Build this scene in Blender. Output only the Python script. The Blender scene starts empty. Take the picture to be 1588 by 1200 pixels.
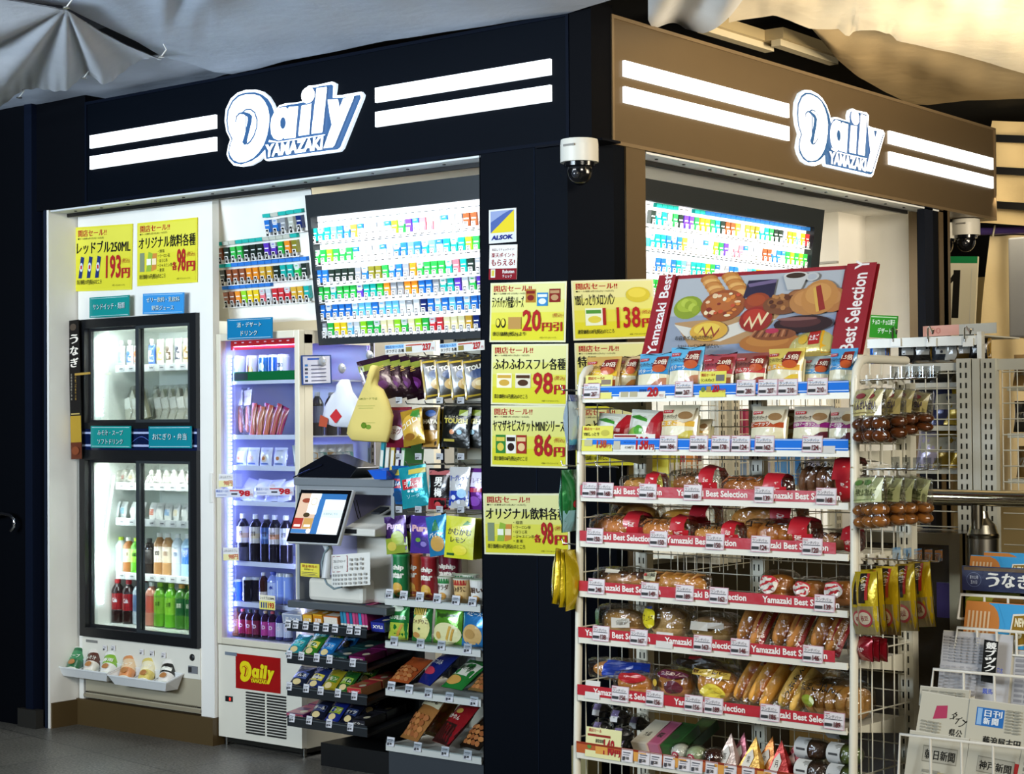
import bpy, math, random
from mathutils import Vector, Matrix
R = math.radians
rnd = random.Random(7)
scn = bpy.context.scene
COL = scn.collection
# ---------------------------------------------------------------- camera
CAM = Vector((4.1227, -5.4093, 1.514)); FPX = 2746.48
YAW, PITCH, ROLL = R(-38.6865), R(1.00962), R(-0.436476)
_f = Vector((math.sin(YAW)*math.cos(PITCH), math.cos(YAW)*math.cos(PITCH), math.sin(PITCH)))
_r = Vector((math.cos(YAW), -math.sin(YAW), 0)); _u = _r.cross(_f)
_r2 = _r*math.cos(ROLL)+_u*math.sin(ROLL); _u2 = -_r*math.sin(ROLL)+_u*math.cos(ROLL)
cd = bpy.data.cameras.new('camera'); cam = bpy.data.objects.new('camera', cd); COL.objects.link(cam)
cd.sensor_width = 36; cd.lens = FPX/1588*36; cd.clip_end = 60
cam.matrix_world = Matrix(((_r2.x, _u2.x, -_f.x, CAM.x), (_r2.y, _u2.y, -_f.y, CAM.y), (_r2.z, _u2.z, -_f.z, CAM.z), (0, 0, 0, 1)))
scn.camera = cam
# ---------------------------------------------------------------- world, light, exposure
vs = scn.view_settings; vs.view_transform = 'Standard'; vs.look = 'None'; vs.exposure = 0.0; vs.gamma = 1.0; vs.use_curve_mapping = False
w = bpy.data.worlds.new('night'); scn.world = w; w.use_nodes = True
w.node_tree.nodes['Background'].inputs[0].default_value = (0.55, 0.62, 0.8, 1); w.node_tree.nodes['Background'].inputs[1].default_value = 0.02
def area(name, loc, target, sx, sy, power, col, spread=180):
    l = bpy.data.lights.new(name, 'AREA'); l.shape = 'RECTANGLE'; l.size = sx; l.size_y = sy; l.energy = power; l.color = col; l.spread = R(spread)
    o = bpy.data.objects.new(name, l); COL.objects.link(o); o.location = loc
    o.rotation_euler = (Vector(target)-Vector(loc)).to_track_quat('-Z', 'Y').to_euler(); return o
# station lighting behind and above the viewer, the warm lamps in the hall to the right, the kiosk's own ceiling panels
area('hall_light', (6.5, -4.2, 2.9), (1.4, -0.6, 1.1), 2.2, 1.2, 260, (1.0, 0.93, 0.80))
area('concourse_light', (-1.0, -5.5, 2.95), (-1.6, 0, 0.8), 3.0, 0.8, 100, (0.92, 0.96, 1.0))
area('tarp_fill_light', (-1.5, -5.8, 1.9), (-1.2, -.8, 3.2), 3.5, 0.6, 150, (0.70, 0.85, 1.0), 100)  # unseen bluish uplight, added to brighten the tarpaulins
area('warm_hall_lamp', (3.4, 1.2, 2.3), (1.6, 1.5, 3.3), 1.2, 1.2, 85, (1.0, 0.84, 0.62), 100)
area('warm_sign_lamp', (3.6, 0.2, 3.3), (0.19, 2.2, 2.7), 0.6, 1.6, 14, (1.0, 0.74, 0.42))
area('kiosk_ceiling_light', (-1.4, 1.2, 2.52), (-1.4, 1.2, 0), 2.2, 0.9, 85, (1.0, 0.99, 0.95))
area('far_hall_light', (.9, 4.2, 2.9), (.2, 5.6, 1.9), 2.4, 0.6, 32, (1.0, 0.85, 0.6))
scn.cycles.transparent_max_bounces = 12; scn.cycles.max_bounces = 6; scn.cycles.caustics_reflective = False; scn.cycles.caustics_refractive = False
# ---------------------------------------------------------------- pixel -> point on a real plane
def ray(px, py): return _r2*((px-794)/FPX) - _u2*((py-600)/FPX) + _f
def on(n, d0, px, py):
    v = ray(px, py); n = Vector(n); t = (d0-CAM.dot(n))/v.dot(n); return CAM+v*t
def oy(y, px, py): return on((0, 1, 0), y, px, py)
def ox(x, px, py): return on((1, 0, 0), x, px, py)
def oz(z, px, py): return on((0, 0, 1), z, px, py)
# ---------------------------------------------------------------- materials: one per finish, the colour is the thing's own
MATS = {}
def hexc(h):
    if isinstance(h, str):
        h = h.lstrip('#'); h = ''.join(q*2 for q in h) if len(h) == 3 else h; c = [int(h[i:i+2], 16)/255 for i in (0, 2, 4)]
        return tuple(x/12.92 if x <= .04045 else ((x+.055)/1.055)**2.4 for x in c)
    return tuple(h)
def finish(name, rough=.5, metal=0, spec=.5, coat=0, bump=0, bscale=40, var=.06, emit=0, alpha=1, nscale=6):
    m = bpy.data.materials.new(name); m.use_nodes = True; nt = m.node_tree; b = nt.nodes['Principled BSDF']
    a = nt.nodes.new('ShaderNodeVertexColor'); a.layer_name = 'Col'
    tc = nt.nodes.new('ShaderNodeTexCoord'); n = nt.nodes.new('ShaderNodeTexNoise'); n.inputs['Scale'].default_value = nscale; n.inputs['Detail'].default_value = 4
    nt.links.new(tc.outputs['Object'], n.inputs['Vector'])
    mr = nt.nodes.new('ShaderNodeMapRange'); mr.inputs[3].default_value = 1-var; mr.inputs[4].default_value = 1+var
    nt.links.new(n.outputs['Fac'], mr.inputs[0])
    mx = nt.nodes.new('ShaderNodeVectorMath'); mx.operation = 'SCALE'
    nt.links.new(a.outputs['Color'], mx.inputs[0]); nt.links.new(mr.outputs[0], mx.inputs['Scale'])
    nt.links.new(mx.outputs[0], b.inputs['Base Color'])
    b.inputs['Roughness'].default_value = rough; b.inputs['Metallic'].default_value = metal; b.inputs['Specular IOR Level'].default_value = spec
    b.inputs['Coat Weight'].default_value = coat; b.inputs['Coat Roughness'].default_value = .08
    b.inputs['Alpha'].default_value = alpha
    if emit:
        nt.links.new(a.outputs['Color'], b.inputs['Emission Color']); b.inputs['Emission Strength'].default_value = emit
    if bump:
        n2 = nt.nodes.new('ShaderNodeTexNoise'); n2.inputs['Scale'].default_value = bscale; n2.inputs['Detail'].default_value = 5
        nt.links.new(tc.outputs['Object'], n2.inputs['Vector'])
        bp = nt.nodes.new('ShaderNodeBump'); bp.inputs['Strength'].default_value = bump; bp.inputs['Distance'].default_value = .01
        nt.links.new(n2.outputs['Fac'], bp.inputs['Height']); nt.links.new(bp.outputs[0], b.inputs['Normal'])
    MATS[name] = m; return m
finish('matte', .75, spec=.25); finish('satin', .4); finish('gloss', .15, coat=.3, var=.03)
finish('foil', .24, .35, coat=.5, bump=.35, bscale=28, var=.05); finish('pack', .3, coat=.4, bump=.12, bscale=30, var=.03)
finish('paper', .8, spec=.2, var=.03); finish('navy', .6, spec=.06, var=.05); finish('brownish', .38, .55, var=.05, nscale=3)
finish('metal', .28, 1, var=.05); finish('chrome', .12, 1, var=.02); finish('white_metal', .35, spec=.5, var=.03)
finish('cloth', .85, spec=.1, bump=.5, bscale=9, var=.12, nscale=2.5); finish('bread', .55, spec=.4, bump=.3, bscale=60, var=.3, nscale=14)
finish('glow', .5, emit=1.0, var=0); finish('sign_glow', .5, emit=1.12, var=0); finish('rack_glow', .5, emit=1.15, var=0); finish('led', .5, emit=9, var=0)
finish('screen', .2, emit=.75, var=0); finish('plastic_bag', .35, spec=.5, bump=.4, bscale=14, var=.05, alpha=.75); finish('backlit', .4, emit=.5, var=0)
def clear(name, tint, amount, rough=.05, bump=0, bscale=25):
    m = bpy.data.materials.new(name); m.use_nodes = True; nt = m.node_tree; nt.nodes.remove(nt.nodes['Principled BSDF'])
    t = nt.nodes.new('ShaderNodeBsdfTransparent'); t.inputs[0].default_value = (*tint, 1)
    g = nt.nodes.new('ShaderNodeBsdfGlossy'); g.inputs['Roughness'].default_value = rough
    fr = nt.nodes.new('ShaderNodeLayerWeight'); fr.inputs[0].default_value = .25
    mr = nt.nodes.new('ShaderNodeMapRange'); mr.inputs[3].default_value = amount; mr.inputs[4].default_value = min(1, amount+.5)
    nt.links.new(fr.outputs['Fresnel'], mr.inputs[0])
    mx = nt.nodes.new('ShaderNodeMixShader'); nt.links.new(mr.outputs[0], mx.inputs[0]); nt.links.new(t.outputs[0], mx.inputs[1]); nt.links.new(g.outputs[0], mx.inputs[2])
    nt.links.new(mx.outputs[0], nt.nodes['Material Output'].inputs[0])
    if bump:
        tc = nt.nodes.new('ShaderNodeTexCoord'); n2 = nt.nodes.new('ShaderNodeTexNoise'); n2.inputs['Scale'].default_value = bscale; n2.inputs['Detail'].default_value = 3
        nt.links.new(tc.outputs['Object'], n2.inputs['Vector'])
        bp = nt.nodes.new('ShaderNodeBump'); bp.inputs['Strength'].default_value = bump; bp.inputs['Distance'].default_value = .02
        nt.links.new(n2.outputs['Fac'], bp.inputs['Height']); nt.links.new(bp.outputs[0], g.inputs['Normal']); nt.links.new(bp.outputs[0], fr.inputs['Normal'])
    MATS[name] = m
clear('glass', (.97, .99, .99), .04); clear('film', (.95, .95, .93), .10, .12, 1.0, 30); clear('acrylic', (.93, .96, .97), .08)
clear('liquid_clear', (.86, .93, .95), .18, .05)
def floor_mat():
    m = bpy.data.materials.new('granite_tile'); m.use_nodes = True; nt = m.node_tree; b = nt.nodes['Principled BSDF']
    tc = nt.nodes.new('ShaderNodeTexCoord'); mp = nt.nodes.new('ShaderNodeMapping'); nt.links.new(tc.outputs['Object'], mp.inputs[0]); mp.inputs['Rotation'].default_value = (0, 0, R(8))
    br = nt.nodes.new('ShaderNodeTexBrick'); br.offset = 0; br.inputs['Scale'].default_value = 1; br.inputs['Brick Width'].default_value = .6; br.inputs['Row Height'].default_value = .6; br.inputs['Mortar Size'].default_value = .004
    br.inputs['Color1'].default_value = (.125, .118, .10, 1); br.inputs['Color2'].default_value = (.10, .096, .083, 1); br.inputs['Mortar'].default_value = (.03, .03, .03, 1)
    nt.links.new(mp.outputs[0], br.inputs['Vector'])
    n = nt.nodes.new('ShaderNodeTexNoise'); n.inputs['Scale'].default_value = 90; n.inputs['Detail'].default_value = 6
    nt.links.new(tc.outputs['Object'], n.inputs['Vector'])
    mr = nt.nodes.new('ShaderNodeMapRange'); mr.inputs[1].default_value = .35; mr.inputs[2].default_value = .65; mr.inputs[3].default_value = .35; mr.inputs[4].default_value = 1.8
    nt.links.new(n.outputs['Fac'], mr.inputs[0])
    n3 = nt.nodes.new('ShaderNodeTexNoise'); n3.inputs['Scale'].default_value = 2.2; nt.links.new(tc.outputs['Object'], n3.inputs['Vector'])
    mr3 = nt.nodes.new('ShaderNodeMapRange'); mr3.inputs[3].default_value = .6; mr3.inputs[4].default_value = 1.3; nt.links.new(n3.outputs['Fac'], mr3.inputs[0])
    mm = nt.nodes.new('ShaderNodeMath'); mm.operation = 'MULTIPLY'; nt.links.new(mr.outputs[0], mm.inputs[0]); nt.links.new(mr3.outputs[0], mm.inputs[1])
    mx = nt.nodes.new('ShaderNodeVectorMath'); mx.operation = 'SCALE'; nt.links.new(br.outputs['Color'], mx.inputs[0]); nt.links.new(mm.outputs[0], mx.inputs['Scale'])
    nt.links.new(mx.outputs[0], b.inputs['Base Color']); b.inputs['Roughness'].default_value = .38
    MATS['granite'] = m
floor_mat()
# ---------------------------------------------------------------- mesh builder
_tc = {}
def text_mesh(s, bold):
    k = (s, bold)
    if k not in _tc:
        cu = bpy.data.curves.new('t', 'FONT'); cu.body = s; cu.size = 1; cu.offset = bold; cu.resolution_u = 2
        o = bpy.data.objects.new('t', cu); COL.objects.link(o)
        dg = bpy.context.evaluated_depsgraph_get(); me = o.evaluated_get(dg).to_mesh()
        vs_ = [(v.co.x, v.co.y) for v in me.vertices]; fs = [tuple(p.vertices) for p in me.polygons]
        o.evaluated_get(dg).to_mesh_clear(); bpy.data.objects.remove(o); bpy.data.curves.remove(cu)
        if vs_:
            x0 = min(v[0] for v in vs_); x1 = max(v[0] for v in vs_); y0 = min(v[1] for v in vs_); y1 = max(v[1] for v in vs_)
            vs_ = [((x-x0), (y-y0)) for x, y in vs_]
        else: x0 = x1 = y0 = y1 = 0
        _tc[k] = (vs_, fs, x1-x0, y1-y0)
    return _tc[k]
class MB:
    def __init__(s): s.v = []; s.f = []; s.c = []; s.m = []; s.sm = []
    def add(s, vs_, fs, col, mat='satin', smooth=False):
        n = len(s.v); s.v += [tuple(v) for v in vs_]; col = hexc(col)
        for f in fs: s.f.append(tuple(i+n for i in f)); s.c.append(col); s.m.append(mat); s.sm.append(smooth)
        return s
    def box(s, a, b, col, mat='satin', fr=None):
        x0, y0, z0 = a; x1, y1, z1 = b
        vs_ = [(x, y, z) for z in (z0, z1) for y in (y0, y1) for x in (x0, x1)]
        if fr: vs_ = [fr(*v) for v in vs_]
        return s.add(vs_, [(0, 2, 3, 1), (4, 5, 7, 6), (0, 1, 5, 4), (2, 6, 7, 3), (0, 4, 6, 2), (1, 3, 7, 5)], col, mat)
    def bar(s, p0, p1, wd, col, mat='satin', th=None):
        p0 = Vector(p0); p1 = Vector(p1); d = (p1-p0).normalized(); up = Vector((0, 0, 1)) if abs(d.z) < .95 else Vector((0, 1, 0))
        a = d.cross(up).normalized()*wd/2; b = a.cross(d).normalized()*(th or wd)/2
        vs_ = [p+i*a+j*b for p in (p0, p1) for i, j in ((-1, -1), (1, -1), (1, 1), (-1, 1))]
        return s.add(vs_, [(0, 1, 2, 3), (7, 6, 5, 4), (0, 4, 5, 1), (1, 5, 6, 2), (2, 6, 7, 3), (3, 7, 4, 0)], col, mat)
    def tube(s, pts, r, col, mat='satin', n=6, caps=True):
        pts = [Vector(p) for p in pts]; vs_ = []; k = len(pts); rr = r if isinstance(r, (list, tuple)) else [r]*k
        up = None
        for i, p in enumerate(pts):
            d = (pts[min(i+1, k-1)]-pts[max(i-1, 0)]).normalized()
            if up is None: up = Vector((0, 0, 1)) if abs(d.z) < .9 else Vector((1, 0, 0))
            a = d.cross(up).normalized(); b = a.cross(d).normalized(); up = b
            for j in range(n):
                t = 2*math.pi*j/n; vs_.append(p+(a*math.cos(t)+b*math.sin(t))*rr[i])
        fs = [(i*n+j, i*n+(j+1) % n, (i+1)*n+(j+1) % n, (i+1)*n+j) for i in range(k-1) for j in range(n)]
        s.add(vs_, fs, col, mat, True)
        if caps: s.add(vs_[:n]+vs_[-n:], [tuple(range(n)), tuple(range(2*n-1, n-1, -1))], col, mat)
        return s
    def lathe(s, prof, c=(0, 0, 0), n=16, mat='gloss', sy=1):
        # prof: (r, z, colour) rings from the bottom up; the colour is that of the band above the ring
        rings = []
        for r, z, *_ in prof: rings.append([(c[0]+r*math.cos(2*math.pi*j/n), c[1]+sy*r*math.sin(2*math.pi*j/n), c[2]+z) for j in range(n)])
        for i in range(len(prof)-1):
            p = prof[i]; m = p[3] if len(p) > 3 else mat
            s.add(rings[i]+rings[i+1], [(j, (j+1) % n, n+(j+1) % n, n+j) for j in range(n)], p[2], m, True)
        s.add(rings[0], [tuple(range(n-1, -1, -1))], prof[0][2], mat); s.add(rings[-1], [tuple(range(n))], prof[-1][2], prof[-1][3] if len(prof[-1]) > 3 else mat)
        return s
    def grid(s, fn, nu, nv, col, mat='satin', smooth=True, wrap=False):
        vs_ = [fn(i/nu, j/nv) for j in range(nv+1) for i in range(nu+1)]
        fs = [(j*(nu+1)+i, j*(nu+1)+i+1, (j+1)*(nu+1)+i+1, (j+1)*(nu+1)+i) for j in range(nv) for i in range(nu)]
        if callable(col):
            n = len(s.v); s.v += [tuple(v) for v in vs_]
            for q, f in enumerate(fs):
                i = q % nu; j = q//nu
                s.f.append(tuple(k+n for k in f)); s.c.append(hexc(col((i+.5)/nu, (j+.5)/nv))); s.m.append(mat); s.sm.append(smooth)
            return s
        return s.add(vs_, fs, col, mat, smooth)
    def blob(s, c, r, col, mat='bread', nu=14, nv=9, p=1.0, fr=None, lump=0):
        # an ellipsoid; col may be a colour or fn(t) with t the height 0..1
        cx, cy, cz = c; rx, ry, rz = r; sd = rnd.random()*9
        def fn(u, v):
            a = 2*math.pi*u; b = math.pi*(v-.5); ca = math.copysign(abs(math.cos(b))**p, math.cos(b))
            l = 1+lump*math.sin(3*a+sd)*math.cos(2*b+sd*2)
            q = (cx+rx*ca*math.cos(a)*l, cy+ry*ca*math.sin(a)*l, cz+rz*math.sin(b)*l)
            return fr(*q) if fr else q
        return s.grid(fn, nu, nv, (lambda u, v: col(v)) if callable(col) else col, mat)
    def patch(s, pts, fn, w, h, z, col, m, n=9):
        # a flat outline laid on a curved surface, cut along a grid so that it follows the curve
        def clip(P, ax, lim, sg):
            o = []
            for i in range(len(P)):
                a, b = P[i-1], P[i]; ia, ib = (a[ax]-lim)*sg <= 0, (b[ax]-lim)*sg <= 0
                if ia != ib:
                    t = (lim-a[ax])/(b[ax]-a[ax]); o.append((a[0]+(b[0]-a[0])*t, a[1]+(b[1]-a[1])*t))
                if ib: o.append(b)
            return o
        xs = [p[0] for p in pts]; ys = [p[1] for p in pts]; x0, x1, y0, y1 = min(xs), max(xs), min(ys), max(ys)
        nx = max(1, min(n, int((x1-x0)*n+1))); ny = max(1, min(n, int((y1-y0)*n+1)))
        for j in range(ny):
            R_ = clip(clip(pts, 1, y0+(y1-y0)*(j+1)/ny, 1), 1, y0+(y1-y0)*j/ny, -1)
            if len(R_) < 3: continue
            for i in range(nx):
                Q = clip(clip(R_, 0, x0+(x1-x0)*(i+1)/nx, 1), 0, x0+(x1-x0)*i/nx, -1)
                if len(Q) > 2: s.add([fn(x*w, y*h, z) for x, y in Q], [tuple(range(len(Q)))], col, m)
    def draw(s, spec, fn, w=1, h=1, mat='paper', z0=0.0003, dz=0.00025, curved=False):
        # flat print laid on a surface: fn(x, y, lift) -> point; spec in 0..1 of w x h
        z = z0
        for it in spec:
            k = it[0]; z += dz
            if k == 'r':
                _, x0, y0, x1, y1, col = it[:6]; m = it[6] if len(it) > 6 else mat
                nx = max(1, min(6, int((x1-x0)*6))); ny = max(1, min(6, int((y1-y0)*6)))
                s.grid(lambda u, v: fn((x0+(x1-x0)*u)*w, (y0+(y1-y0)*v)*h, z), nx, ny, col, m, False)
            elif k == 'e':
                _, cx, cy, rx, ry, col = it[:6]; m = it[6] if len(it) > 6 else mat; n = 18
                if curved and rx+ry > .2: s.patch([(cx+rx*math.cos(2*math.pi*i/20), cy+ry*math.sin(2*math.pi*i/20)) for i in range(20)], fn, w, h, z, col, m); continue
                vs_ = [fn(cx*w, cy*h, z)]
                for q in (.55, 1): vs_ += [fn((cx+rx*q*math.cos(2*math.pi*i/n))*w, (cy+ry*q*math.sin(2*math.pi*i/n))*h, z) for i in range(n)]
                s.add(vs_, [(0, 1+i, 1+(i+1) % n) for i in range(n)]+[(1+i, 1+n+i, 1+n+(i+1) % n, 1+(i+1) % n) for i in range(n)], col, m)
            elif k == 'p':
                _, pts, col = it[:3]; m = it[3] if len(it) > 3 else mat
                if curved: s.patch(list(pts), fn, w, h, z, col, m); continue
                s.add([fn(x*w, y*h, z) for x, y in pts], [tuple(range(len(pts)))], col, m)
            elif k == 't':
                _, st, x, y, hh, col = it[:6]; o = it[6] if len(it) > 6 else {}
                if not st: continue
                bb = o.get('b', .02); vs_, fs, tw, th = text_mesh(st, 0 if ord(max(st)) > 0x2e80 else bb)
                if not vs_: continue
                q = 0 if bb <= .025 or ord(max(st)) <= 0x2e80 else (min(bb, .045)*.7 if len(st) > 1 else .035)
                sc = hh*h/th; wx = tw*sc; mw = o.get('w')
                sx = sc*(mw*w/wx) if mw else sc
                rot = o.get('rot', 0); ca, sa = math.cos(R(rot)), math.sin(R(rot)); sk = o.get('sk', 0)
                X, Y = x*w, y*h
                for j in range(1 if not q else (3 if len(st) > 1 else 4)):
                    da, db, zz = q*j, q*.36*j, z+.00005*j
                    s.add([fn(X+((a+da)*sx+(b+db)*sc*sk)*ca-(b+db)*sc*sa, Y+((a+da)*sx+(b+db)*sc*sk)*sa+(b+db)*sc*ca, zz) for a, b in vs_], fs, col, o.get('m', mat))
        return s
    def build(s, name, parent=None, bevel=0, loc=None, rot=None):
        me = bpy.data.meshes.new(name); me.from_pydata(s.v, [], s.f)
        slots = []
        for m in s.m:
            if m not in slots: slots.append(m)
        for m in slots: me.materials.append(MATS[m])
        me.polygons.foreach_set('material_index', [slots.index(m) for m in s.m]); me.polygons.foreach_set('use_smooth', s.sm)
        ca = me.color_attributes.new('Col', 'FLOAT_COLOR', 'CORNER'); buf = []
        for f, c in zip(s.f, s.c): buf += [c[0], c[1], c[2], 1.0]*len(f)
        ca.data.foreach_set('color', buf); me.update()
        o = bpy.data.objects.new(name, me); COL.objects.link(o)
        if parent is not None: o.parent = parent
        if bevel:
            b = o.modifiers.new('Bevel', 'BEVEL'); b.width = bevel; b.segments = 2; b.limit_method = 'ANGLE'
        if loc is not None: o.location = loc
        if rot is not None: o.rotation_euler = rot
        return o
def tag(o, label, cat, group=None):
    o['label'] = label; o['category'] = cat
    if group: o['group'] = group
    return o
def thing(name, label, cat, loc=(0, 0, 0), rot=(0, 0, 0), group=None):
    o = bpy.data.objects.new(name, None); COL.objects.link(o); o.empty_display_size = .05
    o.location = loc; o.rotation_euler = rot; return tag(o, label, cat, group)
def structure(o): o['kind'] = 'structure'; return o
KIDS = {}
def copy_tree(o, parent=None):
    c = o.copy(); COL.objects.link(c); c.parent = parent
    for ch in list(o.children): copy_tree(ch, c)
    return c
def frame(o, ex, ey, ez=None):
    o = Vector(o); ex = Vector(ex).normalized(); ey = Vector(ey).normalized(); ez = Vector(ez).normalized() if ez else ex.cross(ey)
    return lambda x, y, z=0: o+ex*x+ey*y+ez*z
ORD = ['first', 'second', 'third', 'fourth', 'fifth', 'sixth', 'seventh', 'eighth', 'ninth', 'tenth', 'eleventh', 'twelfth', 'thirteenth', 'fourteenth', 'fifteenth', 'sixteenth', 'seventeenth', 'eighteenth', 'nineteenth', 'twentieth', 'twenty-first', 'twenty-second', 'twenty-third', 'twenty-fourth', 'twenty-fifth', 'twenty-sixth', 'twenty-seventh', 'twenty-eighth', 'twenty-ninth', 'thirtieth', 'thirty-first', 'thirty-second', 'thirty-third']
def put(o, loc, rot=(0, 0, 0)):
    o.location = loc; o.rotation_euler = tuple(R(a) for a in rot); return o
# ================================================================ the shop's sign, as outlines in the unit square
LO = [(.24,.979),(.29,.938),(.333,.862),(.364,.765),(.383,.676),(.411,.724),(.454,.735),(.538,.724),(.576,.726),(.57,.803),(.586,.874),(.622,.912),(.669,.903),(.69,.903),(.786,.912),(.813,.876),(.81,.815),(.802,.732),(.858,.721),(.879,.724),(.984,.724),(1.0,.682),(.994,.638),(.857,.056),(.836,.021),(.735,.021),(.317,.029),(.3,.053),(.297,.106),(.258,.044),(.2,.003),(.127,.0),(.068,.032),(.03,.115),(.014,.194),(.027,.309),(.042,.382),(.013,.494),(.0,.638),(.009,.791),(.048,.921),(.1,.982),(.166,1.0)]
LN = [(.235,.947),(.286,.9),(.329,.829),(.357,.741),(.377,.626),(.411,.7),(.468,.709),(.587,.709),(.583,.785),(.597,.856),(.629,.882),(.683,.874),(.694,.879),(.782,.876),(.795,.856),(.79,.706),(.872,.685),(.978,.688),(.981,.647),(.842,.074),(.823,.05),(.736,.053),(.314,.056),(.306,.179),(.295,.162),(.258,.103),(.207,.056),(.127,.029),(.075,.059),(.037,.132),(.028,.206),(.038,.306),(.055,.379),(.026,.488),(.015,.635),(.024,.774),(.061,.891),(.106,.95),(.166,.965)]
LD = [(.232,.935),(.276,.897),(.311,.818),(.336,.721),(.347,.606),(.342,.479),(.328,.356),(.303,.238),(.265,.144),(.222,.079),(.163,.041),(.112,.041),(.068,.085),(.038,.165),(.033,.229),(.045,.315),(.061,.376),(.031,.488),(.021,.632),(.03,.771),(.066,.885),(.111,.941),(.166,.956)]
LH = [(.137,.712),(.165,.747),(.203,.741),(.237,.685),(.256,.579),(.251,.479),(.229,.368),(.199,.297),(.173,.271),(.164,.453),(.165,.656)]
LI = [(.144,.709),(.169,.738),(.203,.732),(.233,.679),(.25,.582),(.247,.479),(.225,.374),(.196,.306),(.177,.282),(.169,.45),(.17,.656)]
LS = [(.09,.594),(.095,.671),(.12,.712),(.158,.709),(.198,.679),(.218,.635),(.211,.553),(.18,.344),(.173,.282),(.157,.276),(.142,.318),(.157,.388),(.184,.588),(.184,.632),(.158,.674),(.125,.694),(.102,.662),(.095,.591)]
La = [(.349,.476),(.357,.576),(.382,.656),(.418,.697),(.468,.694),(.482,.659),(.492,.688),(.562,.679),(.54,.262),(.455,.265),(.453,.297),(.438,.265),(.41,.259),(.374,.294),(.354,.362)]
Li = [(.58,.674),(.655,.682),(.652,.641),(.637,.274),(.558,.276),(.556,.309)]
Ll = [(.69,.871),(.765,.865),(.766,.841),(.732,.279),(.725,.268),(.651,.274),(.651,.309)]
Ly = [(.765,.694),(.838,.682),(.845,.644),(.851,.565),(.878,.674),(.895,.679),(.955,.682),(.951,.65),(.813,.079),(.8,.056),(.732,.059),(.794,.356),(.781,.479)]
LU = [(.353,.288),(.417,.25),(.753,.253),(.75,.241),(.42,.235),(.347,.262)]
def shr(P, k):
    cx = sum(a for a, b in P)/len(P); cy = sum(b for a, b in P)/len(P); return [(cx+(a-cx)*k, cy+(b-cy)*k) for a, b in P]
def logo_spec(white, dark, m, red=None):
    o = []
    if dark: o.append(('p', LO, white, m))
    if dark: o.append(('p', LN, dark, m))
    o += [('p', shr(LD, .965), white, m), ('p', LH, dark or red, m), ('p', shr(LI, .95), white, m), ('p', LS, dark or red, m), ('p', shr(La, .95), white, m), ('e', .446, .482, .020, .075, dark or red, m),
          ('p', shr(Li, .95), white, m), ('e', .629, .785, .048, .105, white, m), ('p', shr(Ll, .95), white, m), ('p', shr(Ly, .95), white, m), ('p', LU, white, m),
          ('t', 'YAMAZAKI', .318, .068, .165, white, {'w': .415, 'b': .05, 'm': m, 'sk': .12})]
    return o
NAVY = '#02060e'; BRN = (.155, .108, .056); WHT = '#e4e2da'  # right fascia and its strips get a satin brown
# ================================================================ setting
H = 2.564
structure(MB().box((-7, -7, -.05), (9, 8, 0), '#4a483f', 'granite').build('floor'))
structure(MB().box((-6, -.02, 0), (-3.30, .3, 3.4), '#05070c', 'navy').box((-3.30, -.03, 0), (-3.24, .05, 3.4), '#0c1322', 'navy').box((-3.24, .03, 0), (-3.185, .3, 3.4), '#05070c', 'navy').box((-3.34, -.05, 0), (-3.19, -.005, .09), '#2b2a27', 'navy').build('wall_left'))
structure(MB().box((-3.185, .0, 0), (-3.165, .3, H), '#1b2230', 'navy').box((-3.165, .004, 0), (-3.150, .30, H), WHT, 'matte').build('trim_1'))
structure(MB().box((-3.2, .02, H), (.06, 3.2, H+.04), WHT, 'matte').build('ceiling'))
structure(MB().box((-6, -.02, 3.4), (9, 8, 3.45), '#08090b', 'matte').build('ceiling_void'))
structure(MB().box((-3.25, .0, H), (-2.853, .12, 3.2), '#05070c', 'navy').box((.06, .36, H), (.185, 3.1, H+.04), '#b0a898', 'matte').build('trim_10'))
structure(MB().box((-3.2, 3.05, 0), (.189, 3.1, H), WHT, 'matte').build('wall_back'))
structure(MB().box((-3.12, .95, 0), (-1.45, 1.0, H), '#dcd6c2', 'matte').build('wall_inner'))
structure(MB().box((-.6, 2.75, 0), (-.25, 3.05, H), WHT, 'matte').box((-.6, 2.73, 2.3), (-.25, 2.75, 2.31), '#9a9890').build('trim_2'))
# shutter soffit: bright metal strip with screws, black slot, white boards (left side, then right side)
s = MB(); s.box((-3.13, .0, H-.012), (-.36, .10, H-.004), '#c9ced0', 'white_metal'); s.box((-3.13, .10, H-.03), (-.36, .115, H-.004), '#050505'); s.box((-3.13, .15, H-.02), (-.36, .16, H-.004), '#101010')
s.box((-3.13, .115, H-.02), (-.36, .15, H-.01), '#b8bab8', 'satin')
for i in range(14): s.box((-3.0+i*.2, .045, H-.016), (-2.99+i*.2, .055, H-.01), '#222222')
structure(s.build('trim_3'))
s = MB(); s.box((.09, .36, H-.012), (.189, 3.05, H-.004), '#c9ced0', 'white_metal'); s.box((.075, .36, H-.03), (.09, 2.85, H-.004), '#050505'); s.box((.03, .36, H-.02), (.04, 2.85, H-.004), '#101010'); s.box((.04, .36, H-.02), (.075, 2.85, H-.01), '#b8bab8')
for i in range(12): s.box((.135, .5+i*.2, H-.016), (.145, .51+i*.2, H-.01), '#222222')
structure(s.build('trim_4'))
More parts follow.
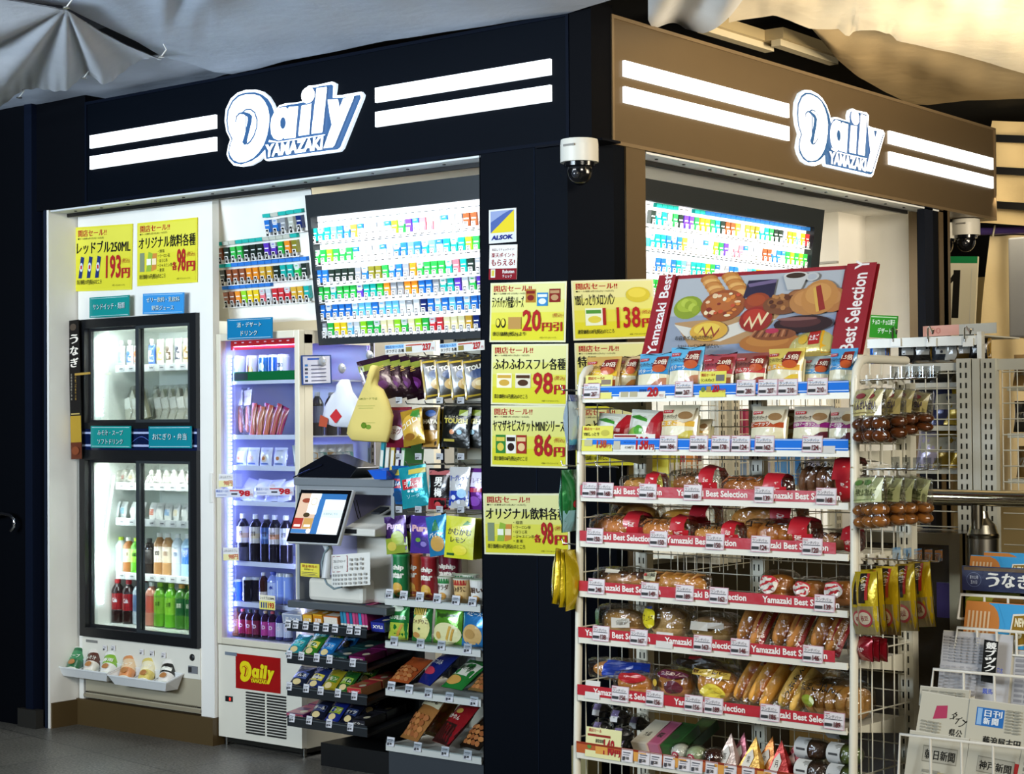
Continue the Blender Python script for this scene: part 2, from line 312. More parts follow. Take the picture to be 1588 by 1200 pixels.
# corner pillar: left face, chamfer, brownish return strip
pl = [(-.362, 0), (.070, 0), (.180, .150), (.180, .222), (.06, .36), (-.362, .36)]
s = MB(); n = len(pl); s.add([(x, y, z) for z in (0, H) for x, y in pl], [(i, (i+1) % n, n+(i+1) % n, n+i) for i in range(n)], NAVY, 'navy')
s.box((-.366, -.002, 0), (-.363, .3, H), '#02040a', 'navy'); s.box((-.09, -.0025, 0), (-.087, .0, H), '#0b1524', 'navy'); s.box((.083, -.001, H), (.188, .14, 3.1), '#020307', 'navy')
structure(s.build('corner_pillar')); bpy.data.objects['corner_pillar'].name = 'trim_5'
structure(MB().box((.06, .222, 0), (.189, .354, H), BRN, 'brownish').build('trim_6'))
structure(MB().box((.150, 2.833, 0), (.189, 2.93, H), '#141821', 'navy').box((.10, 2.93, 0), (.185, 3.0, H), '#0a0c10', 'navy').box((.02, 3.0, 0), (.189, 3.13, H), BRN, 'brownish').build('trim_7'))
structure(MB().box((-.36, .52, 0), (-.12, .56, H), '#e6e2d6', 'matte').build('wall_right'))
# ================================================================ signs
def sign(name, label, fn, wd, bars, lg, face, fm, edge):
    t = thing(name, label, 'shop sign')
    MB().box((0, 0, -.16), (wd, .50, 0), face, fm, fr=fn).build('housing', t, bevel=.004)
    e = MB(); wdt = .014
    for a, b in (((0, 0), (wd, wdt)), ((0, .5-wdt), (wd, .5)), ((0, wdt), (wdt, .5-wdt)), ((wd-wdt, wdt), (wd, .5-wdt))): e.box((a[0], a[1], 0), (b[0], b[1], .006), edge, fm, fr=fn)
    e.build('frame', t)
    for x0, x1 in bars:
        for z0 in (.332-.164+.0, .332-.064): pass
    for x0, x1 in bars:
        for za, zb in ((.168, .231), (.270, .332)):
            MB().box((x0, za, .0), (x1, zb, .012), (.92, .97, 1), 'sign_glow', fr=fn).build('light_bar', t)
    x0, x1 = lg
    l = MB(); l.draw(logo_spec((.92, .97, 1), (.012, .05, .13), 'sign_glow'), lambda x, y, z: fn(x0+x, .079+y, z+.012), x1-x0, .34, dz=.0012)
    n = len(LO); pts = [(x0+(x1-x0)*a, .079+.34*b) for a, b in LO]
    l.add([fn(a, b, z) for z in (0, .012) for a, b in pts], [(i, (i+1) % n, n+(i+1) % n, n+i) for i in range(n)], (.6, .7, .8), 'glow'); l.build('logo', t)
    return t
fl = frame((-2.851, 0, H), (1, 0, 0), (0, 0, 1), (0, -1, 0)); fr_ = frame((.189, .127, H), (0, 1, 0), (0, 0, 1), (1, 0, 0))
sign('shop_sign', 'dark navy fascia sign with glowing white stripes and logo above the drinks fridges', fl, 2.935, ((.046, .946), (1.931, 2.851)), (1.009, 1.868), NAVY, 'navy', '#060c18')
sign('shop_sign', 'bronze fascia sign with glowing white stripes and logo above the right-hand window', fr_, 3.58, ((.075, 1.341), (2.311, 3.529)), (1.39, 2.255), BRN, 'brownish', (.25, .18, .10))
# ================================================================ tarpaulins slung under the ceiling
def ztarp(z, px, py): return oz(z, px, py)
def lerp_tab(tab, t):
    for (a, b), (c, d) in zip(tab, tab[1:]):
        if a <= t <= c: return b+(d-b)*(t-a)/(c-a)
    return tab[0][1] if t < tab[0][0] else tab[-1][1]
def tarp(name, label, x0, x1, top, bot, z, col, wr, nu=90, nv=26, edge=None):
    def fn(u, v):
        px = x0+(x1-x0)*u; a = lerp_tab(bot, px); b = lerp_tab(top, px); py = a+(b-a)*v
        p = oz(z, px, py); return Vector((p.x, p.y, p.z+wr(px, py, v)))
    m = MB(); m.grid(fn, nu, nv, col, 'cloth'); m.grid(lambda u, v: fn(1-u, v)+Vector((0, 0, .004)), nu, nv, col, 'cloth')
    o = m.build(name); return tag(o, label, 'tarpaulin', 'grey tarpaulins' if edge else None)
def fan(cx, cy, k, amp, ph=0, r0=10):
    def g(px, py):
        a = math.atan2(py-cy, px-cx); d = math.hypot(px-cx, py-cy); return amp*math.sin(a*k+ph+.6*math.sin(a*5))*min(1, d/150)
    return g
g1 = fan(250, 88, 9, .014); g2 = fan(103, 13, 10, .030, 1); nz = lambda px, py: .006*math.sin(px*.021+py*.06)+.004*math.sin(px*.05-py*.033)
crease = lambda x, y: .010*math.exp(-abs(((x-250)*.18+(y-60))/6))*(x > 180)-.008*math.exp(-abs(((x-300)*.32+(y-40))/5))+.008*math.exp(-abs(((x-500)*.06+(y-50))/4))
tarp('tarpaulin', 'grey tarpaulin sheet covering the ceiling over the navy sign, right of the dark gap', -30, 960, [(-30, -420), (960, -420)], [(-30, -4), (0, 0), (95, 9), (106, 14), (151, 36), (212, 66), (251, 87), (300, 100), (330, 112), (360, 116), (400, 108), (440, 96), (480, 88), (600, 62), (700, 47), (880, 20), (945, 0), (960, -6)], 3.06, '#a8b0bc', lambda x, y, v: (.2+.8*min(1, v*4))*(g1(x, y)*1.1+nz(x, y)+crease(x, y)), 150, 26, 1)
tarp('tarpaulin', 'grey tarpaulin piece laced between two tie points, hanging in folds at top left', -30, 250, [(-30, 2), (0, 6), (97, 15), (104, 16), (121, 30), (157, 55), (196, 76), (240, 91), (250, 92)], [(-30, 175), (0, 166), (30, 150), (80, 141), (130, 122), (158, 124), (200, 112), (235, 94), (250, 93)], 3.02, '#a4a6aa', lambda x, y, v: g2(x, y)*.9+.003*math.sin(x*.35)*max(0, 1-v*3), 110, 30, 1)
tarp('tarpaulin', 'pale grey tarpaulin strip running under the folds down to the edge of the navy sign', -30, 375, [(-30, 150), (0, 140), (130, 95), (250, 84), (300, 92), (375, 90)], [(-30, 190), (0, 186), (60, 182), (135, 165), (230, 150), (300, 132), (345, 118), (375, 112)], 3.10, '#b4bcc8', lambda x, y, v: .010*math.sin(x*.017+2*v)*v+.5*nz(x, y), 90, 14, 1)
for i, q in enumerate(((103, 13), (250, 89), (130, 122), (30, 152))):
    p = oz(3.0, *q); m = MB(); m.lathe([(.013, 0, '#9a9a98'), (.013, .004, '#9a9a98')], n=12, mat='metal'); m.tube([(0, 0, .004), (.02, .01, .03), (-.01, .02, .06)], .003, '#c8c8c4', 'satin', 5); tag(put(m.build('tie_cord'), p), f'metal eyelet with a tie cord on the grey tarpaulins, {ORD[i]} of four', 'tie cord', 'eyelets on the grey tarpaulins')
gw = lambda x, y, v: (.3+.7*min(1, v*3))*.030*math.sin(x*.017+y*.02)+(.2+.8*min(1, v*3))*(.012*math.sin(x*.045-y*.05+1)+.004*math.sin(x*.11+y*.03))+.012*math.exp(-abs(((x-1200)*.25-(y-20))/7))-.012*math.exp(-abs(((x-1330)*.3-(y-30))/8))
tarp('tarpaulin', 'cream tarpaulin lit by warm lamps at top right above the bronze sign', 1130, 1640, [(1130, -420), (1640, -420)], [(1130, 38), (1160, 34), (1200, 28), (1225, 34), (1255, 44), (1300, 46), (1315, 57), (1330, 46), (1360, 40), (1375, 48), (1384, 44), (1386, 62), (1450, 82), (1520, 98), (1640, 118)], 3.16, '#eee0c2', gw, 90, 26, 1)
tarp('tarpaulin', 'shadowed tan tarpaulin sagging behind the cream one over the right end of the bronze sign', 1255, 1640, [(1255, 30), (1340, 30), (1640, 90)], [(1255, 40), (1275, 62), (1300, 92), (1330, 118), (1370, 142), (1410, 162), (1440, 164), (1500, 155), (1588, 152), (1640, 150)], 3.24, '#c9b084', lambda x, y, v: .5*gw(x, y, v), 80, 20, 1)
tarp('tarpaulin', 'bluish white end of a tarpaulin drooping over the top left corner of the bronze sign', 1005, 1160, [(1005, -300), (1160, -300)], [(1005, 20), (1012, 33), (1035, 43), (1062, 52), (1090, 44), (1110, 32), (1135, 16), (1160, -8)], 3.09, '#c9c8c4', lambda x, y, v: .03*math.sin(x*.06+y*.03), 40, 20, 1)
# fluorescent batten fixtures, unlit, hanging from the dark ceiling
for i, (a, b, lb) in enumerate((((1085, 40), (1190, 72), 'left'), ((1200, 62), (1290, 92), 'right'))):
    p = oz(3.3, *a); q = oz(3.3, *b)
    t = thing('ceiling_light', 'unlit dusty strip light, the '+lb+' one of two above the bronze sign', 'ceiling light', p, group='unlit strip lights above the bronze sign')
    d = q-p; MB().bar((0, 0, .03), d+Vector((0, 0, .03)), .10, '#b9a67c', 'satin', .05).build('housing', t); MB().bar((0, .02, -.01), d+Vector((0, .02, -.01)), .05, '#d3c8a8', 'satin', .03).build('tube_cover', t)
# ================================================================ printed sheets
RED = '#a81f22'; YEL = '#d6cf38'; PYEL = '#dcd9b4'; BLK = '#121210'
def pfr(n, d0, tl, tr, bl):
    a = on(n, d0, *bl); b = on(n, d0, *tl); c = on(n, d0, *tr); ex = (c-b); ey = (b-a); wv = ex.length; hv = ey.length
    ex.normalize(); ey = (ey-ex*ey.dot(ex)).normalized(); return frame(a, ex, ey), wv, hv
def sheet(name, label, cat, n, d0, tl, tr, bl, spec, back='#e8e6dc', group=None, mat='paper', th=.0015, lift=.0015, border=None):
    fn, wd, ht = pfr(n, d0, tl, tr, bl)
    m = MB(); m.box((0, 0, lift-.0014), (wd, ht, lift+th), back, mat, fr=fn)
    m.draw(spec, lambda x, y, z: fn(x, y, z+lift+th), wd, ht, mat); return tag(m.build(name), label, cat, group)
def sale(title, price, yen='円', tail='', pic=(), foot='', px=.5, kaku=False, back=PYEL, tw=.94):
    s = [('r', .02, .03, .98, .97, '#d9d694' if back == PYEL else '#d8d24a'), ('r', .02, .03, .98, .70, '#d8d474' if back == PYEL else '#d6cf3c'), ('r', .02, .03, .98, .50, '#d6d04e' if back == PYEL else '#d4cc34'), ('r', .02, .03, .98, .3, '#d2cb30')]
    s += [('t', '開店セール!!', .05, .845, .105, RED, {'w': .50, 'b': .035}), ('t', '■セール期間 6月12日(水)～16日(日)', .05, .795, .035, BLK, {'w': .46}),
          ('t', title, .03, .575, .19, BLK, {'w': tw, 'b': .05})]
    s += list(pic)
    s += [('t', price, px, .18, .36, RED, {'w': .95-px-.13*len(yen), 'b': .022}), ('t', yen, .965-.13*len(yen), .18, .15, RED, {'b': .05, 'w': .125*len(yen)}), ('t', '(税込)', .84, .40, .08, RED, {'w': .13})]
    if kaku: s.append(('t', '各', px-.08, .21, .13, RED, {'b': .04, 'w': .07}))
    s += [('t', foot, .05, .09, .085, BLK, {'w': .44, 'b': .03}), ('t', '※写真・イラストはイメージです。', .68, .06, .03, BLK, {'w': .22})]
    return s
def minipic(x, y, a, b, w=.12, h=.24): return [('r', x, y, x+w, y+h, a), ('e', x+w/2, y+h*.35, w*.35, h*.22, b), ('r', x+.01, y+h*.66, x+w-.01, y+h*.88, b)]
NY = (0, 1, 0); NX = (1, 0, 0)
drinks = [('r', .05, .22, .13, .52, '#7d8a6a'), ('p', [(.16, .22), (.24, .22), (.27, .5), (.2, .53)], '#8fae3c'), ('p', [(.25, .22), (.33, .25), (.34, .5), (.27, .5)], '#c9863a'), ('r', .17, .32, .24, .42, '#e9ecd8'), ('r', .26, .32, .33, .42, '#ead9b0')]
drinks += [('t', q, .36, .5-.075*i, .055, BLK, {'b': .02, 'w': qw}) for i, (q, qw) in enumerate((('・緑茶', .11), ('・ウーロン茶', .2), ('・ほうじ茶', .16), ('・ジャスミン茶', .24), ('・麦茶', .11)))]
cans = []
for i in range(3): cans += [('p', [(.07+.15*i, .2), (.13+.15*i, .2), (.17+.15*i, .52), (.11+.15*i, .54)], '#1c2f6b'), ('e', .12+.15*i, .37, .03, .07, '#c7cfd6'), ('r', .105+.15*i, .34, .135+.15*i, .4, '#b3242c')]
sheet('sale_poster', 'yellow opening-sale poster for 250 ml cans at 193 yen, left above the wall fridge', 'poster', NY, .172, (116, 353), (204, 347), (116.6, 452), sale('レッドブル250ML', '193', foot='表示価格210円(税込)のところ', pic=cans, px=.56, back=YEL), YEL)
sheet('sale_poster', 'yellow opening-sale poster for teas at 98 yen, right above the wall fridge', 'poster', NY, .172, (213, 346.4), (306, 337.1), (213.5, 443.9), sale('オリジナル飲料各種', '98', foot='表示価格116円(税込)のところ', pic=drinks, px=.68, kaku=True, back=YEL), YEL)
pack3 = minipic(.48, .66, '#a8742a', '#7c1f1a', .13, .22)+minipic(.63, .60, '#2f7fb8', '#d8dde0', .14, .22)+minipic(.79, .66, '#7c1f1a', '#b08a60', .14, .22)
sheet('sale_poster', 'creased yellow poster reading 20 yen off lunch packs, topmost on the pillar', 'poster', NY, -.002, (759.4, 439), (877, 436), (759.8, 530.5), sale('ランチパック特盛シリーズ', '20', '円引', foot='表示価格(税込)より', pic=pack3+[('e', .12, .32, .03, .08, BLK), ('e', .19, .32, .03, .08, BLK), ('e', .12, .33, .022, .06, '#e0d24a'), ('e', .19, .33, .022, .06, '#e0d24a'), ('r', .26, .22, .43, .42, '#b28a4a')], px=.45, tw=.42), PYEL)
sheet('sale_poster', 'yellow poster for fluffy souffle cakes at 98 yen, second down on the pillar', 'poster', NY, -.002, (760.7, 534), (879, 533), (762, 627), sale('ふわふわスフレ各種', '98', foot='表示価格116円(税込)のところ', pic=minipic(.08, .28, '#efe6c4', '#c9a040', .2, .24)+minipic(.33, .28, '#e0d6bc', '#4a2f1c', .2, .24), px=.56), PYEL)
sheet('sale_poster', 'yellow poster for mini biscuit series at 86 yen, third down on the pillar', 'poster', NY, -.002, (761.7, 628.5), (880, 628.5), (762, 723), sale('ヤマザキビスケットMINIシリーズ', '86', foot='表示価格106円(税込)のところ', pic=minipic(.07, .22, '#2f7a34', '#d8c24a', .13, .3)+minipic(.21, .22, '#e9e4d8', '#2b1a14', .13, .3)+minipic(.35, .22, '#9c2a20', '#e0c088', .13, .3), px=.58), PYEL)
sheet('sale_poster', 'yellow opening-sale poster for teas at 98 yen, lowest on the pillar', 'poster', NY, -.002, (751, 765), (884, 765), (752, 859), sale('オリジナル飲料各種', '98', foot='表示価格116円(税込)のところ', pic=drinks, px=.68, kaku=True), PYEL)
cn = Vector((.15, -.11, 0)).normalized(); c0 = cn.dot(Vector((.070, 0, 0)))+.002; cn = tuple(cn)
pill = lambda: None
sheet('sale_poster', 'creased yellow poster for melon bread at 138 yen, behind the rack top', 'poster', cn, c0, (885.8, 435.3), (1013, 432.3), (889.3, 528), sale('YBSしっとりメロンパン', '138', foot='通常価格158円(税込)のところ', pic=[('e', .8, .74, .15, .13, '#c9b93a'), ('e', .79, .77, .11, .08, '#d8c94e')]+[('r', .15, .24, .4, .53, '#dfe5cc'), ('r', .36, .24, .4, .53, '#9c2420'), ('e', .26, .34, .08, .06, '#d3c748'), ('r', .16, .44, .34, .5, '#4d8f3a')], px=.53, tw=.48), PYEL)
sheet('sale_poster', 'yellow sale poster half hidden behind the top shelf of the bread rack', 'poster', cn, c0, (891, 532), (1013, 530), (893, 622), sale('特撰ランチパック', '118', foot='通常価格138円のところ', px=.55), PYEL)
sheet('sale_poster', 'yellow sale poster glimpsed through the left side grid of the bread rack', 'poster', cn, c0, (892, 630), (1000, 630), (893, 722), sale('しっとりメロンパン', '98', foot='表示価格116円のところ', px=.55), YEL)
# security stickers
sheet('security_sticker', 'square silver and yellow security company sticker on the pillar', 'sticker', NY, -.002, (758.7, 326), (801, 322), (759, 378),
      [('r', .04, .04, .96, .96, '#cfd2cf'), ('r', .07, .3, .93, .95, '#d6c22a'), ('p', [(.07, .3), (.93, .95), (.07, .95)], '#4a5f9c'), ('p', [(.07, .62), (.55, .86), (.8, .95), (.07, .95)], '#8a98bd'), ('t', 'ALSOK', .09, .09, .14, '#1d2a78', {'w': .8, 'b': .06, 'sk': .15})], '#d6d8d4')
sheet('loyalty_sticker', 'white and crimson loyalty point check-in sticker below the security sticker', 'sticker', NY, -.002, (758, 380.5), (801, 379), (758.7, 434),
      [('r', 0, 0, 1, .32, '#7d1420'), ('t', '来店してチェックイン!', .09, .83, .07, '#6a2a2c', {'w': .8}), ('t', '楽天ポイント', .08, .64, .13, '#8c1a26', {'w': .84, 'b': .03}), ('t', 'もらえる!', .08, .40, .18, '#8c1a26', {'w': .84, 'b': .05}), ('t', 'Rakuten', .5, .18, .1, '#d8d4d0', {'w': .42, 'b': .03}), ('t', 'チェック', .5, .05, .09, '#d8d4d0', {'w': .34, 'b': .03}), ('r', .08, .06, .24, .3, '#dcdad0'), ('r', .11, .1, .21, .27, '#c7b84a')], '#dedcd6')
# aisle plates
def plate(label, tl, tr, bl, lines, col, y):
    s = [('r', .0, .0, 1, 1, col), ('r', .03, .06, .97, .075, '#cfe6ea'), ('r', .03, .925, .97, .94, '#cfe6ea')]
    for i, q in enumerate(lines):
        yy = .36 if len(lines) == 1 else (.56, .16)[i]; s.append(('t', q, .1 if len(lines) == 1 else (.5-.045*len(q)), yy, .3 if len(lines) == 1 else .24, '#0c2a33', {'b': .05, 'w': .8 if len(lines) == 1 else .09*len(q)}))
        s.append(('t', q, (.1 if len(lines) == 1 else (.5-.045*len(q)))-.006, yy+.012, .3 if len(lines) == 1 else .24, '#cfe4e6', {'b': .01, 'w': .8 if len(lines) == 1 else .09*len(q)}))
    sheet('category_sign', label, 'sign', NY, y, tl, tr, bl, s, col, mat='gloss', th=.003)
TEAL = '#1a8a86'; BLU = '#2b87bd'
plate('teal plate for sandwiches and noodles over the wall fridge, top left', (140, 461.6), (201.5, 457.4), (140, 493), ['サンドイッチ・麺類'], TEAL, .14)
plate('sky blue plate for jelly drinks and vegetable juice over the wall fridge, top right', (224, 455.6), (287.6, 453.2), (222.5, 487.4), ['ゼリー飲料・乳飲料', '野菜ジュース'], '#3a8fd0', .14)
plate('blue plate for alcohol and desserts over the narrow blue-lit fridge', (352.4, 495), (422, 491.6), (353.6, 527), ['酒・デザート', 'ドリンク'], '#17719f', .165)
plate('teal plate for soup and soft drinks between the wall fridge doors, left', (142, 660.4), (204, 660.4), (142, 694), ['みそ汁・スープ', 'ソフトドリンク'], TEAL, .14)
plate('teal plate for rice balls and lunch boxes between the wall fridge doors, right', (232, 661), (298, 660.4), (232, 694.6), ['おにぎり・弁当'], '#157f8c', .14)
sheet('eel_banner', 'tall black and gold banner with brush lettering hung left of the wall fridge', 'banner', NY, .13, (111.5, 497), (128, 495), (111.5, 712),
      [('r', 0, .31, 1, 1, '#14110e'), ('r', 0, .12, 1, .31, '#a8882c'), ('r', 0, 0, 1, .12, '#5c2c18'), ('r', .1, .32, .9, .33, '#b09a5a')]+[('t', c, .15, .83-.085*i, .065, '#e4ddd0', {'w': .7, 'b': .05}) for i, c in enumerate('うなぎ')]+[('e', .5, .95, .3, .025, '#4a3f34')]+[('t', c, .55, .60-.022*i, .016, '#a8873c', {}) for i, c in enumerate('一の重二の重特上重')]+[('t', c, .2, .60-.022*i, .016, '#b8b0a0', {}) for i, c in enumerate('土用の丑の日ご予約')]+[('e', .5, .06, .35, .03, '#7c3f22')], '#1a1612')
# ================================================================ cigarette racks
PROTO = {}
def pack(c1, c2):
    k = (c1, c2)
    if k not in PROTO:
        m = MB(); m.box((-.016, 0, 0), (.016, .02, .056), c1, 'gloss'); m.box((-.0162, -.0004, .036), (.0162, .0204, .0562), c2, 'gloss'); m.box((-.012, -.001, .030), (.012, 0, .035), '#dfe3e4', 'gloss'); m.box((-.008, -.001, .046), (.008, 0, .05), c1, 'gloss')
        PROTO[k] = m.build('cigarette_pack'); PROTO[k]['fresh'] = 1
        return PROTO[k]
    o = PROTO[k].copy(); COL.objects.link(o); return o
CW = {'#': 0}
PC = {'w': ('#c2c9cd', 'white'), 't': ('#1fa39a', 'teal'), 'b': ('#2a6fc0', 'blue'), 'l': ('#69b7e8', 'pale blue'), 'n': ('#1b2c66', 'navy'), 'g': ('#2fae4a', 'green'), 'e': ('#8fd42c', 'lime'), 'p': ('#5c3ab0', 'purple'), 'r': ('#c3343c', 'red'), 'k': ('#e0707c', 'pink'), 'o': ('#e08a28', 'orange'), 'y': ('#e6c82a', 'yellow'), 's': ('#8b9096', 'silver'), 'd': ('#23302a', 'dark'), 'c': ('#e2dcae', 'cream'), 'h': ('#8a4a2c', 'brown'), 'v': ('#7c7a2a', 'olive'), 'i': ('#c9a03a', 'gold'), 'a': ('#b0b4a8', 'ash grey')}
def cig_rack(label, fn, wd, ht, lit, rows, where, frcol='#161c20', glow=True, pitch=.0395):
    t = thing('cigarette_rack', label, 'display rack')
    x0, y0, x1, y1 = lit
    if glow:
        m = MB(); m.box((0, 0, -.10), (wd, ht, -.04), frcol, 'satin', fr=fn)
        for a, b in (((0, 0), (wd, y0)), ((0, y1), (wd, ht)), ((0, y0), (x0, y1)), ((x1, y0), (wd, y1))): m.box((a[0], a[1], -.04), (b[0], b[1], .01), frcol, 'satin', fr=fn)
        m.build('housing', t); MB().box((x0, y0, -.04), (x1, y1, -.034), (.95, .98, 1), 'rack_glow', fr=fn).build('backlight', t)
    else:
        MB().box((0, 0, -.03), (wd, ht, -.024), WHT, 'satin', fr=fn).build('back_panel', t)
    q = 0
    for ri, (ya, cols, hdr) in enumerate(rows):
        xs, ya, yb = ya
        n = len(cols); sl = (yb-ya)/max(1, n-1)
        if isinstance(xs, tuple): pitch = (xs[1]-xs[0])/(n-1); xs = xs[0]
        m = MB(); L = (n+.2)*pitch
        m.add([fn(xs-pitch*.6, ya-.008, -.02), fn(xs+pitch*(n-.4), yb-.008, -.02), fn(xs+pitch*(n-.4), yb-.008, .004), fn(xs-pitch*.6, ya-.008, .004), fn(xs-pitch*.6, ya-.011, .004), fn(xs+pitch*(n-.4), yb-.011, .004)], [(0, 1, 2, 3), (3, 2, 5, 4)], (.85, .86, .86), 'white_metal')
        for i in range(n):
            q += 1; cx = xs+pitch*i; cy = ya+sl*i
            m.box((cx-.011, cy-.010, .004), (cx+.011, cy+.024, .0048), (.88, .88, .88), 'paper', fr=fn); m.box((cx-.008, cy-.008, .0048), (cx+.008, cy+.021, .0051), BLK, 'paper', fr=fn)
            m.box((cx-.0055, cy-.004, .0051), (cx+.0055, cy+.017, .0054), (.85, .85, .85) if glow else '#1c1c1a', 'paper', fr=fn)
            sp = [('t', str(q), 0, 0, 1, BLK if glow else '#e4e4dc', {'b': .04, 'w': 1})]
            m.draw(sp, lambda x, y, z: fn(cx-.004+x, cy+.002+y, .0054+z), .008, .0105)
            if hdr and i < len(hdr) and hdr[i] != ' ': m.box((cx-pitch*.47, cy+.076, -.022), (cx+pitch*.47, cy+.093, -.004), PC[hdr[i]][0], 'paper', fr=fn)
            elif glow: m.box((cx-.012, cy+.083, -.033), (cx+.012, cy+.087, -.032), '#5a5e60', 'paper', fr=fn)
        m.build('rail', t)
        for i, c in enumerate(cols):
            if c == ' ': continue
            cx = xs+pitch*i; cy = ya+sl*i; c2 = 'w' if c in 'gbtkrlpnysv' and (i+ri) % 4 == 1 else c
            if c == 'w' and (i+ri) % 2: c2 = 'lskb'[(i+ri) % 4]
            o = pack(PC[c][0], PC[c2][0]); ex = fn(1, 0, 0)-fn(0, 0, 0); ey = fn(0, 1, 0)-fn(0, 0, 0); ez = fn(0, 0, 1)-fn(0, 0, 0); p = fn(cx, cy-.004+(.008 if glow else .012), -.002)
            o.matrix_world = Matrix(((ex.x, -ez.x, ey.x, p.x), (ex.y, -ez.y, ey.y, p.y), (ex.z, -ez.z, ey.z, p.z), (0, 0, 0, 1)))
            tag(o, f"{PC[c][1]} cigarette pack, {ORD[i]} from left, {ORD[ri]} row of {where}", 'cigarette pack', f'cigarette packs in {where}')
def mk(tl0, top, bot):
    return None
d1 = frame((-1.541, .283, 1.85), (1, 0, 0), (0, -.083, .669)); n1 = d1(0, 0, 1)-d1(0, 0, 0); D1 = n1.dot(d1(0, 0, 0))
def loc2(fn, n, D, px, py):
    p = on(n, D, px, py); o = fn(0, 0, 0); return (p-o).dot(fn(1, 0, 0)-o), (p-o).dot(fn(0, 1, 0)-o)
rows1 = []
for y, c in ((375, 'tttlbbiwwwwwegpwkkwwwwhhww'), (409, 'ggegggwwwwwwbblbtlwtttegww'), (440, 'bbddddsbvvgbbsoggggtktdwww'), (466.5, 'ggtgggpttgossoobbsttpwgppw'), (494, 'bbbbblllblllwwwnblblblbbww'), (522, 'wgyylweggccegcegrrcccinnww')):
    a, b = loc2(d1, n1, D1, 488+(y-375)*.105, y); rows1.append((((a, a+.0405*25), b, b), c, ''))
cig_rack('wide backlit cigarette display hanging in the opening left of the pillar', d1, 1.45, .674, (.022, .03, 1.43, .575), rows1, 'the lit left rack')
dp = frame((-2.207, .325, 1.965), (1, 0, 0), (0, -.125, .595)); n2 = dp(0, 0, 1)-dp(0, 0, 0); D2 = n2.dot(dp(0, 0, 0))
rows2 = []
for (xa, ya), (xb, yb), c, h in (((416, 363), (465, 356), 'bbsan', 'tattt'), ((342.5, 406), (458, 394), 'hdggdddppgov', 'taattttaaaat'), ((346.5, 440), (473, 430), 'dhhhooiidttgd', 'ttbbbbbbbbbbb'), ((352, 474), (477, 465), 'hhoeyykwrrriit', 'bbbbbbbb      ')):
    a, b = loc2(dp, n2, D2, xa, ya); a2, b2 = loc2(dp, n2, D2, xb, yb); rows2.append((((a, a2), b, b2), c, h))
cig_rack('sloping white panel of unlit cigarette packs above the narrow fridge', dp, .666, .608, (0, 0, 0, 0), rows2, 'the unlit panel', glow=False, pitch=.0352)
d3 = frame((-.083, .45, 1.83), (0, 1, 0), (.083, 0, .669)); n3 = d3(0, 0, 1)-d3(0, 0, 0); D3 = n3.dot(d3(0, 0, 0))
rows3 = []
for x, y, x2, y2, c, h in ((1012.4, 348.6, 1252, 379.6, 'dttsgdppgoygtdhhiaiivttgddsoelyr', ' tttt   ttbbbbbbbbbbbbbbbbbbbbbb'), (1010.6, 384, 1249, 408, 'tttbbbiwwwwwegpwkkwwwwhhbbwgegeg', ''), (1012, 421, 1235, 441, 'wbblbtlwtttegwwwbbwtltoibcwwggbw', ''), (1012, 455, 1235, 471, 'ggdsbvvgbbsoggggtktdwwwggtgggptt', '')):
    a, b = loc2(d3, n3, D3, x, y); a2, b2 = loc2(d3, n3, D3, x2, y2); rows3.append((((a, a2), b, b), c, h))
cig_rack('back-lit cigarette display seen through the right-hand window above the bread banner', d3, 1.68, .674, (.022, .03, 1.60, .585), rows3, 'the right window rack', pitch=.0455)
area('rack_lamp_left', (-.95, .10, 2.44), (-.95, .25, 2.05), 1.1, .03, 7, (1, 1, 1), 120); area('rack_lamp_right', (.10, 1.25, 2.43), (-.05, 1.25, 2.05), 1.4, .03, 10, (1, 1, 1), 120)
# ================================================================ product builders (front faces -y, base at z = 0)
def T(name, label, cat, loc, rot, group): return thing(name, label, cat, loc, tuple(R(a) for a in rot), group)
def bulge(w, h, d, pw=.55, cr=.05, sd=0):
    def D(x, y):
        u = min(1, max(0, x/w)); v = min(1, max(0, y/h)); v = min(1, max(0, (v-cr)/(1-2*cr)))
        return .0012+d/2*math.sin(math.pi*u)**pw*math.sin(math.pi*v)**pw*(1+.10*math.sin(9*u+sd)*math.sin(7*v+sd*2))
    return D
def pouch_mesh(w, h, d, body, spec, mat='foil', pw=.55, zig=.0, pm='pack', cr=.05, side=None, m=None, fr=None, nu=12, nv=14):
    m = m or MB(); sd = rnd.random()*6; D = bulge(w, h, d, pw, cr, sd)
    pin = lambda v: 1-.05*math.sin(math.pi*v)*(d/w*3)
    g = fr or (lambda x, y, z: Vector((x, y, z)))
    front = lambda x, y, z=0: g((x-w/2)*pin(y/h), -D(x, y)-z, y+zig*math.sin(x/w*38)*(1 if y > h*.97 else 0))
    back = lambda x, y: g((x-w/2)*pin(y/h), D(x, y), y)
    m.grid(lambda u, v: front(u*w, v*h), nu, nv, body, mat); m.grid(lambda u, v: back((1-u)*w, v*h), nu, nv, side or (body if not callable(body) else body(.5, .5)), mat)
    m.draw(spec, front, w, h, pm, z0=.0008, dz=.0003, curved=True); return m
def pouch(name, label, cat, loc, rot, w, h, d, body, spec, group=None, **k):
    o = put(pouch_mesh(w, h, d, body, spec, **k).build(name), loc, rot); return tag(o, label, cat, group)
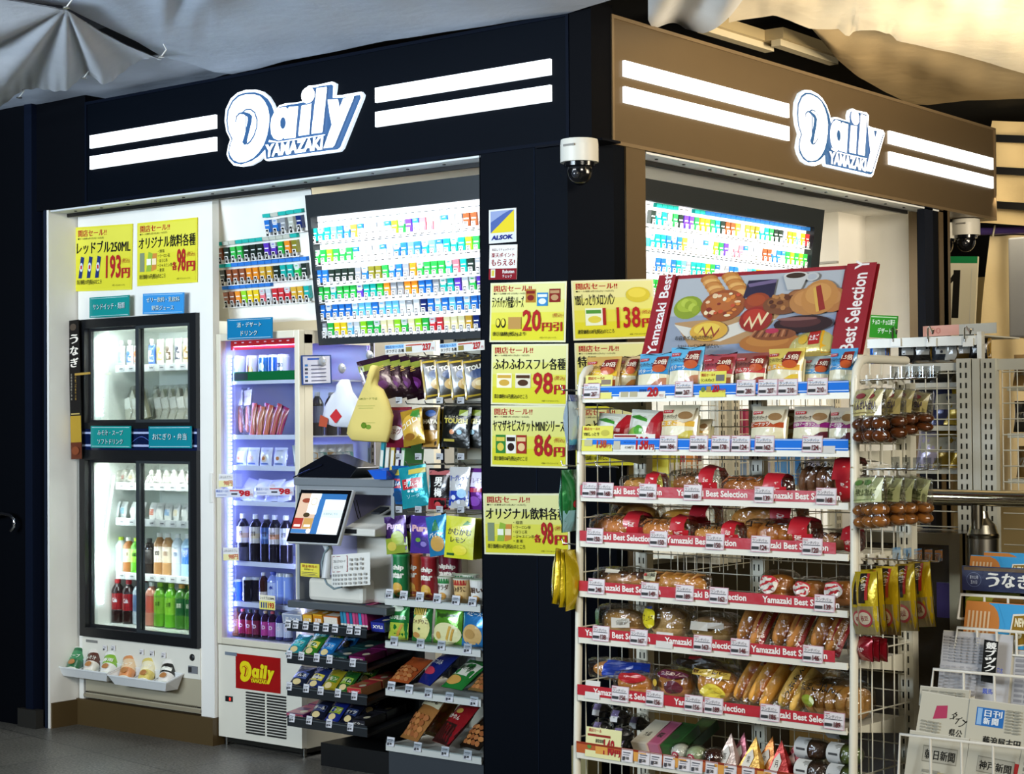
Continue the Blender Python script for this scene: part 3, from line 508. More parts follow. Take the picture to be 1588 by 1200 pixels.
def bottle(label, loc, r, h, liquid, lab, cap, group=None, clearb=True, text='', tcol='#e8e8e0', lz=(.30, .68), name='drink_bottle', band=None):
    t = thing(name, label, 'bottle', loc, (0, 0, 0), group)
    m = MB(); pf = [(r*.88, 0, liquid), (r, .02*h, liquid), (r, lz[0]*h-.003, liquid), (r*.95, lz[0]*h, liquid), (r*.95, lz[1]*h, liquid), (r, lz[1]*h+.003, liquid), (r*.97, .74*h, liquid), (r*.72, .83*h, liquid), (r*.42, .89*h, liquid), (r*.40, .91*h, liquid)]
    m.lathe(pf, mat='gloss', n=14).build('bottle', t)
    l = MB(); l.lathe([(r*.96, lz[0]*h, lab), (r*.965, (lz[0]*.4+lz[1]*.6)*h, band or lab), (r*.965, (lz[0]*.7+lz[1]*.3)*h, lab), (r*.96, lz[1]*h, lab)], n=16, mat='pack')
    rr = r*.97
    if text: l.draw([('t', text, .08, .45, .28, tcol, {'w': .84, 'b': .04})], lambda x, y, z: Vector(((rr+z)*math.sin(x/rr*.9-.1), -(rr+z)*math.cos(x/rr*.9-.1), y+lz[0]*h)), rr*1.0, (lz[1]-lz[0])*h, z0=.0006)
    l.build('label', t)
    MB().lathe([(r*.44, .905*h, cap), (r*.46, .915*h, cap), (r*.45, h, cap)], n=12, mat='satin').build('cap', t); return t
def can(label, loc, r, h, col, spec=(), group=None, top='#b8bcc0', name='drink_can'):
    t = thing(name, label, 'can', loc, (0, 0, 0), group)
    m = MB(); m.lathe([(r*.82, 0, top), (r, .05*h, col), (r, .9*h, top), (r*.86, h, top)], n=16, mat='gloss')
    m.draw(list(spec), lambda x, y, z: Vector(((r+z)*math.sin(x/r-.4), -(r+z)*math.cos(x/r-.4), y+.08*h)), r*1.2, .78*h, 'pack', z0=.0004); m.build('body', t)
    MB().lathe([(r*.80, h-.001, top), (r*.80, h+.001, top)], n=14, mat='metal').build('lid', t); return t
TAGN = [0]
def price_tag(loc, rot, label, price, group, w=.052, h=.036, bg='#e6e2e2', edge='#c98a92', small=False, yen=True, spec=None, th=.0008, cat='price tag'):
    m = MB(); m.box((-w/2, 0, 0), (w/2, th, h), bg, 'paper')
    e = .0012
    sp = [('r', 0, 0, 1, .03, edge), ('r', 0, .97, 1, 1, edge), ('r', 0, 0, .02, 1, edge), ('r', .98, 0, 1, 1, edge)] if edge else []
    if spec is not None: sp += spec
    elif small: sp += [('r', .15, .68, .8, .76, '#55555a'), ('r', .15, .52, .7, .58, '#77777c'), ('t', str(price), .3, .18, .24, BLK, {'b': .02}), ('r', .12, .1, .32, .4, '#44444a')]
    else: sp += [('r', .06, .86, .28, .9, '#b05060'), ('r', .07, .56, .9, .6, '#4a4a4c'), ('t', 'ランチパック'[:5], .08, .62, .2, '#2a2a2a', {'w': .75}), ('r', .06, .16, .42, .34, '#3a3a3c'), ('t', str(price), .5, .12, .32, '#5a1a1e', {'b': .03, 'w': .33}), ('t', '円', .86, .13, .16, '#5a1a1e', {'w': .09})]
    m.draw(sp, lambda x, y, z: Vector((x-w/2, -z, y)), w, h, 'paper')
    o = put(m.build('price_tag'), loc, rot); return tag(o, label, cat, group)
def bar_label(v): return v
# ================================================================ wall fridge, built into the white panel
Y1 = .175
s = MB(); F0, F1 = -3.106, -2.229
s.box((-3.14, Y1, .13), (F0, Y1+.04, H), WHT, 'matte'); s.box((F1, Y1, .13), (-2.138, .215, H), WHT, 'matte'); s.box((F0, Y1, 2.022), (F1, Y1+.04, H), WHT, 'matte')
structure(s.build('wall_front'))
structure(MB().box((-3.15, .01, 0), (-3.14, Y1, .125), '#4d3d22', 'satin').box((-3.15, Y1-.012, 0), (-2.138, Y1+.03, .13), '#4d3d22', 'satin').box((-2.15, Y1+.03, 0), (-2.138, .30, .13), '#4d3d22', 'satin').build('baseboard_front'))
fr1 = thing('wall_refrigerator', 'tall white fridge with black framed sliding doors built into the left wall', 'refrigerator', (-2.667, Y1, .13))
o1 = lambda m, n, **k: m.build(n, fr1, loc=(2.667, -Y1, -.13), **k)
WI = '#dfe4dc'
def shell(m, x0, x1, z0, z1, y0, y1, col, th=.02):
    m.box((x0-th, y0, z0-th), (x0, y1, z1+th), col); m.box((x1, y0, z0-th), (x1+th, y1, z1+th), col); m.box((x0, y0, z0-th), (x1, y1, z0), col); m.box((x0, y0, z1), (x1, y1, z1+th), col); m.box((x0-th, y1, z0-th), (x1+th, y1+th, z1+th), col)
m = MB(); shell(m, -3.05, -2.285, 1.50, 1.97, .20, .62, WI); shell(m, -3.05, -2.285, .50, 1.335, .20, .62, WI); o1(m, 'cabinet')
m = MB(); m.box((F0, .168, .30), (F1, .20, .446), '#dcd9cc'); m.box((F0+.02, .172, .14), (F1-.0, .20, .30), '#a79f88'); m.box((F0+.02, .170, .165), (F1, .173, .172), '#221d15'); m.box((F0+.01, .165, .145), (F1, .175, .158), '#8f866f')
for i in range(60): m.box((F0+.05+i*.0135, .1695, .166), (F0+.055+i*.0135, .1702, .176), '#6d6550')
m.lathe([(.014, 0, '#33363a'), (.014, .004, '#33363a')], n=14, fr=None) if False else None
m.box((-2.31, .165, .325), (-2.245, .169, .36), '#6f7276'); m.box((-2.31, .1645, .33), (-2.285, .1655, .355), '#2b2b2d'); m.box((F0+.03, .166, .415), (F0+.12, .169, .428), '#7a7a76'); o1(m, 'lower_panel')
m = MB(); m.blob((-2.283, .166, .40), (.017, .006, .017), '#17191c', 'satin', 16, 6); o1(m, 'lock')
BF = '#0b0d10'
def dframe(m, x0, x1, z0, z1, wx, wz0, wz1, y0=.150, y1=.20, col=BF, mat='satin'):
    m.box((x0, y0, z0), (x0+wx, y1, z1), col, mat); m.box((x1-wx, y0, z0), (x1, y1, z1), col, mat); m.box((x0+wx, y0, z0), (x1-wx, y1, z0+wz0), col, mat); m.box((x0+wx, y0, z1-wz1), (x1-wx, y1, z1), col, mat)
m = MB(); dframe(m, F0, F1, 1.477, 2.022, .045, .03, .045); dframe(m, F0, F1, .446, 1.373, .045, .045, .05); m.box((F0, .155, 1.373), (F1, .2, 1.477), '#0f1a3c', 'gloss')
for z in (1.39, 1.452): m.box((F0, .154, z), (F1, .156, z+.010), '#aab6d8', 'gloss')
m.tube([(F0+.26+i*.012, .1545, 1.42+.018*math.cos(i*.35)) for i in range(26)], .0015, '#5f78c8', 'gloss', 4); m.draw([('t', 'ク', 0, 0, 1, '#7fa0e0')], lambda x, y, z: Vector((-2.285+x, .153-z, 1.395+y)), .03, .035)
o1(m, 'door_surround')
DM = -2.667
for x0, x1, y in ((F0+.045, DM+.012, .188), (DM-.012, F1-.045, .166)):
    for z0, z1 in ((1.507, 1.977), (.491, 1.323)):
        fm = MB(); dframe(fm, x0, x1, z0, z1, .012 if y > .17 else .024, .014, .014, y-.006, y+.006, '#16181b' if y > .17 else '#2c3235')
        g = o1(fm, 'door'); MB().box((x0+.012, y-.002, z0+.014), (x1-.012, y+.001, z1-.014), '#ffffff', 'glass').build('pane', g)
def shelf(m, x0, x1, y0, y1, z, col='#e8ebe6', lip=.03, tag=.0):
    m.box((x0, y0, z-.006), (x1, y1, z), col); m.box((x0, y0-.006, z-lip), (x1, y0, z+.006), col)
def zof(y, px, py): return oy(y, px, py).z
ZS = {}
ZS['A'] = zof(.30, 240, 566); ZS['B'] = 1.505
ZS['C'] = zof(.30, 240, 751); ZS['D'] = zof(.30, 240, 807); ZS['E'] = zof(.30, 240, 892); ZS['F'] = .503
m = MB()
for k in 'ACDE': shelf(m, -3.0, -2.29, .30, .60, ZS[k])
for k in 'ACDE':
    for i in range(9): m.box((-2.97+.077*i, .292, ZS[k]-.026), (-2.93+.077*i, .294, ZS[k]+.001), '#cfd2cf', 'paper'); m.box((-2.965+.077*i, .2915, ZS[k]-.016), (-2.94+.077*i, .292, ZS[k]-.010), '#77797a', 'paper')
o1(m, 'shelf')
for x in (-3.046, -2.29):
    for z in (1.53, .53):
        pass
m = MB()
for i in range(34): m.box((-3.044, .222, .60+i*.0185), (-3.030, .238, .612+i*.0185), (.75, .95, 1), 'led')
for i in range(20): m.box((-3.044, .222, 1.54+i*.0195), (-3.030, .238, 1.552+i*.0195), (.75, .95, 1), 'led')
o1(m, 'led_strip')
area('fridge_lamp_upper', (-2.67, .23, 1.95), (-2.67, .42, 1.6), .7, .03, 4.5, (.93, 1, .97)); area('fridge_lamp_lower', (-2.67, .23, 1.31), (-2.67, .40, .8), .7, .03, 4, (.93, 1, .97)); area('fridge_lamp_side', (-3.02, .23, .9), (-2.5, .35, .8), .02, .7, 2, (.9, 1, .98)); area('fridge_lamp_bottom', (-2.67, .215, .87), (-2.67, .40, .6), .7, .02, 2, (.93, 1, .97))
def at(px, y, z):
    v = ray(px, 600); 
    # x where the vertical through (x, y) is seen at px, at height z
    p = oy(y, px, 600); a = oy(y, px, 900); return Vector((p.x+(a.x-p.x)*(p.z-z)/(p.z-a.z), y, z))
# jelly drink pouches with white spouts on the top shelf
JP = [('white and blue', '#dfe6ea', '#3b6fc4'), ('white and silver', '#e3e6e3', '#9fb4b0'), ('orange', '#e7e2d6', '#e0682a'), ('blue', '#2c5fb4', '#dfe6f0'), ('cream', '#e6e0c8', '#c9a24a'), ('brown and white', '#e9e4d4', '#5a4630'), ('white', '#eceae2', '#444a5a'), ('beige', '#e0d2aa', '#8a6a3a')]
for i, px in enumerate((176, 189, 202, 214, 236, 249, 263, 277, 290)):
    nm, a, b = JP[[0, 1, 0, 2, 3, 4, 5, 6, 7][i]]; p = at(px, .36, ZS['A'])
    t = T('jelly_drink', f'{nm} jelly drink pouch, {ORD[i]} from left, wall fridge top shelf', 'drink pouch', p, (0, 0, -8), 'jelly drink pouches on the top shelf')
    hh = .105 if i < 5 else .13
    pouch_mesh(.062, hh, .03, a, [('r', .1, .2, .9, .5, b), ('e', .5, .62, .28, .12, b), ('t', 'ゼリー', .15, .75, .1, b, {'w': .7})], mat='pack').build('pouch', t)
    if i < 5: MB().lathe([(.008, hh-.004, '#e6e8e6'), (.008, hh+.008, '#e6e8e6'), (.012, hh+.01, '#eef0ee'), (.012, hh+.028, '#eef0ee')], n=10).build('spout', t)
# sandwiches: triangular packs leaning in a row
def sandwich(label, p, rz, fill, group, sc=1):
    t = T('sandwich_pack', label, 'sandwich', p, (0, -14, rz), group)
    m = MB(); tri = [(0, 0), (.10*sc, 0), (.09*sc, .11*sc)]
    for y0, y1, c in ((0, .007, '#e9e4cf'), (.007, .011, fill), (.011, .018, '#e9e4cf'), (.018, .022, fill), (.022, .028, '#e9e4cf')):
        m.add([(x-.05, y0 if k == 0 else y1, z) for k in (0, 1) for x, z in tri], [(0, 1, 2), (5, 4, 3), (0, 3, 4, 1), (1, 4, 5, 2), (2, 5, 3, 0)], c, 'matte')
    m.build('bread', t)
    m = MB(); tri = [(-.006, -.003), (.106*sc, -.003), (.10*sc, .122*sc), (.085*sc, .122*sc)]
    m.add([(x-.05, y, z) for y in (-.003, .031) for x, z in tri], [(0, 1, 2, 3), (7, 6, 5, 4), (0, 4, 5, 1), (1, 5, 6, 2), (2, 6, 7, 3), (3, 7, 4, 0)], '#ffffff', 'film')
    m.box((.0, -.0045, .045*sc), (.045, -.0035, .085*sc), '#e8e6d8', 'paper'); m.build('wrapper', t)
for i, px in enumerate((176, 187, 198, 211, 234, 245, 257, 269, 281, 294)):
    sandwich(f'{"ham" if i % 3 else "egg"} sandwich pack, {ORD[i]} from left in the wall fridge sandwich row', at(px, .47-.036*(i % 5 if i < 4 else (i-4) % 6), ZS['B']+.008), 4, ['#e6dc9a', '#d8b8a0', '#b8c890'][i % 3], 'sandwich packs in the wall fridge', 1.35)
# rice balls in film, two shelves
def onigiri(label, p, rz, col, group, s=1):
    t = T('rice_ball', label, 'rice ball', p, (-12, 0, rz), group)
    m = MB()
    def tri(k): return [(-.036*k*s, 0), (.036*k*s, 0), (.040*k*s, .010*s), (.008*k*s, .066*s), (-.008*k*s, .066*s), (-.040*k*s, .010*s)]
    P0 = [(x, y, z) for y, k in ((-.016, .9), (-.010, 1), (.010, 1), (.016, .9)) for x, z in tri(k)]
    fs = [(5, 4, 3, 2, 1, 0), (18, 19, 20, 21, 22, 23)]+[(a*6+i, a*6+(i+1) % 6, a*6+6+(i+1) % 6, a*6+6+i) for a in range(3) for i in range(6)]
    m.add(P0, fs, '#dcdcd2', 'pack'); m.draw([('r', .32, 0, .68, .55, '#23291f'), ('e', .5, .42, .18, .16, col), ('r', .36, .1, .64, .26, '#e6e4da')], lambda x, y, z: Vector((x-.036*s, -.0165-z, y)), .072*s, .066*s, 'pack', z0=.0008)
    m.build('rice', t)
    w_ = MB(); k = 1.03; w_.add([(x*k, y*1.2, z*k) for x, y, z in P0], fs, '#ffffff', 'film'); w_.add([(-.008, -.004, .066*s), (.008, .004, .066*s), (.024, -.008, .088*s), (-.020, .008, .092*s)], [(0, 1, 2, 3)], '#ffffff', 'film'); w_.build('wrapper', t)
for i, px in enumerate((181, 193, 205, 216, 236, 247, 259, 271, 283, 295)):
    onigiri(f'rice ball in clear film, {ORD[i]} from left on the rice ball shelf', at(px, .35, ZS['C']), -12+6*(i % 3), ['#d8e0d0', '#c9403a', '#c9a24a', '#5a8a4a'][i % 4], 'rice balls in the wall fridge')
for i, px in enumerate((180, 191, 206, 219, 236, 247, 260, 273, 286, 297)):
    c = ['#d87a5a', '#8fb4c8', '#dfe3dc', '#9cc0d0', '#c96a4a', '#e3e3dc', '#7fa0c0', '#dcd0b0', '#e6e6e0', '#c8c0b0'][i]
    pouch('wrapped_snack', f'small clear wrapped bread roll, {ORD[i]} from left on the shelf under the rice balls', 'wrapped food', at(px, .35, ZS['D']), (-10, 0, -10+rnd.uniform(-8, 8)), .058, .085, .036, '#dfe0da', [('r', .12, .25, .88, .6, c), ('t', 'おむすび', .15, .66, .12, '#3a3a3a', {'w': .7})], 'wrapped rolls under the rice balls', mat='pack')
# bottles
BW = [(188, '#d9e2dc', '#b8d4cc', '#b9d62a', 'clear bottle with lime cap', '', '#333333'), (200, '#a86a3a', '#e0d8c0', '#dfe3dc', 'brown tea bottle with pale label', '紅茶', '#5a3018'), (212, '#5fae2c', '#8fce3a', '#b9d62a', 'bright green tea bottle', '緑', '#205010'),
      (232, '#2a2420', '#2b2622', '#23251f', 'black coffee bottle', '', '#fff'), (248, '#a87c4c', '#e3ddd0', '#dfe3dc', 'milk coffee bottle', 'BOSS', '#222'), (261, '#b58a5a', '#d8c9ae', '#e6e8e4', 'milk tea bottle', '紅茶花', '#6a3018'), (276, '#c9d6dc', '#d5dde0', '#e6e8e4', 'clear water bottle', '天然水', '#3a5a8a'), (291, '#9fc2dc', '#2a6fc8', '#e6e8e4', 'blue-labelled sports drink bottle', 'ポカリ', '#eef')]
for i, (px, li, la, ca, nm, tx, tc_) in enumerate(BW):
    bottle(f'{nm}, {ORD[i]} from left on the second lowest wall fridge shelf', at(px, .35, ZS['E']), .031, .205 if i > 3 else .175, li, la, ca, 'bottles on the second lowest wall fridge shelf', text=tx, tcol=tc_)
BX = [(152, '#d8d4b8', '#e6dca8', '#dfe3dc', 'pale yellow bottle with white cap', '', '#333'), (167, '#cfd4cc', '#8fb8c8', '#dfe3dc', 'white bottle with blue grey label', '', '#333'), (183, '#2a0e0a', '#a8141c', '#c01820', 'cola bottle with red cap', 'Cola', '#eee'), (200, '#2a0e0a', '#b0181e', '#c01820', 'cola bottle with red cap and label', 'Cola', '#eee'), (216, '#b8c4cc', '#5a7aa8', '#c01820', 'clear soda bottle with red cap', '', '#eee'), (236, '#d08a70', '#d8604a', '#dfe3dc', 'peach drink bottle', '', '#eee'),
      (249, '#6fb82c', '#8fd03a', '#a4d82c', 'light green tea bottle', 'お茶', '#1f4a14'), (266, '#6fc22c', '#9ade3a', '#a4d82c', 'lime green tea bottle', 'お茶', '#1f4a14'), (282, '#4a8a2c', '#14642c', '#d6a03a', 'dark green tea bottle', '濃茶', '#e8f0d0'), (297, '#4a8a2c', '#0f5a28', '#d6a03a', 'deep green tea bottle at the door edge', '濃茶', '#e8f0d0')]
for i, (px, li, la, ca, nm, tx, tc_) in enumerate(BX):
    bottle(f'{nm}, {ORD[i]} from left on the wall fridge floor', at(px, .33, ZS['F']), .034, .215, li, la, ca, 'bottles on the wall fridge floor', text=tx, tcol=tc_)
    if i % 2 == 0: bottle(f'{nm}, in the row behind on the wall fridge floor', at(px+9, .45, ZS['F']), .034, .215, li, la, ca, 'back row bottles on the wall fridge floor')
# white trays with instant soup packets
def tray(label, px0, px1, py, items):
    z = zof(.10, (px0+px1)/2, py)+.004; a = at(px0, .10, z).x; b = at(px1, .10, z).x
    t = thing('display_tray', label, 'tray', ((a+b)/2, .165, z-.04), group='white trays under the wall fridge'); w_ = b-a
    m = MB(); pr = lambda y, zz, k: [(-w_/2*k, y, zz), (w_/2*k, y, zz)]
    q = [(-w_/2, -.105, .045), (w_/2, -.105, .045), (w_/2, 0, .075), (-w_/2, 0, .075), (-w_/2*.86, -.085, 0), (w_/2*.86, -.085, 0), (w_/2*.86, -.01, 0), (-w_/2*.86, -.01, 0)]
    m.add(q, [(0, 1, 5, 4), (1, 2, 6, 5), (2, 3, 7, 6), (3, 0, 4, 7), (4, 5, 6, 7)], '#d6d8d6', 'satin')
    for i in range(4):
        k = 0 if i == 0 else i; m.bar(q[i], q[(i+1) % 4], .006, '#dfe1df')
    for i in (1, 2): m.bar((-w_/2+w_*i/3, -.10, .03), (-w_/2+w_*i/3, -.02, .05), .004, '#cfd1cf')
    m.build('tray', t)
    for i, (nm, c, c2, tx) in enumerate(items):
        o = T('soup_cup', f'{nm}, lying in the {label.split(",")[0]}', 'soup cup', ((a+b)/2-w_/2+w_*(i+.5)/3, .105, z-.022), (-38, 0, 12), None)
        MB().lathe([(.026, 0, '#dcdccc'), (.027, .004, c), (.030, .045, c2), (.033, .085, c), (.036, .098, '#e6e6dc'), (.036, .102, '#e6e6dc')], n=16, mat='pack').build('cup', o)
        l = MB(); l.draw([('t', tx, .1, .5, .2, '#f0f0e4', {'w': .8, 'b': .03}), ('e', .5, .25, .25, .14, '#a8703a')], lambda x, y, zz: Vector(((.034+zz)*math.sin(x/.033-.8), -(.034+zz)*math.cos(x/.033-.8), y)), .05, .095, 'pack', z0=.001); l.build('cup_print', o)
        put(o, o.location, (-50, 0, 28)); o.scale = (1.3, 1.3, 1.25)
tray('left white tray, hooked under the wall fridge door', 98, 176, 1040, [('green soup cup', '#2f6a44', '#3f8a5a', 'スープ'), ('brown soup cup', '#e3ddd2', '#5a2f22', 'みそ汁'), ('white and lime soup cup', '#e8e8e0', '#86b83a', '春雨')])
tray('right white tray, hooked under the wall fridge door', 177, 268, 1054, [('orange soup cup', '#d89058', '#e6c8a0', 'スープ'), ('yellow soup cup', '#dcc86a', '#efe6c0', 'スープ'), ('white and black soup cup', '#e8e4da', '#25231f', '麺')])
for i, (px, py) in enumerate(((163, 1004), (176, 1004), (220, 1010), (236, 1012), (254, 1015))):
    p = oy(.164, px, py); price_tag((p.x, .163, p.z-.015), (0, 0, 0), f'small clipped price tag, {ORD[i]} from left above the soup trays', 150, 'price tags above the soup trays', w=.030, h=.026, edge='#a8a8a4', small=True)
# ================================================================ narrow blue-lit fridge
X0, X1, Y2 = -2.134, -1.583, .30
fr2 = thing('upright_refrigerator', 'narrow white upright fridge with a glass door and violet blue light', 'refrigerator', (-1.86, .19, 0))
o2 = lambda m, n, **k: m.build(n, fr2, loc=(1.86, -.30, 0), **k)
FC = '#cfc9b4'
m = MB(); IB = '#c9cdea'; yb = .775
m.box((X0, .335, .47), (X0+.03, yb, 1.90), IB); m.box((X0, .335, .47), (X1-.004, yb, .50), IB); m.box((X0, .335, 1.885), (X1-.004, yb, 1.90), IB); m.box((X0, yb, .47), (X1, yb+.02, 1.90), IB)
m.box((X0-.002, .335, 1.90), (X1, yb+.03, 1.918), FC); m.box((X0, .335, .04), (X1, yb+.02, .47), FC); m.box((X1-.02, .335, 1.86), (X1, yb, 1.90), FC); m.box((X1-.02, .335, .47), (X1, yb, .505), FC); m.box((X1-.022, .335, .47), (X1, .385, 1.90), FC); o2(m, 'cabinet')
m = MB(); m.box((X1-.02, yb-.012, .505), (X1+.002, yb+.012, 1.88), '#a9adb8', 'metal')
for k in range(40): m.box((X1+.0015, yb-.004, .53+k*.034), (X1+.003, yb+.004, .545+k*.034), '#1a1a20')
o2(m, 'rear_post'); MB().box((X1-.012, .385, .505), (X1-.008, yb-.012, 1.86), '#ffffff', 'glass').build('side_pane', fr2, loc=(1.86, -.30, 0))
m = MB(); dframe(m, X0, X1, .475, 1.918, .030, .03, .034, .300, .335, FC); m.box((X0-.028, .278, 1.13), (X0-.006, .300, 1.27), '#dcdad0'); d = o2(m, 'door', bevel=.003)
MB().box((X0+.03, .316, .505), (X1-.03, .320, 1.884), '#ffffff', 'glass').build('pane', d)
m = MB(); m.box((X0+.002, .305, .045), (X1, .335, .470), '#dad6c6'); m.box((X0+.05, .302, .425), (X0+.13, .306, .44), '#6f7a86'); m.box((X0+.055, .298, .212), (X0+.10, .306, .236), '#15161a')
m.box((X0+.083, .2965, .217), (X0+.093, .2985, .231), (1, .05, .03), 'glow')
for k in range(2):
    for i in range(15): m.box((X0+.193+k*.139, .2985, .078+i*.0131), (X0+.314+k*.139, .3055, .0845+i*.0131), '#1a1a18')
for x in (X0+.02, X1-.02): m.tube([(x, .34, .0), (x, .34, .05)], .01, '#6a6a66', 'metal'); 
m.box((X0+.02, .34, .015), (X1-.02, .80, .04), '#14140f'); o2(m, 'lower_panel')
m = MB(); wq, hq = .295, .160; q0 = (X0+.122, .3035, .278)
m.box((q0[0], .3025, q0[2]), (q0[0]+wq, .305, q0[2]+hq), '#9c1414', 'gloss'); m.draw(logo_spec('#e2cf1e', None, 'gloss', '#9c1414'), lambda x, y, z: Vector((q0[0]+.022+x, .3022-z, q0[2]+.028+y)), wq-.044, hq-.052, 'gloss'); o2(m, 'logo_plate')
ZT = {}
for k, y in (('a', 590), ('b', 676), ('c', 724), ('d', 779), ('e', 873), ('f', 937)): ZT[k] = zof(.25, 400, y)
ZT['g'] = .505
m = MB()
for k in 'abcdef': shelf(m, X0+.035, X1-.035, .36, .76, ZT[k], '#d4d8f0', .016)
m.box((X0+.05, .352, ZT['a']-.0), (X1-.04, .356, ZT['a']+.042), '#12703a', 'gloss'); m.box((X0+.05, .3515, ZT['a']+.004), (X0+.16, .3525, ZT['a']+.036), '#3a4a44', 'gloss')
m.box((X0+.045, .352, 1.842), (X1-.045, .357, 1.885), '#c4262c', 'gloss')
for i in range(9): m.box((X0+.07+.05*i, .351, 1.873), (X0+.085+.05*i, .353, 1.878), '#f0e0e0')
o2(m, 'shelf')
m = MB()
for i in range(70): m.box((X0+.034, .345, .53+i*.0185), (X0+.044, .358, .541+i*.0185), (.35, .42, 1), 'led')
o2(m, 'led_strip')
area('blue_fridge_lamp', (-2.075, .245, 1.2), (-1.8, .40, 1.2), .015, 1.3, 3.5, (.30, .36, 1.0)); area('blue_fridge_lamp_front', (-1.86, .245, 1.86), (-1.86, .45, 1.2), .42, .015, 4, (.40, .46, 1.0))
area('blue_fridge_lamp_low', (-1.65, .245, 1.0), (-1.9, .42, .9), .015, .9, 2.5, (.42, .46, 1.0))
for i, (px, c, nm, s) in enumerate(((372, '#cfd4da', 'silver highball can', [('t', '無糖', .1, .3, .3, '#4a5a78', {'w': .8})]), (392, '#d9d4cc', 'white and yellow sour can', [('e', .7, .4, .3, .3, '#d9c24a'), ('e', .3, .5, .15, .2, '#8a3a3a')]), (411, '#2a74b0', 'blue and white beer can', [('r', 0, .05, 1, .3, '#d8dce0'), ('e', .5, .6, .35, .2, '#d0e4f0'), ('t', 'BEER', .2, .1, .12, '#333', {'w': .6})]), (426, '#1c5fc0', 'deep blue beer can', [('r', .6, .1, .95, .3, '#cdd8e8')]), (440, '#dfe2ea', 'white can with navy lettering', [('t', 'ZERO', .0, .55, .2, '#1a2766', {'b': .04, 'w': .9}), ('t', 'DRY', .1, .2, .2, '#1a2766', {'b': .04, 'w': .8})]))):
    can(f'{nm}, {ORD[i]} from left on the top shelf of the narrow fridge', at(px, .29, ZT['a']), .031, .118, c, s, 'cans on the top shelf of the narrow fridge')
# sausages and salami sticks on card hooks
for i, (px, rz) in enumerate(((357, -22), (371, -14), (381, -8))):
    t = T('sausage_pack', f'clear pouch holding a fat pink sausage, {ORD[i]} from left in the narrow fridge', 'sausage', at(px+4, .29+.01*i, ZT['b']+.004), (-6, rz*.8, 0), 'sausage pouches in the narrow fridge')
    pouch_mesh(.062, .225, .022, '#d8d6e6', [('r', .08, .62, .92, .95, '#e6dfe2'), ('t', 'ソーセージ', .15, .78, .06, '#a03a44', {'w': .7})], mat='film', pm='pack').build('pouch', t)
    MB().tube([(0, 0, .012), (0, 0, .03), (.002, 0, .08), (0, 0, .13), (0, 0, .142)], [.006, .014, .0145, .013, .005], '#c07a62', 'gloss', 10).build('sausage', t)
for i in range(9):
    px = 391+i*5.2; c = ['#c04a3a', '#b8384a', '#c86a3a', '#b03060', '#c45a32', '#a02a66', '#b8404a', '#8a2270', '#a82a5c'][i]
    pouch('salami_stick', f'red striped salami stick pack, {ORD[i]} from left behind the blue tag', 'salami', at(px, .28+.012*(i % 2), ZT['b']+.004), (-4, 3+i*2.2, 0), .032, .15-.008*(i % 3), .014, c, [('r', .1, .05, .28, .8, '#d9905a'), ('r', .55, .05, .7, .8, '#d99a6a'), ('t', 'サラミ', .2, .82, .1, '#f0dcd0', {'w': .6})], 'salami sticks in the narrow fridge', mat='pack', nu=6, nv=8)
for i, (px, w_, c) in enumerate(((374, .075, '#e0d6c8'), (392, .08, '#e6d8c0'), (412, .08, '#dccab0'), (434, .085, '#dfe0ea'))):
    t = T('dessert_pack', f'wrapped cream cake, {ORD[i]} from left on the third shelf of the narrow fridge', 'cake', at(px, .29, ZT['c']+.002), (-8, 0, 0), 'wrapped cakes on the third shelf')
    pouch_mesh(w_, .088, .04, '#d4d8ea', [('e', .5, .4, .26, .2, c), ('e', .5, .4, .14, .1, '#b8763a'), ('t', 'ふわふわ', .2, .78, .08, '#44507a', {'w': .6}), ('r', .2, .08, .8, .16, '#5f78b0')], mat='pack').build('wrapper', t)
for i, (px, c) in enumerate(((378, '#d6d2d8'), (398, '#e0d8cc'), (420, '#d8c8a8'), (440, '#dcd8e2'))):
    t = T('dessert_pack', f'crinkled white cake bag, {ORD[i]} from left on the fourth shelf of the narrow fridge', 'cake', at(px, .31, ZT['d']+.002), (-30, 12-8*i, 0), 'cake bags on the fourth shelf')
    pouch_mesh(.10, .115, .05, '#d6d8e4', [('e', .5, .5, .25, .2, c), ('t', '生どら', .25, .2, .1, '#6a5a8a', {'w': .5})], mat='pack').build('wrapper', t)
for i, px in enumerate((377, 397, 414, 427, 444)):
    bottle(f'dark tea bottle with pale label, {ORD[i]} from left in the narrow fridge', at(px, .29, ZT['e']), .032, .222, '#1b1620', ['#dcd8dc', '#d8d2d0', '#3a5aa0', '#d6cfd4', '#cfd4e0'][i], '#d4d6e4', 'dark tea bottles in the narrow fridge', text='むぎ茶', tcol='#4a3a3a', lz=(.40, .74), band=['#d6b8a0', '#dcc8a8', '#6a8ac8', '#d49a7a', '#e0e0e8'][i])
can('blue patterned coffee can, leftmost on the lowest but one narrow fridge shelf', at(369, .29, ZT['f']), .027, .105, '#3a6ad0', [('e', .4, .6, .2, .15, '#dfe6f4'), ('e', .6, .3, .2, .12, '#1c3aa0')], 'coffee on the lower narrow fridge shelf')
can('black coffee can with tall white lettering in the narrow fridge', at(386, .29, ZT['f']), .031, .118, '#121018', [('t', 'BLAC', .35, .0, .45, '#dadce8', {'w': 1.0, 'rot': 90, 'b': .03})], 'coffee on the lower narrow fridge shelf')
can('plain black coffee can beside the brown glass bottle in the narrow fridge', at(399, .31, ZT['f']), .027, .118, '#1a1420', [], 'coffee on the lower narrow fridge shelf')
bottle('slim brown glass bottle on the lower shelf of the narrow fridge', at(409, .28, ZT['f']), .023, .145, '#3a1c16', '#d6c8c0', '#d0ccd0', None, lz=(.12, .4))
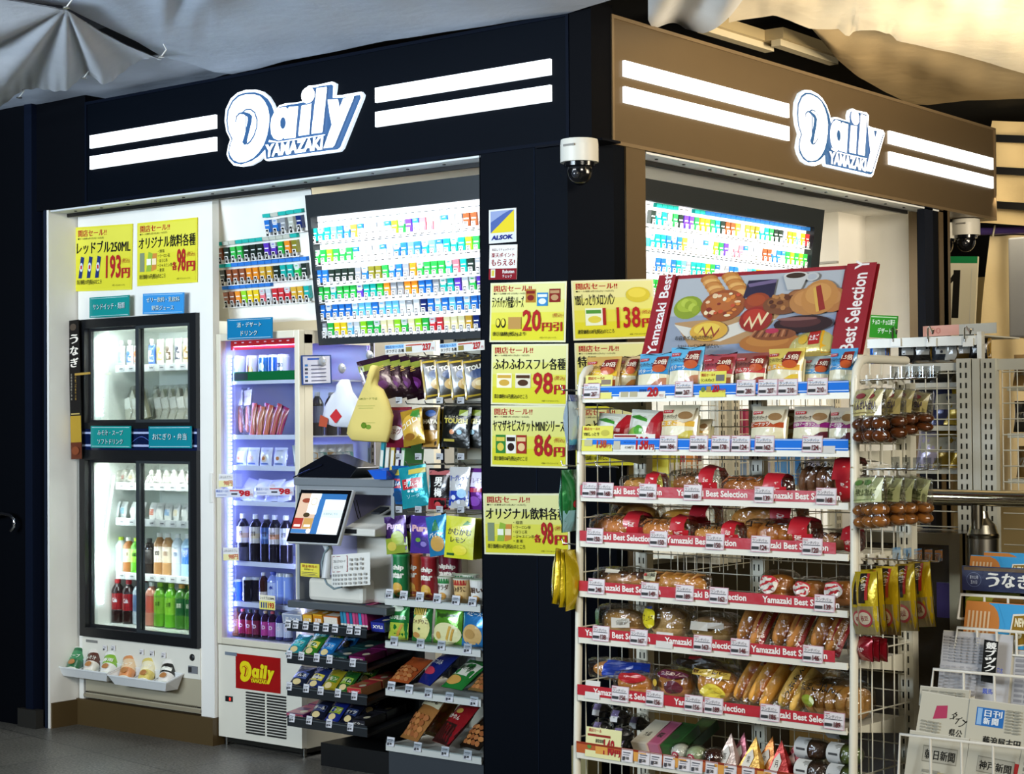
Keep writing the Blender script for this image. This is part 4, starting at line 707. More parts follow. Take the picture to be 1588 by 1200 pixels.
bottle('clear water flask bottle on the lower shelf of the narrow fridge', at(424, .29, ZT['f']), .029, .150, '#8a9ae0', '#c4d0f4', '#3a4ab0', None, text='水', tcol='#2a3aa0')
for i, px in enumerate((436, 447)): can(f'tall silver blue can, {ORD[i]} of two at the right of the lower narrow fridge shelf', at(px, .30, ZT['f']), .025, .145, '#8fa8f0', [('r', .3, .1, .5, .9, '#e0e8ff')], 'tall cans in the narrow fridge')
for i, (px, c, l_) in enumerate(((366, '#a86a50', '#d8a080'), (377, '#3a0a1a', '#a8145a'), (388, '#3a0a1a', '#b01a4a'), (398, '#2a0a16', '#7a1440'), (412, '#2a0a2a', '#c03a90'), (423, '#2a0a2a', '#b84aa0'), (435, '#2a2a6a', '#d8d8ec'), (447, '#2a2a5a', '#d0d4ec'))):
    bottle(f'small energy tonic bottle, {ORD[i]} from left on the narrow fridge floor', at(px, .28, ZT['g']), .023, .128, c, l_, ['#c0a080', '#c04a5a', '#3a4a4a', '#4a2a3a'][i % 4], 'tonic bottles on the narrow fridge floor', lz=(.12, .62), text='D', tcol='#f0dce8')
# sale strips and small tags stuck on the glass
gl = .184
for i, (a, b, t_) in enumerate((((333, 747), (398, 747), '98'), ((395, 744), (460, 744), '98'))):
    sheet('price_strip', f'clear sale strip reading 98 on the narrow fridge door, {["left", "right"][i]}', 'price strip', NY, gl, (a[0]+2, a[1]+11), (b[0]-4, b[1]+11), (a[0]+2, a[1]+24), [('t', '開店セール!!', .02, .58, .3, '#3a5aa8', {'w': .32, 'b': .03}), ('r', .38, .72, .72, .86, '#b02a30'), ('r', .42, .3, .58, .5, '#3a3a44'), ('r', .04, .25, .3, .32, '#6a7aa8'), ('t', t_, .62, .12, .7, '#b01c26', {'w': .3, 'b': .05}), ('t', '円', .93, .15, .3, '#b01c26')], '#c9cbd8', th=.0006)
for i, (x, y, w_, h_) in enumerate(((340, 735, 22, 20), (347, 849, 24, 20))):
    sheet('price_card', f'small yellow and white sale card on the narrow fridge glass, {["upper", "lower"][i]}', 'price card', NY, gl, (x, y), (x+w_, y), (x, y+h_), [('r', 0, 0, 1, .5, '#e0d8a0'), ('t', 'ふわふわスフレ', .04, .66, .2, '#2a2a30', {'w': .9}), ('t', '98円', .35, .1, .4, '#b01c26', {'w': .6, 'b': .04})], '#dcdad8', th=.0006)
sheet('price_card', 'yellow card with can pictures hung before the tonic bottles of the narrow fridge', 'price card', NY, gl, (404, 922), (428, 924), (403, 944), [('r', 0, 0, 1, .6, '#d8cf6a'), ('t', 'レッドブル250ML', .03, .68, .22, BLK, {'w': .94, 'b': .03}), ('r', .1, .1, .18, .5, '#223a7a'), ('r', .25, .1, .33, .5, '#223a7a'), ('r', .4, .1, .48, .5, '#223a7a'), ('t', '193', .55, .1, .4, RED, {'w': .4, 'b': .04})], '#dcd8c0', th=.0006)
# ================================================================ middle bay: counter, till, sweets and snacks
def rc(y, x0, y0, x1, y1):
    a = oy(y, (x0+x1)/2, (y0+y1)/2); s_ = oy(y, x0, (y0+y1)/2).x, oy(y, x1, (y0+y1)/2).x
    cx = (x0+x1)/2; return s_[0], s_[1], oy(y, cx, y1).z, oy(y, cx, y0).z
CG = '#3c4144'
t = thing('checkout_counter', 'grey checkout counter with a raised shelf and an open bay for the till', 'counter', (-1.15, .25, 0))
oc = lambda m, n, **k: m.build(n, t, loc=(1.15, -.25, 0), **k)
oc(MB().box((-1.48, .05, 1.228), (-.885, .26, 1.262), '#6a7074'), 'worktop', bevel=.004)
oc(MB().box((-1.47, .0, .700), (-.885, .26, .730), '#484d50'), 'lower_shelf', bevel=.004)
oc(MB().box((-1.47, .06, .73), (-1.455, .26, 1.228), '#8d9294').box((-.91, .06, .73), (-.892, .26, 1.228), '#8a8f92').box((-1.455, .245, .73), (-.91, .26, 1.228), '#a7a3c4').box((-1.455, .06, 1.195), (-.91, .075, 1.228), '#7d8285'), 'housing')
for x, z in ((-1.39, 1.21), (-.91, 1.21), (-.91, .78)): pass
# card terminal cradle and blue coin tray on top
x0, x1, z0, z1 = rc(.12, 467, 700, 562, 738)
k_ = thing('card_reader', 'black wedge shaped card reader cradle on the raised grey shelf', 'card reader', ((x0+x1)/2, .15, 1.262))
w_ = (x1-x0); m = MB(); m.add([(x, y, z) for y in (-.06, .08) for x, z in ((-w_/2, .0), (w_/2*.75, .0), (w_/2, .045), (-.01, .10), (-w_/2*.9, .035))], [(0, 1, 2, 3, 4), (9, 8, 7, 6, 5), (0, 5, 6, 1), (1, 6, 7, 2), (2, 7, 8, 3), (3, 8, 9, 4), (4, 9, 5, 0)], '#0d0f16', 'gloss'); m.build('body', k_, bevel=.003)
m = MB(); m.box((-w_/2*1.05, -.07, .030), (-.01, .06, .036), '#0f1220', 'gloss')
for i in range(7): m.box((-w_/2*.9+i*.012, -.068, .037), (-w_/2*.9+i*.012+.004, .05, .039), '#4a5aa0', 'gloss')
m.build('ribbed_cover', k_, rot=(0, R(-18), 0), loc=(0, 0, .028))
x0, x1, z0, z1 = rc(.05, 583, 729, 612, 742)
m = MB(); m.add([(x0, -.0, z1), (x1, -.0, z1), (x1, .16, z1+.012), (x0, .16, z1+.012), (x0+.02, .02, 1.263), (x1-.02, .02, 1.263), (x1-.02, .14, 1.263), (x0+.02, .14, 1.263)], [(0, 1, 5, 4), (1, 2, 6, 5), (2, 3, 7, 6), (3, 0, 4, 7), (4, 5, 6, 7)], '#1f5fd0', 'gloss')
tag(m.build('coin_tray'), 'bright blue coin tray on the right end of the raised counter shelf', 'tray')
# touch screen
n_ = Vector((0, -.92, .39)).normalized(); D_ = n_.dot(Vector((-1.3, -.12, .95)))
fn, wv, hv = pfr(tuple(n_), D_, (461.4, 758), (541.6, 759.6), (443, 840.8))
t = thing('touch_screen', 'tilted touch screen monitor of the self checkout showing an order page', 'monitor', fn(wv/2, 0, -.02))
b0 = Vector(t.location); ft = lambda x, y, z=0: fn(x, y, z)-b0
MB().box((0, 0, -.022), (wv, hv, 0), '#c2c5c6', 'satin', fr=ft).build('casing', t, bevel=.006)
MB().box((.004, .004, 0), (wv-.004, hv-.004, .003), '#0b0c10', 'gloss', fr=ft).build('bezel', t, bevel=.002)
m = MB(); m.draw([('r', 0, 0, 1, 1, '#cfd6da'), ('r', .45, .86, 1, 1, '#2a5a8c'), ('r', .42, .0, .56, .86, '#2f5f94'), ('r', 0, .0, .42, 1, '#b59a84'), ('e', .16, .82, .10, .06, '#7a3a2a'), ('r', .22, .48, .44, 1, '#d6d3cc'), ('e', .33, .8, .07, .10, '#b4aa96'), ('e', .33, .8, .05, .075, '#d9d6d0'), ('e', .24, .46, .07, .06, '#3a3020'), ('r', .0, .12, .2, .38, '#8f2f28'), ('r', .22, .12, .42, .38, '#a8824a'), ('r', .03, .16, .17, .22, '#dccfc0'), ('r', .25, .16, .39, .22, '#dccfc0'), ('r', 0, 0, .42, .1, '#3a6a9c'), ('e', .38, .06, .05, .06, '#dfe2e4'), ('r', .60, .64, 1, .84, '#e2e5e6'), ('r', .58, .40, 1, .6, '#b9c8c8'), ('r', .6, .02, 1, .36, '#e4e6e7'), ('t', 'お会計はこちら', .62, .47, .06, '#5a6a70', {'w': .3})],
     lambda x, y, z: ft(wv*.055+x, hv*.17+y, .003+z), wv*.88, hv*.74, 'screen'); m.build('display', t)
m = MB(); m.tube([ft(wv*.55, .06, -.02), ft(wv*.6, .0, -.08), ft(wv*.62, -.12, -.10)], .018, '#b9bcbb', 'satin', 8); m.build('stand_arm', t)
# receipt printer unit
PW = '#cfccc0'
t = thing('receipt_printer', 'white self checkout unit with coin slots and a curling paper sheet, under the screen', 'printer', (-1.15, .12, .73))
op = lambda m, n, **k: m.build(n, t, loc=(1.15, -.12, -.73), **k)
x0, x1, z0, z1 = rc(.02, 474, 868, 560, 918)
op(MB().box((x0, .03, .732), (x1, .20, .735+.10), PW), 'base', bevel=.02)
x0, x1, z0, z1 = rc(.10, 552, 828, 600, 905)
op(MB().box((x0, .10, .735), (-.93, .235, z1), '#c3c1b6'), 'column', bevel=.012)
x0, x1, z0, z1 = rc(.05, 547, 790, 600, 826)
m = MB(); m.add([(x, y, z) for x in (x0, -.93) for y, z in ((-.02, z0-.01), (.22, z0-.01), (.22, z1+.01), (.02, z0+.03), (-.02, z0+.02))], [(4, 3, 2, 1, 0), (5, 6, 7, 8, 9), (0, 1, 6, 5), (1, 2, 7, 6), (2, 3, 8, 7), (3, 4, 9, 8), (4, 0, 5, 9)], '#cbc9be')
op(m, 'printer_head', bevel=.006); op(MB().box((x0+.01, -.024, z0+.0), (x0+.09, -.018, z0+.018), '#17181a', 'gloss'), 'slot')
op(MB().box((x1-.10, .06, z1-.02), (x1-.05, .12, z1-.012), '#2a2c30', 'gloss', fr=lambda x, y, z: Vector((x, y, z+(y-.06)*.35))), 'keypad')
m = MB(); x0, x1, z0, z1 = rc(-.04, 514, 862, 574, 912)
pf_ = lambda u, v, k=0: Vector((x0+(x1-x0)*u, -.04-k-.03*math.sin(math.pi*min(1, u*1.1)), z0+(z1-z0)*v+.035*u*(1-u)*4*0+.02*u))
m.grid(pf_, 10, 4, '#d6d5cd', 'paper'); m.grid(lambda u, v: pf_(1-u, v, -.001), 10, 4, '#d0cfc8', 'paper')
m.draw([('r', .06, .45, .55, .95, '#8a3038'), ('r', .075, .47, .535, .93, '#d9d6ce'), ('t', 'ご利用いただけるカード', .1, .74, .09, '#333', {'w': .4}), ('t', 'はこちらです', .14, .56, .09, '#333', {'w': .3})]+[('r', .08+.1*i, .06+.13*j, .13+.1*i, .13+.13*j, '#9a9a96') for i in range(9) for j in range(3)]+[('r', .62+.1*i, .5+.14*j, .66+.1*i, .58+.14*j, '#9a9a96') for i in range(3) for j in range(3)], lambda x, y, z: pf_(x, y, z), 1, 1, 'paper', z0=.001)
op(m, 'paper_sheet')
m = MB(); p_ = [oy(-.05, *q) for q in ((510, 848), (503, 858), (499, 872), (500, 890), (507, 905), (518, 913), (530, 910))]; m.tube(p_, .0045, '#6f8084', 'satin', 6); op(m, 'cable')
m = MB()
for d in (0, .012): m.tube([oy(.10, 548+d*400, 775), oy(.10, 552+d*400, 792), oy(.10, 556+d*400, 806)], .002, '#101012', 'satin', 5)
op(m, 'power_lead')
sheet('warning_sticker', 'small yellow notice stuck on the front of the white checkout unit', 'sticker', NY, -.008, (468, 873), (497, 875), (467, 893), [('t', '現金専用の', .08, .68, .22, '#8a2018', {'w': .8, 'b': .04}), ('t', '精算機です', .2, .48, .14, '#222', {'w': .5}), ('r', .06, .3, .9, .34, '#444'), ('r', .06, .18, .8, .22, '#444'), ('r', .06, .08, .92, .12, '#444')], '#d9cc48')
# ---------------------------------------------------------------- black candy shelves
t = thing('candy_shelf', 'black four tier candy shelf under the checkout counter', 'shelf', (-1.2, .2, 0)); oc = lambda m, n, **k: m.build(n, t, loc=(1.2, -.2, 0), **k)
CX0, CX1 = -1.47, -.995; BS = '#0f1113'
TZ = []
for y_ in (977, 1028, 1079, 1127): TZ.append(oy(0, 500, y_).z-.004)
for z in TZ:
    m = MB(); m.add([(x, y, zz) for x in (CX0, CX1) for y, zz in ((-.0, z), (.34, z+.05), (.34, z+.04), (-.0, z-.012))], [(0, 1, 2, 3), (7, 6, 5, 4), (0, 4, 5, 1), (1, 5, 6, 2), (2, 6, 7, 3), (3, 7, 4, 0)], BS)
    m.box((CX0, -.004, z-.012), (CX1, .0, z+.034), '#23272a', 'gloss'); m.box((CX0-.004, -.006, z+.022), (CX1+.004, -.002, z+.026), '#4a5052', 'gloss'); oc(m, 'tier')
oc(MB().box((CX0, .345, .10), (CX1, .36, .70), BS).box((CX0+.06, .14, .0), (CX1+.10, .36, .10), '#0a0b0c'), 'back_panel'); oc(MB().box((CX1, .30, .1), (CX1+.02, .34, .70), '#3a3d40', 'metal'), 'upright')
def sweets(tier, i, n, px0, px1, hpx, kind, c, c2, text, nm):
    z = TZ[tier]; x0 = oy(.03, px0, 1000+50*(tier-1)).x; x1 = oy(.03, px1, 1000+50*(tier-1)).x; w = x1-x0
    lab = f'{nm}, {["top", "second", "third", "lowest"][tier]} black candy tier'
    for r in range(2):
        y = .035+.135*r; g = f'sweets in the {["top", "second", "third", "lowest"][tier]} candy tier'
        zz = z+.008+y*.147
        lb = lab if r == 0 else lab.replace(',', ' behind the first one,', 1)
        if kind == 'box':
            h = hpx/330.; m = MB(); m.box((-w/2+.002, 0, 0), (w/2-.002, .125, h), c, 'pack'); m.draw([('r', .05, .08, .95, .92, c2), ('t', text, .15, .35, .32, '#e6e2d4', {'w': .7, 'b': .04}), ('r', .1, .12, .6, .2, c)], lambda x, yy, q: Vector((x-w/2, -q, yy)), w, h, 'pack')
            m.draw([('r', .05, .05, .95, .95, c2), ('r', .1, .4, .7, .7, c), ('e', .7, .3, .18, .14, '#d8cfae')], lambda x, yy, q: Vector((x-w/2, yy, h+q)), w, .125, 'pack'); o = m.build('candy_box'); put(o, ((x0+x1)/2, y, zz), (-8+16, 0, 0))
            tag(o, lb, 'candy', g)
        else:
            pouch('candy_bag', lb, 'candy', ((x0+x1)/2, y+.012, zz+.004), (-48, 0, 0), w, .115, .03, c, [('r', .1, .35, .9, .65, c2), ('t', text, .15, .42, .16, '#e6e2d4', {'w': .7, 'b': .04}), ('e', .5, .2, .25, .12, '#d9c48a')], g)
SW = [(0, 437, 468, 14, 'box', '#c9ccd0', '#8a95a8', 'ミント', 'pale grey mint box'), (0, 469, 484, 16, 'box', '#c98a22', '#d8a838', 'のど飴', 'amber throat candy box'), (0, 485, 500, 17, 'box', '#d4a82a', '#c8801c', '黒糖', 'golden candy box'), (0, 501, 524, 16, 'box', '#c86a24', '#dcd4c4', 'ポリ', 'orange and white candy box'), (0, 574, 596, 14, 'box', '#1a2468', '#26308a', 'XYLI', 'navy gum box'),
      (1, 438, 460, 0, 'bag', '#2a98a0', '#4ab8b8', 'ミンツ', 'teal mint bag'), (1, 462, 483, 0, 'bag', '#3a8a2a', '#d8c84a', 'ガム', 'green and yellow gum bag'), (1, 485, 507, 0, 'bag', '#1f6fb8', '#3a90d0', 'フリスク', 'bright blue mint bag'), (1, 508, 538, 8, 'box', '#12302e', '#1f4a44', 'BLACK', 'dark green gum box'), (1, 540, 566, 10, 'box', '#4a0f38', '#6a1a4a', 'ACE', 'magenta and black gum box'),
      (2, 441, 466, 0, 'bag', '#22283e', '#4a5a8a', 'ラムネ', 'dark blue candy bag'), (2, 468, 490, 0, 'bag', '#2a3a7a', '#d0c040', 'BonBon', 'blue and yellow candy bag'), (2, 491, 513, 0, 'bag', '#b8a82a', '#4a7a2a', 'レモン', 'yellow candy bag'), (2, 514, 535, 0, 'bag', '#2a6a2a', '#8aa838', 'ライム', 'green candy bag'), (2, 537, 560, 12, 'box', '#a8744a', '#b8343a', 'いちご', 'red and tan candy box'),
      (3, 443, 470, 8, 'box', '#5a1a5a', '#b85a6a', 'ブルベ', 'purple and pink chocolate box'), (3, 471, 495, 0, 'bag', '#181c30', '#3a4468', 'ボール', 'dark navy chocolate bag'), (3, 497, 519, 0, 'bag', '#1f2f8a', '#8a9a2a', 'チップ', 'blue and olive chocolate bag'), (3, 521, 543, 0, 'bag', '#14182a', '#2a3860', 'ナッツ', 'black nut bag'), (3, 545, 566, 12, 'box', '#121214', '#2a2a30', 'ビター', 'black bitter chocolate box')]
for i, q in enumerate(SW): sweets(q[0], i, 0, *q[1:])
for i in range(9):   # slim striped sticks standing in the top tier
    x = oy(.03, 529+4.7*i, 955).x; c = ['#2a7a9a', '#3a8aa8', '#b83a6a', '#2a6a90', '#c04a78', '#a83a68', '#3a8ab0', '#b84078', '#a03060'][i]
    m = MB(); m.box((-.0075, 0, 0), (.0075, .10, .10), c, 'pack'); m.box((-.0077, -.0008, .012), (.0077, .0, .02), '#dcd8cc', 'pack'); m.box((-.0077, -.0008, .07), (.0077, .0, .085), '#dcd8cc', 'pack')
    tag(put(m.build('gum_stick_pack'), (x, .04, TZ[0]+.016), (8, 0, 0)), f'slim striped gum pack, {ORD[i]} from left in the top candy tier', 'gum', 'slim gum packs in the top candy tier')
cr = lambda q: (430+q[0]/4, 900+q[1]/4)
for ti, pts in enumerate((((65, 268), (112, 272), (175, 278), (240, 285), (300, 290), (357, 296), (448, 305), (498, 310)), ((72, 458), (148, 468), (243, 478), (323, 488), (467, 508)), ((72, 655), (178, 668), (268, 682), (375, 698), (477, 714)), ((90, 852), (197, 866), (320, 886), (452, 908)))):
    for i, q in enumerate(pts):
        px, py = cr(q); p = oy(-.008, px, py); price_tag((p.x, -.009, p.z-.018), (-8, 0, 0), f'price tag, {ORD[i]} from left on the {["top", "second", "third", "lowest"][ti]} black candy tier', 128, 'price tags on the candy tiers', w=.034, h=.036, bg='#cfcfd2', edge='#b0b0b4', small=True)
# ---------------------------------------------------------------- snack gondola left of the pillar
SY = .0
t = thing('snack_gondola', 'white shelving unit of hanging snack bags between the counter and the pillar', 'shelf unit', (-.68, .4, 0)); oc = lambda m, n, **k: m.build(n, t, loc=(.68, -.4, 0), **k)
SX0, SX1 = -.885, -.372
SZ = [oy(SY, 620, y).z for y in (929, 996, 1070, 1156)]
for i, z in enumerate(SZ):
    m = MB(); m.box((SX0, SY, z-.012), (SX1, .50, z), '#b9b9b0'); m.box((SX0, SY-.008, z-.026), (SX1, SY, z+.004), '#c6c8c0', 'white_metal'); m.box((SX0, SY-.010, z+.0), (SX1, SY-.009, z+.022), '#ffffff', 'acrylic')
    if i == 3: m.box((SX0, SY+.01, z-.13), (SX1, SY+.02, z-.02), '#33383d')
    oc(m, 'shelf')
oc(MB().box((SX0, .50, .1), (SX1, .515, 2.0), '#cfcbb8'), 'back_panel'); m = MB()
for x in (SX0+.01, ): 
    m.box((x-.012, .44, .1), (x+.012, .50, 2.0), '#b8b5a4', 'white_metal')
    for k in range(60): m.box((x-.003, .4385, .14+k*.03), (x+.003, .44, .155+k*.03), '#1a1a1a')
oc(m, 'upright'); m = MB()
for x in (SX0+.05, SX1-.05): m.tube([(x, SY+.07, 0), (x, SY+.07, .06)], .012, '#8d9092', 'metal')
m.box((SX0, SY+.10, .0), (SX1, .50, .09), '#0b0c0d'); oc(m, 'foot')
hz = [oy(.12, 680, y).z for y in (553, 628, 722, 797)]
m = MB()
for k, z in enumerate(hz):
    m.box((SX0, .45, z-.006), (SX1, .462, z+.018), '#9a9c98', 'metal')
    for j in range(6): x = SX0+.06+.105*j; m.tube([(x, .46, z), (x, .07, z+.006), (x, .06, z+.018)], .0025, '#b9bbb8', 'chrome', 5)
oc(m, 'hook_rail')
def hang(label, px, py0, py1, wpx, c, spec, y=.2, rz=0, ry=0, d=.03, g=None, mat='foil', thick=1, **k):
    y -= .09; p1 = oy(y, px, py1); p0 = oy(y, px, py0); s_ = abs(oy(y, px+wpx, py1).x-p1.x)
    return pouch('snack_bag', label, 'snack bag', (p1.x, y, p1.z), (-3, ry, rz), s_, p0.z-p1.z, d, c, spec, g, mat=mat, **k)
PG = [('r', 0, .7, 1, .86, '#7f8a2a'), ('e', .5, .3, .36, .2, '#5a1f5a'), ('e', .38, .34, .14, .1, '#8a4a9a'), ('e', .62, .26, .14, .1, '#7a3a8a'), ('t', 'グミ', .2, .52, .14, '#c9a84a', {'w': .6, 'b': .05, 'rot': 12})]
for i in range(6): hang(f'dark purple grape gummy bag, {ORD[i]} from left on the top hook row', 592+i*16, 553+.6*i, 612+.5*i, 38, '#2a0c22', PG, .17+.035*i, 42, -14, .022, 'purple gummy bags on the top hook row')
GG = [('r', .04, .05, .96, .1, '#b89a2a'), ('r', .04, .9, .96, .95, '#b89a2a'), ('e', .5, .6, .3, .12, '#1a3a6a'), ('t', 'TOUGH', .15, .68, .12, '#e6e2d0', {'w': .7, 'b': .05, 'rot': 6}), ('e', .5, .35, .28, .15, '#c09a4a'), ('e', .46, .37, .12, .07, '#e0c88a'), ('r', .0, .0, .06, 1, '#a88a22'), ('r', .94, 0, 1, 1, '#a88a22')]
for i in range(4): hang(f'black and gold bordered gummy bag, {ORD[i]} from left on the top hook row', 687+i*21, 553, 616, 44, '#2a2208', GG, .17+.02*i, 30, -8, .02, 'black and gold gummy bags on the top hook row', 'pack')
hang('dark red bag with grapes and a white round badge on the second hook row', 618, 631, 694, 38, '#7a1a30', [('r', 0, .55, 1, .92, '#5a2a4a'), ('e', .45, .36, .32, .18, '#d8cfc8'), ('t', 'つぶグミ', .08, .32, .14, '#7a1a2a', {'w': .8, 'b': .05}), ('e', .3, .75, .2, .1, '#6a2a5a')], .14)
hang('golden kororo bag with green leaves, leaning right on the second hook row', 643, 634, 690, 34, '#b08a2a', [('e', .5, .5, .44, .36, '#c9a03a'), ('t', 'コロロ', .12, .44, .15, '#e8e4d4', {'w': .76, 'b': .06, 'rot': 20}), ('p', [(.5, .82), (.95, .7), (.9, .95), (.6, .96)], '#3a7a2a'), ('e', .4, .24, .25, .1, '#8a5a1a')], .115, 0, -10)
for i in range(3): hang(f'brown and gold gummy bag, {ORD[i]} of three amid the second hook row', 668+i*7, 631, 696, 24, '#3a2a0c', [('e', .5, .85, .3, .08, '#1f4a8a'), ('t', 'HATA', .1, .6, .1, '#d8d0b4', {'w': .8, 'b': .05}), ('r', .1, .05, .9, .45, '#a87a22'), ('e', .5, .3, .3, .12, '#c8963a'), ('r', .9, 0, 1, 1, '#b8952a')], .16+.03*i, 14, 0, .02, 'brown hard gummy bags')
for i in range(3): hang(f'black tough gummy bag, {ORD[i]} from left on the second hook row', 706+i*20, 630, 694, 40, '#14140f', [('t', 'TOUGH', .08, .58, .13, '#b8a83a', {'w': .84, 'b': .05}), ('r', .6, .78, .9, .92, '#7a8a1a'), ('e', .4, .38, .09, .06, '#c87a3a'), ('e', .66, .38, .09, .06, '#8ab8c8'), ('r', .1, .14, .5, .2, '#a8983a'), ('t', 'とろける', .1, .7, .07, '#c8c0a0', {'w': .5})], .15+.03*i, 8, 3, .024, 'black tough gummy bags')
hang('blue ramune bag, leftmost on the third hook row', 619, 722, 782, 26, '#1a5a9a', [('r', .1, .42, .9, .66, '#b8202a'), ('t', 'ラムネ', .16, .48, .12, '#e8e4da', {'w': .66, 'b': .04}), ('r', .3, .75, 1, .9, '#c8b84a'), ('e', .5, .2, .3, .14, '#14406a')], .16)
hang('teal ramune bag with red panel, tilted on the third hook row', 646, 722, 786, 38, '#1f9aa4', [('r', .12, .45, .86, .7, '#b8202a'), ('t', 'ラムネ', .18, .5, .14, '#e8e4da', {'w': .6, 'b': .05}), ('e', .35, .4, .06, .03, '#dfe8e8'), ('e', .5, .39, .06, .03, '#dfe8e8'), ('e', .65, .4, .06, .03, '#dfe8e8'), ('t', 'ソーダ', .25, .22, .1, '#bfe4e6', {'w': .5}), ('r', .4, .8, 1, .92, '#c8b84a')], .13, 10, -9)
hang('black and red plum candy bag with white brush characters', 681, 726, 790, 32, '#1a1414', [('r', 0, 0, 1, .28, '#8a1420'), ('t', '男', .34, .56, .22, '#eae6dc', {'b': .05}), ('t', '梅', .34, .3, .22, '#eae6dc', {'b': .05}), ('r', 0, .84, 1, .95, '#a85a5a'), ('e', .5, .12, .14, .07, '#c84a4a')], .14, 4)
hang('white and blue yoghurt tablet bag on the third hook row', 712, 724, 788, 32, '#dad9d6', [('r', 0, .05, 1, .42, '#1f3aa0'), ('t', 'ヨーグレット', .06, .66, .14, '#1f3a9a', {'w': .9, 'b': .06}), ('e', .7, .36, .22, .11, '#9cc8e4'), ('e', .3, .26, .12, .06, '#e0e4ec'), ('e', .55, .15, .1, .05, '#e0e4ec'), ('t', 'グミ', .55, .5, .1, '#2a5ab0', {'w': .3})], .13)
hang('purple candy bag, rightmost on the third hook row', 738, 726, 790, 30, '#6a2a8a', [('r', .0, .55, 1, .9, '#dcd6e4'), ('t', 'ハイレモン', .06, .64, .12, '#5a1a7a', {'w': .85, 'b': .04}), ('r', 0, .42, 1, .52, '#b8284a'), ('e', .5, .2, .3, .12, '#8a4ab0')], .15)
for i in range(2): hang(f'purple and lime grape gummy pouch, {ORD[i]} from left on the fourth hook row', 617+i*14, 800, 858, 30, '#3a1a5a', [('r', 0, 0, 1, .42, '#8a9a2a'), ('e', .6, .42, .28, .18, '#a8b83a'), ('e', .3, .2, .22, .12, '#c8b84a'), ('t', 'Pure', .12, .66, .16, '#d8b8d8', {'w': .7, 'b': .05, 'sk': .2})], .15+.035*i, 10, -7, .02, 'muscat gummy pouches')
hang('purple grape gummy pouch with large pale lettering on the fourth hook row', 655, 800, 858, 36, '#5a3aa0', [('t', 'Pure', .1, .58, .18, '#d8a8a8', {'w': .8, 'b': .06}), ('e', .5, .3, .3, .16, '#3a2a7a'), ('e', .4, .36, .12, .06, '#6a9a3a'), ('e', .62, .25, .12, .07, '#8a7ac0')], .13, 4)
hang('blue pineapple gummy pouch, tilted on the fourth hook row', 683, 799, 861, 30, '#2a86b8', [('e', .5, .3, .34, .2, '#c89a4a'), ('p', [(.3, .62), (.5, .95), (.7, .62)], '#2a7a4a'), ('t', 'パイン', .14, .46, .12, '#f0ece0', {'w': .7, 'b': .05})], .12, 6, -10)
for i in range(7): hang(f'yellow lemon gummy pouch, {ORD[i]} from the front on the fourth hook row', 711+i*5.2, 801+i*.4, 866-i*.6, 42, '#cfcf22', [('e', .5, .62, .34, .16, '#e0d84a'), ('t', 'かむかむ', .1, .56, .15, '#1f1f1a', {'w': .8, 'b': .05}), ('t', 'レモン', .22, .38, .12, '#1f1f1a', {'w': .5, 'b': .03}), ('e', .55, .2, .25, .12, '#e8d838'), ('r', .1, .06, .35, .12, '#2a5a2a'), ('p', [(.6, .8), (.9, .84), (.75, .92)], '#3a8a2a')], .12+.03*i, 6, 3, .016, 'yellow lemon gummy pouches', 'pack')
# crisps tubes, cups and standing bags
def tube(label, px, h, r, c, y, spec, z, cat='snack', name='snack_tube', lid='#b9b6b0', g=None):
    p = at(px, y-.09, z); t_ = thing(name, label, cat, p, group=g)
    m = MB(); m.lathe([(r*.97, 0, c), (r, .004, c), (r, h-.006, c)], n=20, mat='pack'); m.draw(spec, lambda x, yy, q: Vector(((r+q)*math.sin(x/r-.75), -(r+q)*math.cos(x/r-.75), yy)), r*1.9, h, 'pack', z0=.0006); m.build('tube', t_)
    MB().lathe([(r*1.03, h-.008, lid), (r*1.03, h, lid), (r*.9, h+.001, lid)], n=20, mat='satin').build('lid', t_); return t_
cs = lambda c: [('t', 'chip', .08, .62, .15, '#e6e2d2', {'w': .84, 'b': .05}), ('t', 'star', .08, .46, .14, '#e6e2d2', {'w': .84, 'b': .05}), ('e', .45, .22, .36, .14, '#d6a848'), ('e', .6, .12, .3, .09, '#c89038'), ('e', .7, .1, .2, .04, c)]
tube('green crisps tube, leftmost on the snack shelf', 623, .178, .036, '#14703a', .16, cs('#3a8a3a'), SZ[0], lid='#1f8a4a')
tube('orange crisps tube between the green and the red ones', 643, .176, .036, '#b85a24', .22, cs('#8a3a1a'), SZ[0], lid='#c86a3a')
tube('dark red crisps tube in front on the snack shelf', 667, .176, .037, '#8a1420', .15, cs('#8a1a1a'), SZ[0], lid='#9a1a2a')
for i, px in enumerate((690, 703)): tube(f'maroon crisps tube standing at the back of the snack shelf, {["left", "right"][i]}', px, .17, .036, '#6a1028', .36, cs('#8a1a1a'), SZ[0], lid='#7a1a30', g='maroon crisps tubes at the back')
def cup(label, px, y, c, c2, text, z, w=.040, h=.095):
    p = at(px, y-.09, z); t_ = thing('snack_cup', label, 'snack cup', p)
    m = MB(); m.lathe([(w*.82, 0, c), (w*.9, h*.5, c), (w, h*.96, '#d8d4c6'), (w*1.03, h, '#d8d4c6')], n=20, mat='pack')
    m.draw([('r', 0, .74, 1, .96, c2), ('t', text, .06, .46, .24, '#4a2a14', {'w': .88, 'b': .05}), ('e', .5, .2, .3, .16, '#d09a48')], lambda x, yy, q: Vector(((w*(.82+.16*yy/h)+q)*math.sin(x/w-.75), -(w*(.82+.16*yy/h)+q)*math.cos(x/w-.75), yy)), w*1.8, h, 'pack', z0=.0008); m.build('cup', t_)
    MB().lathe([(w*1.03, h, '#a8b8a0'), (w*.98, h+.002, '#a8b8a0')], n=20, mat='satin').build('lid', t_)
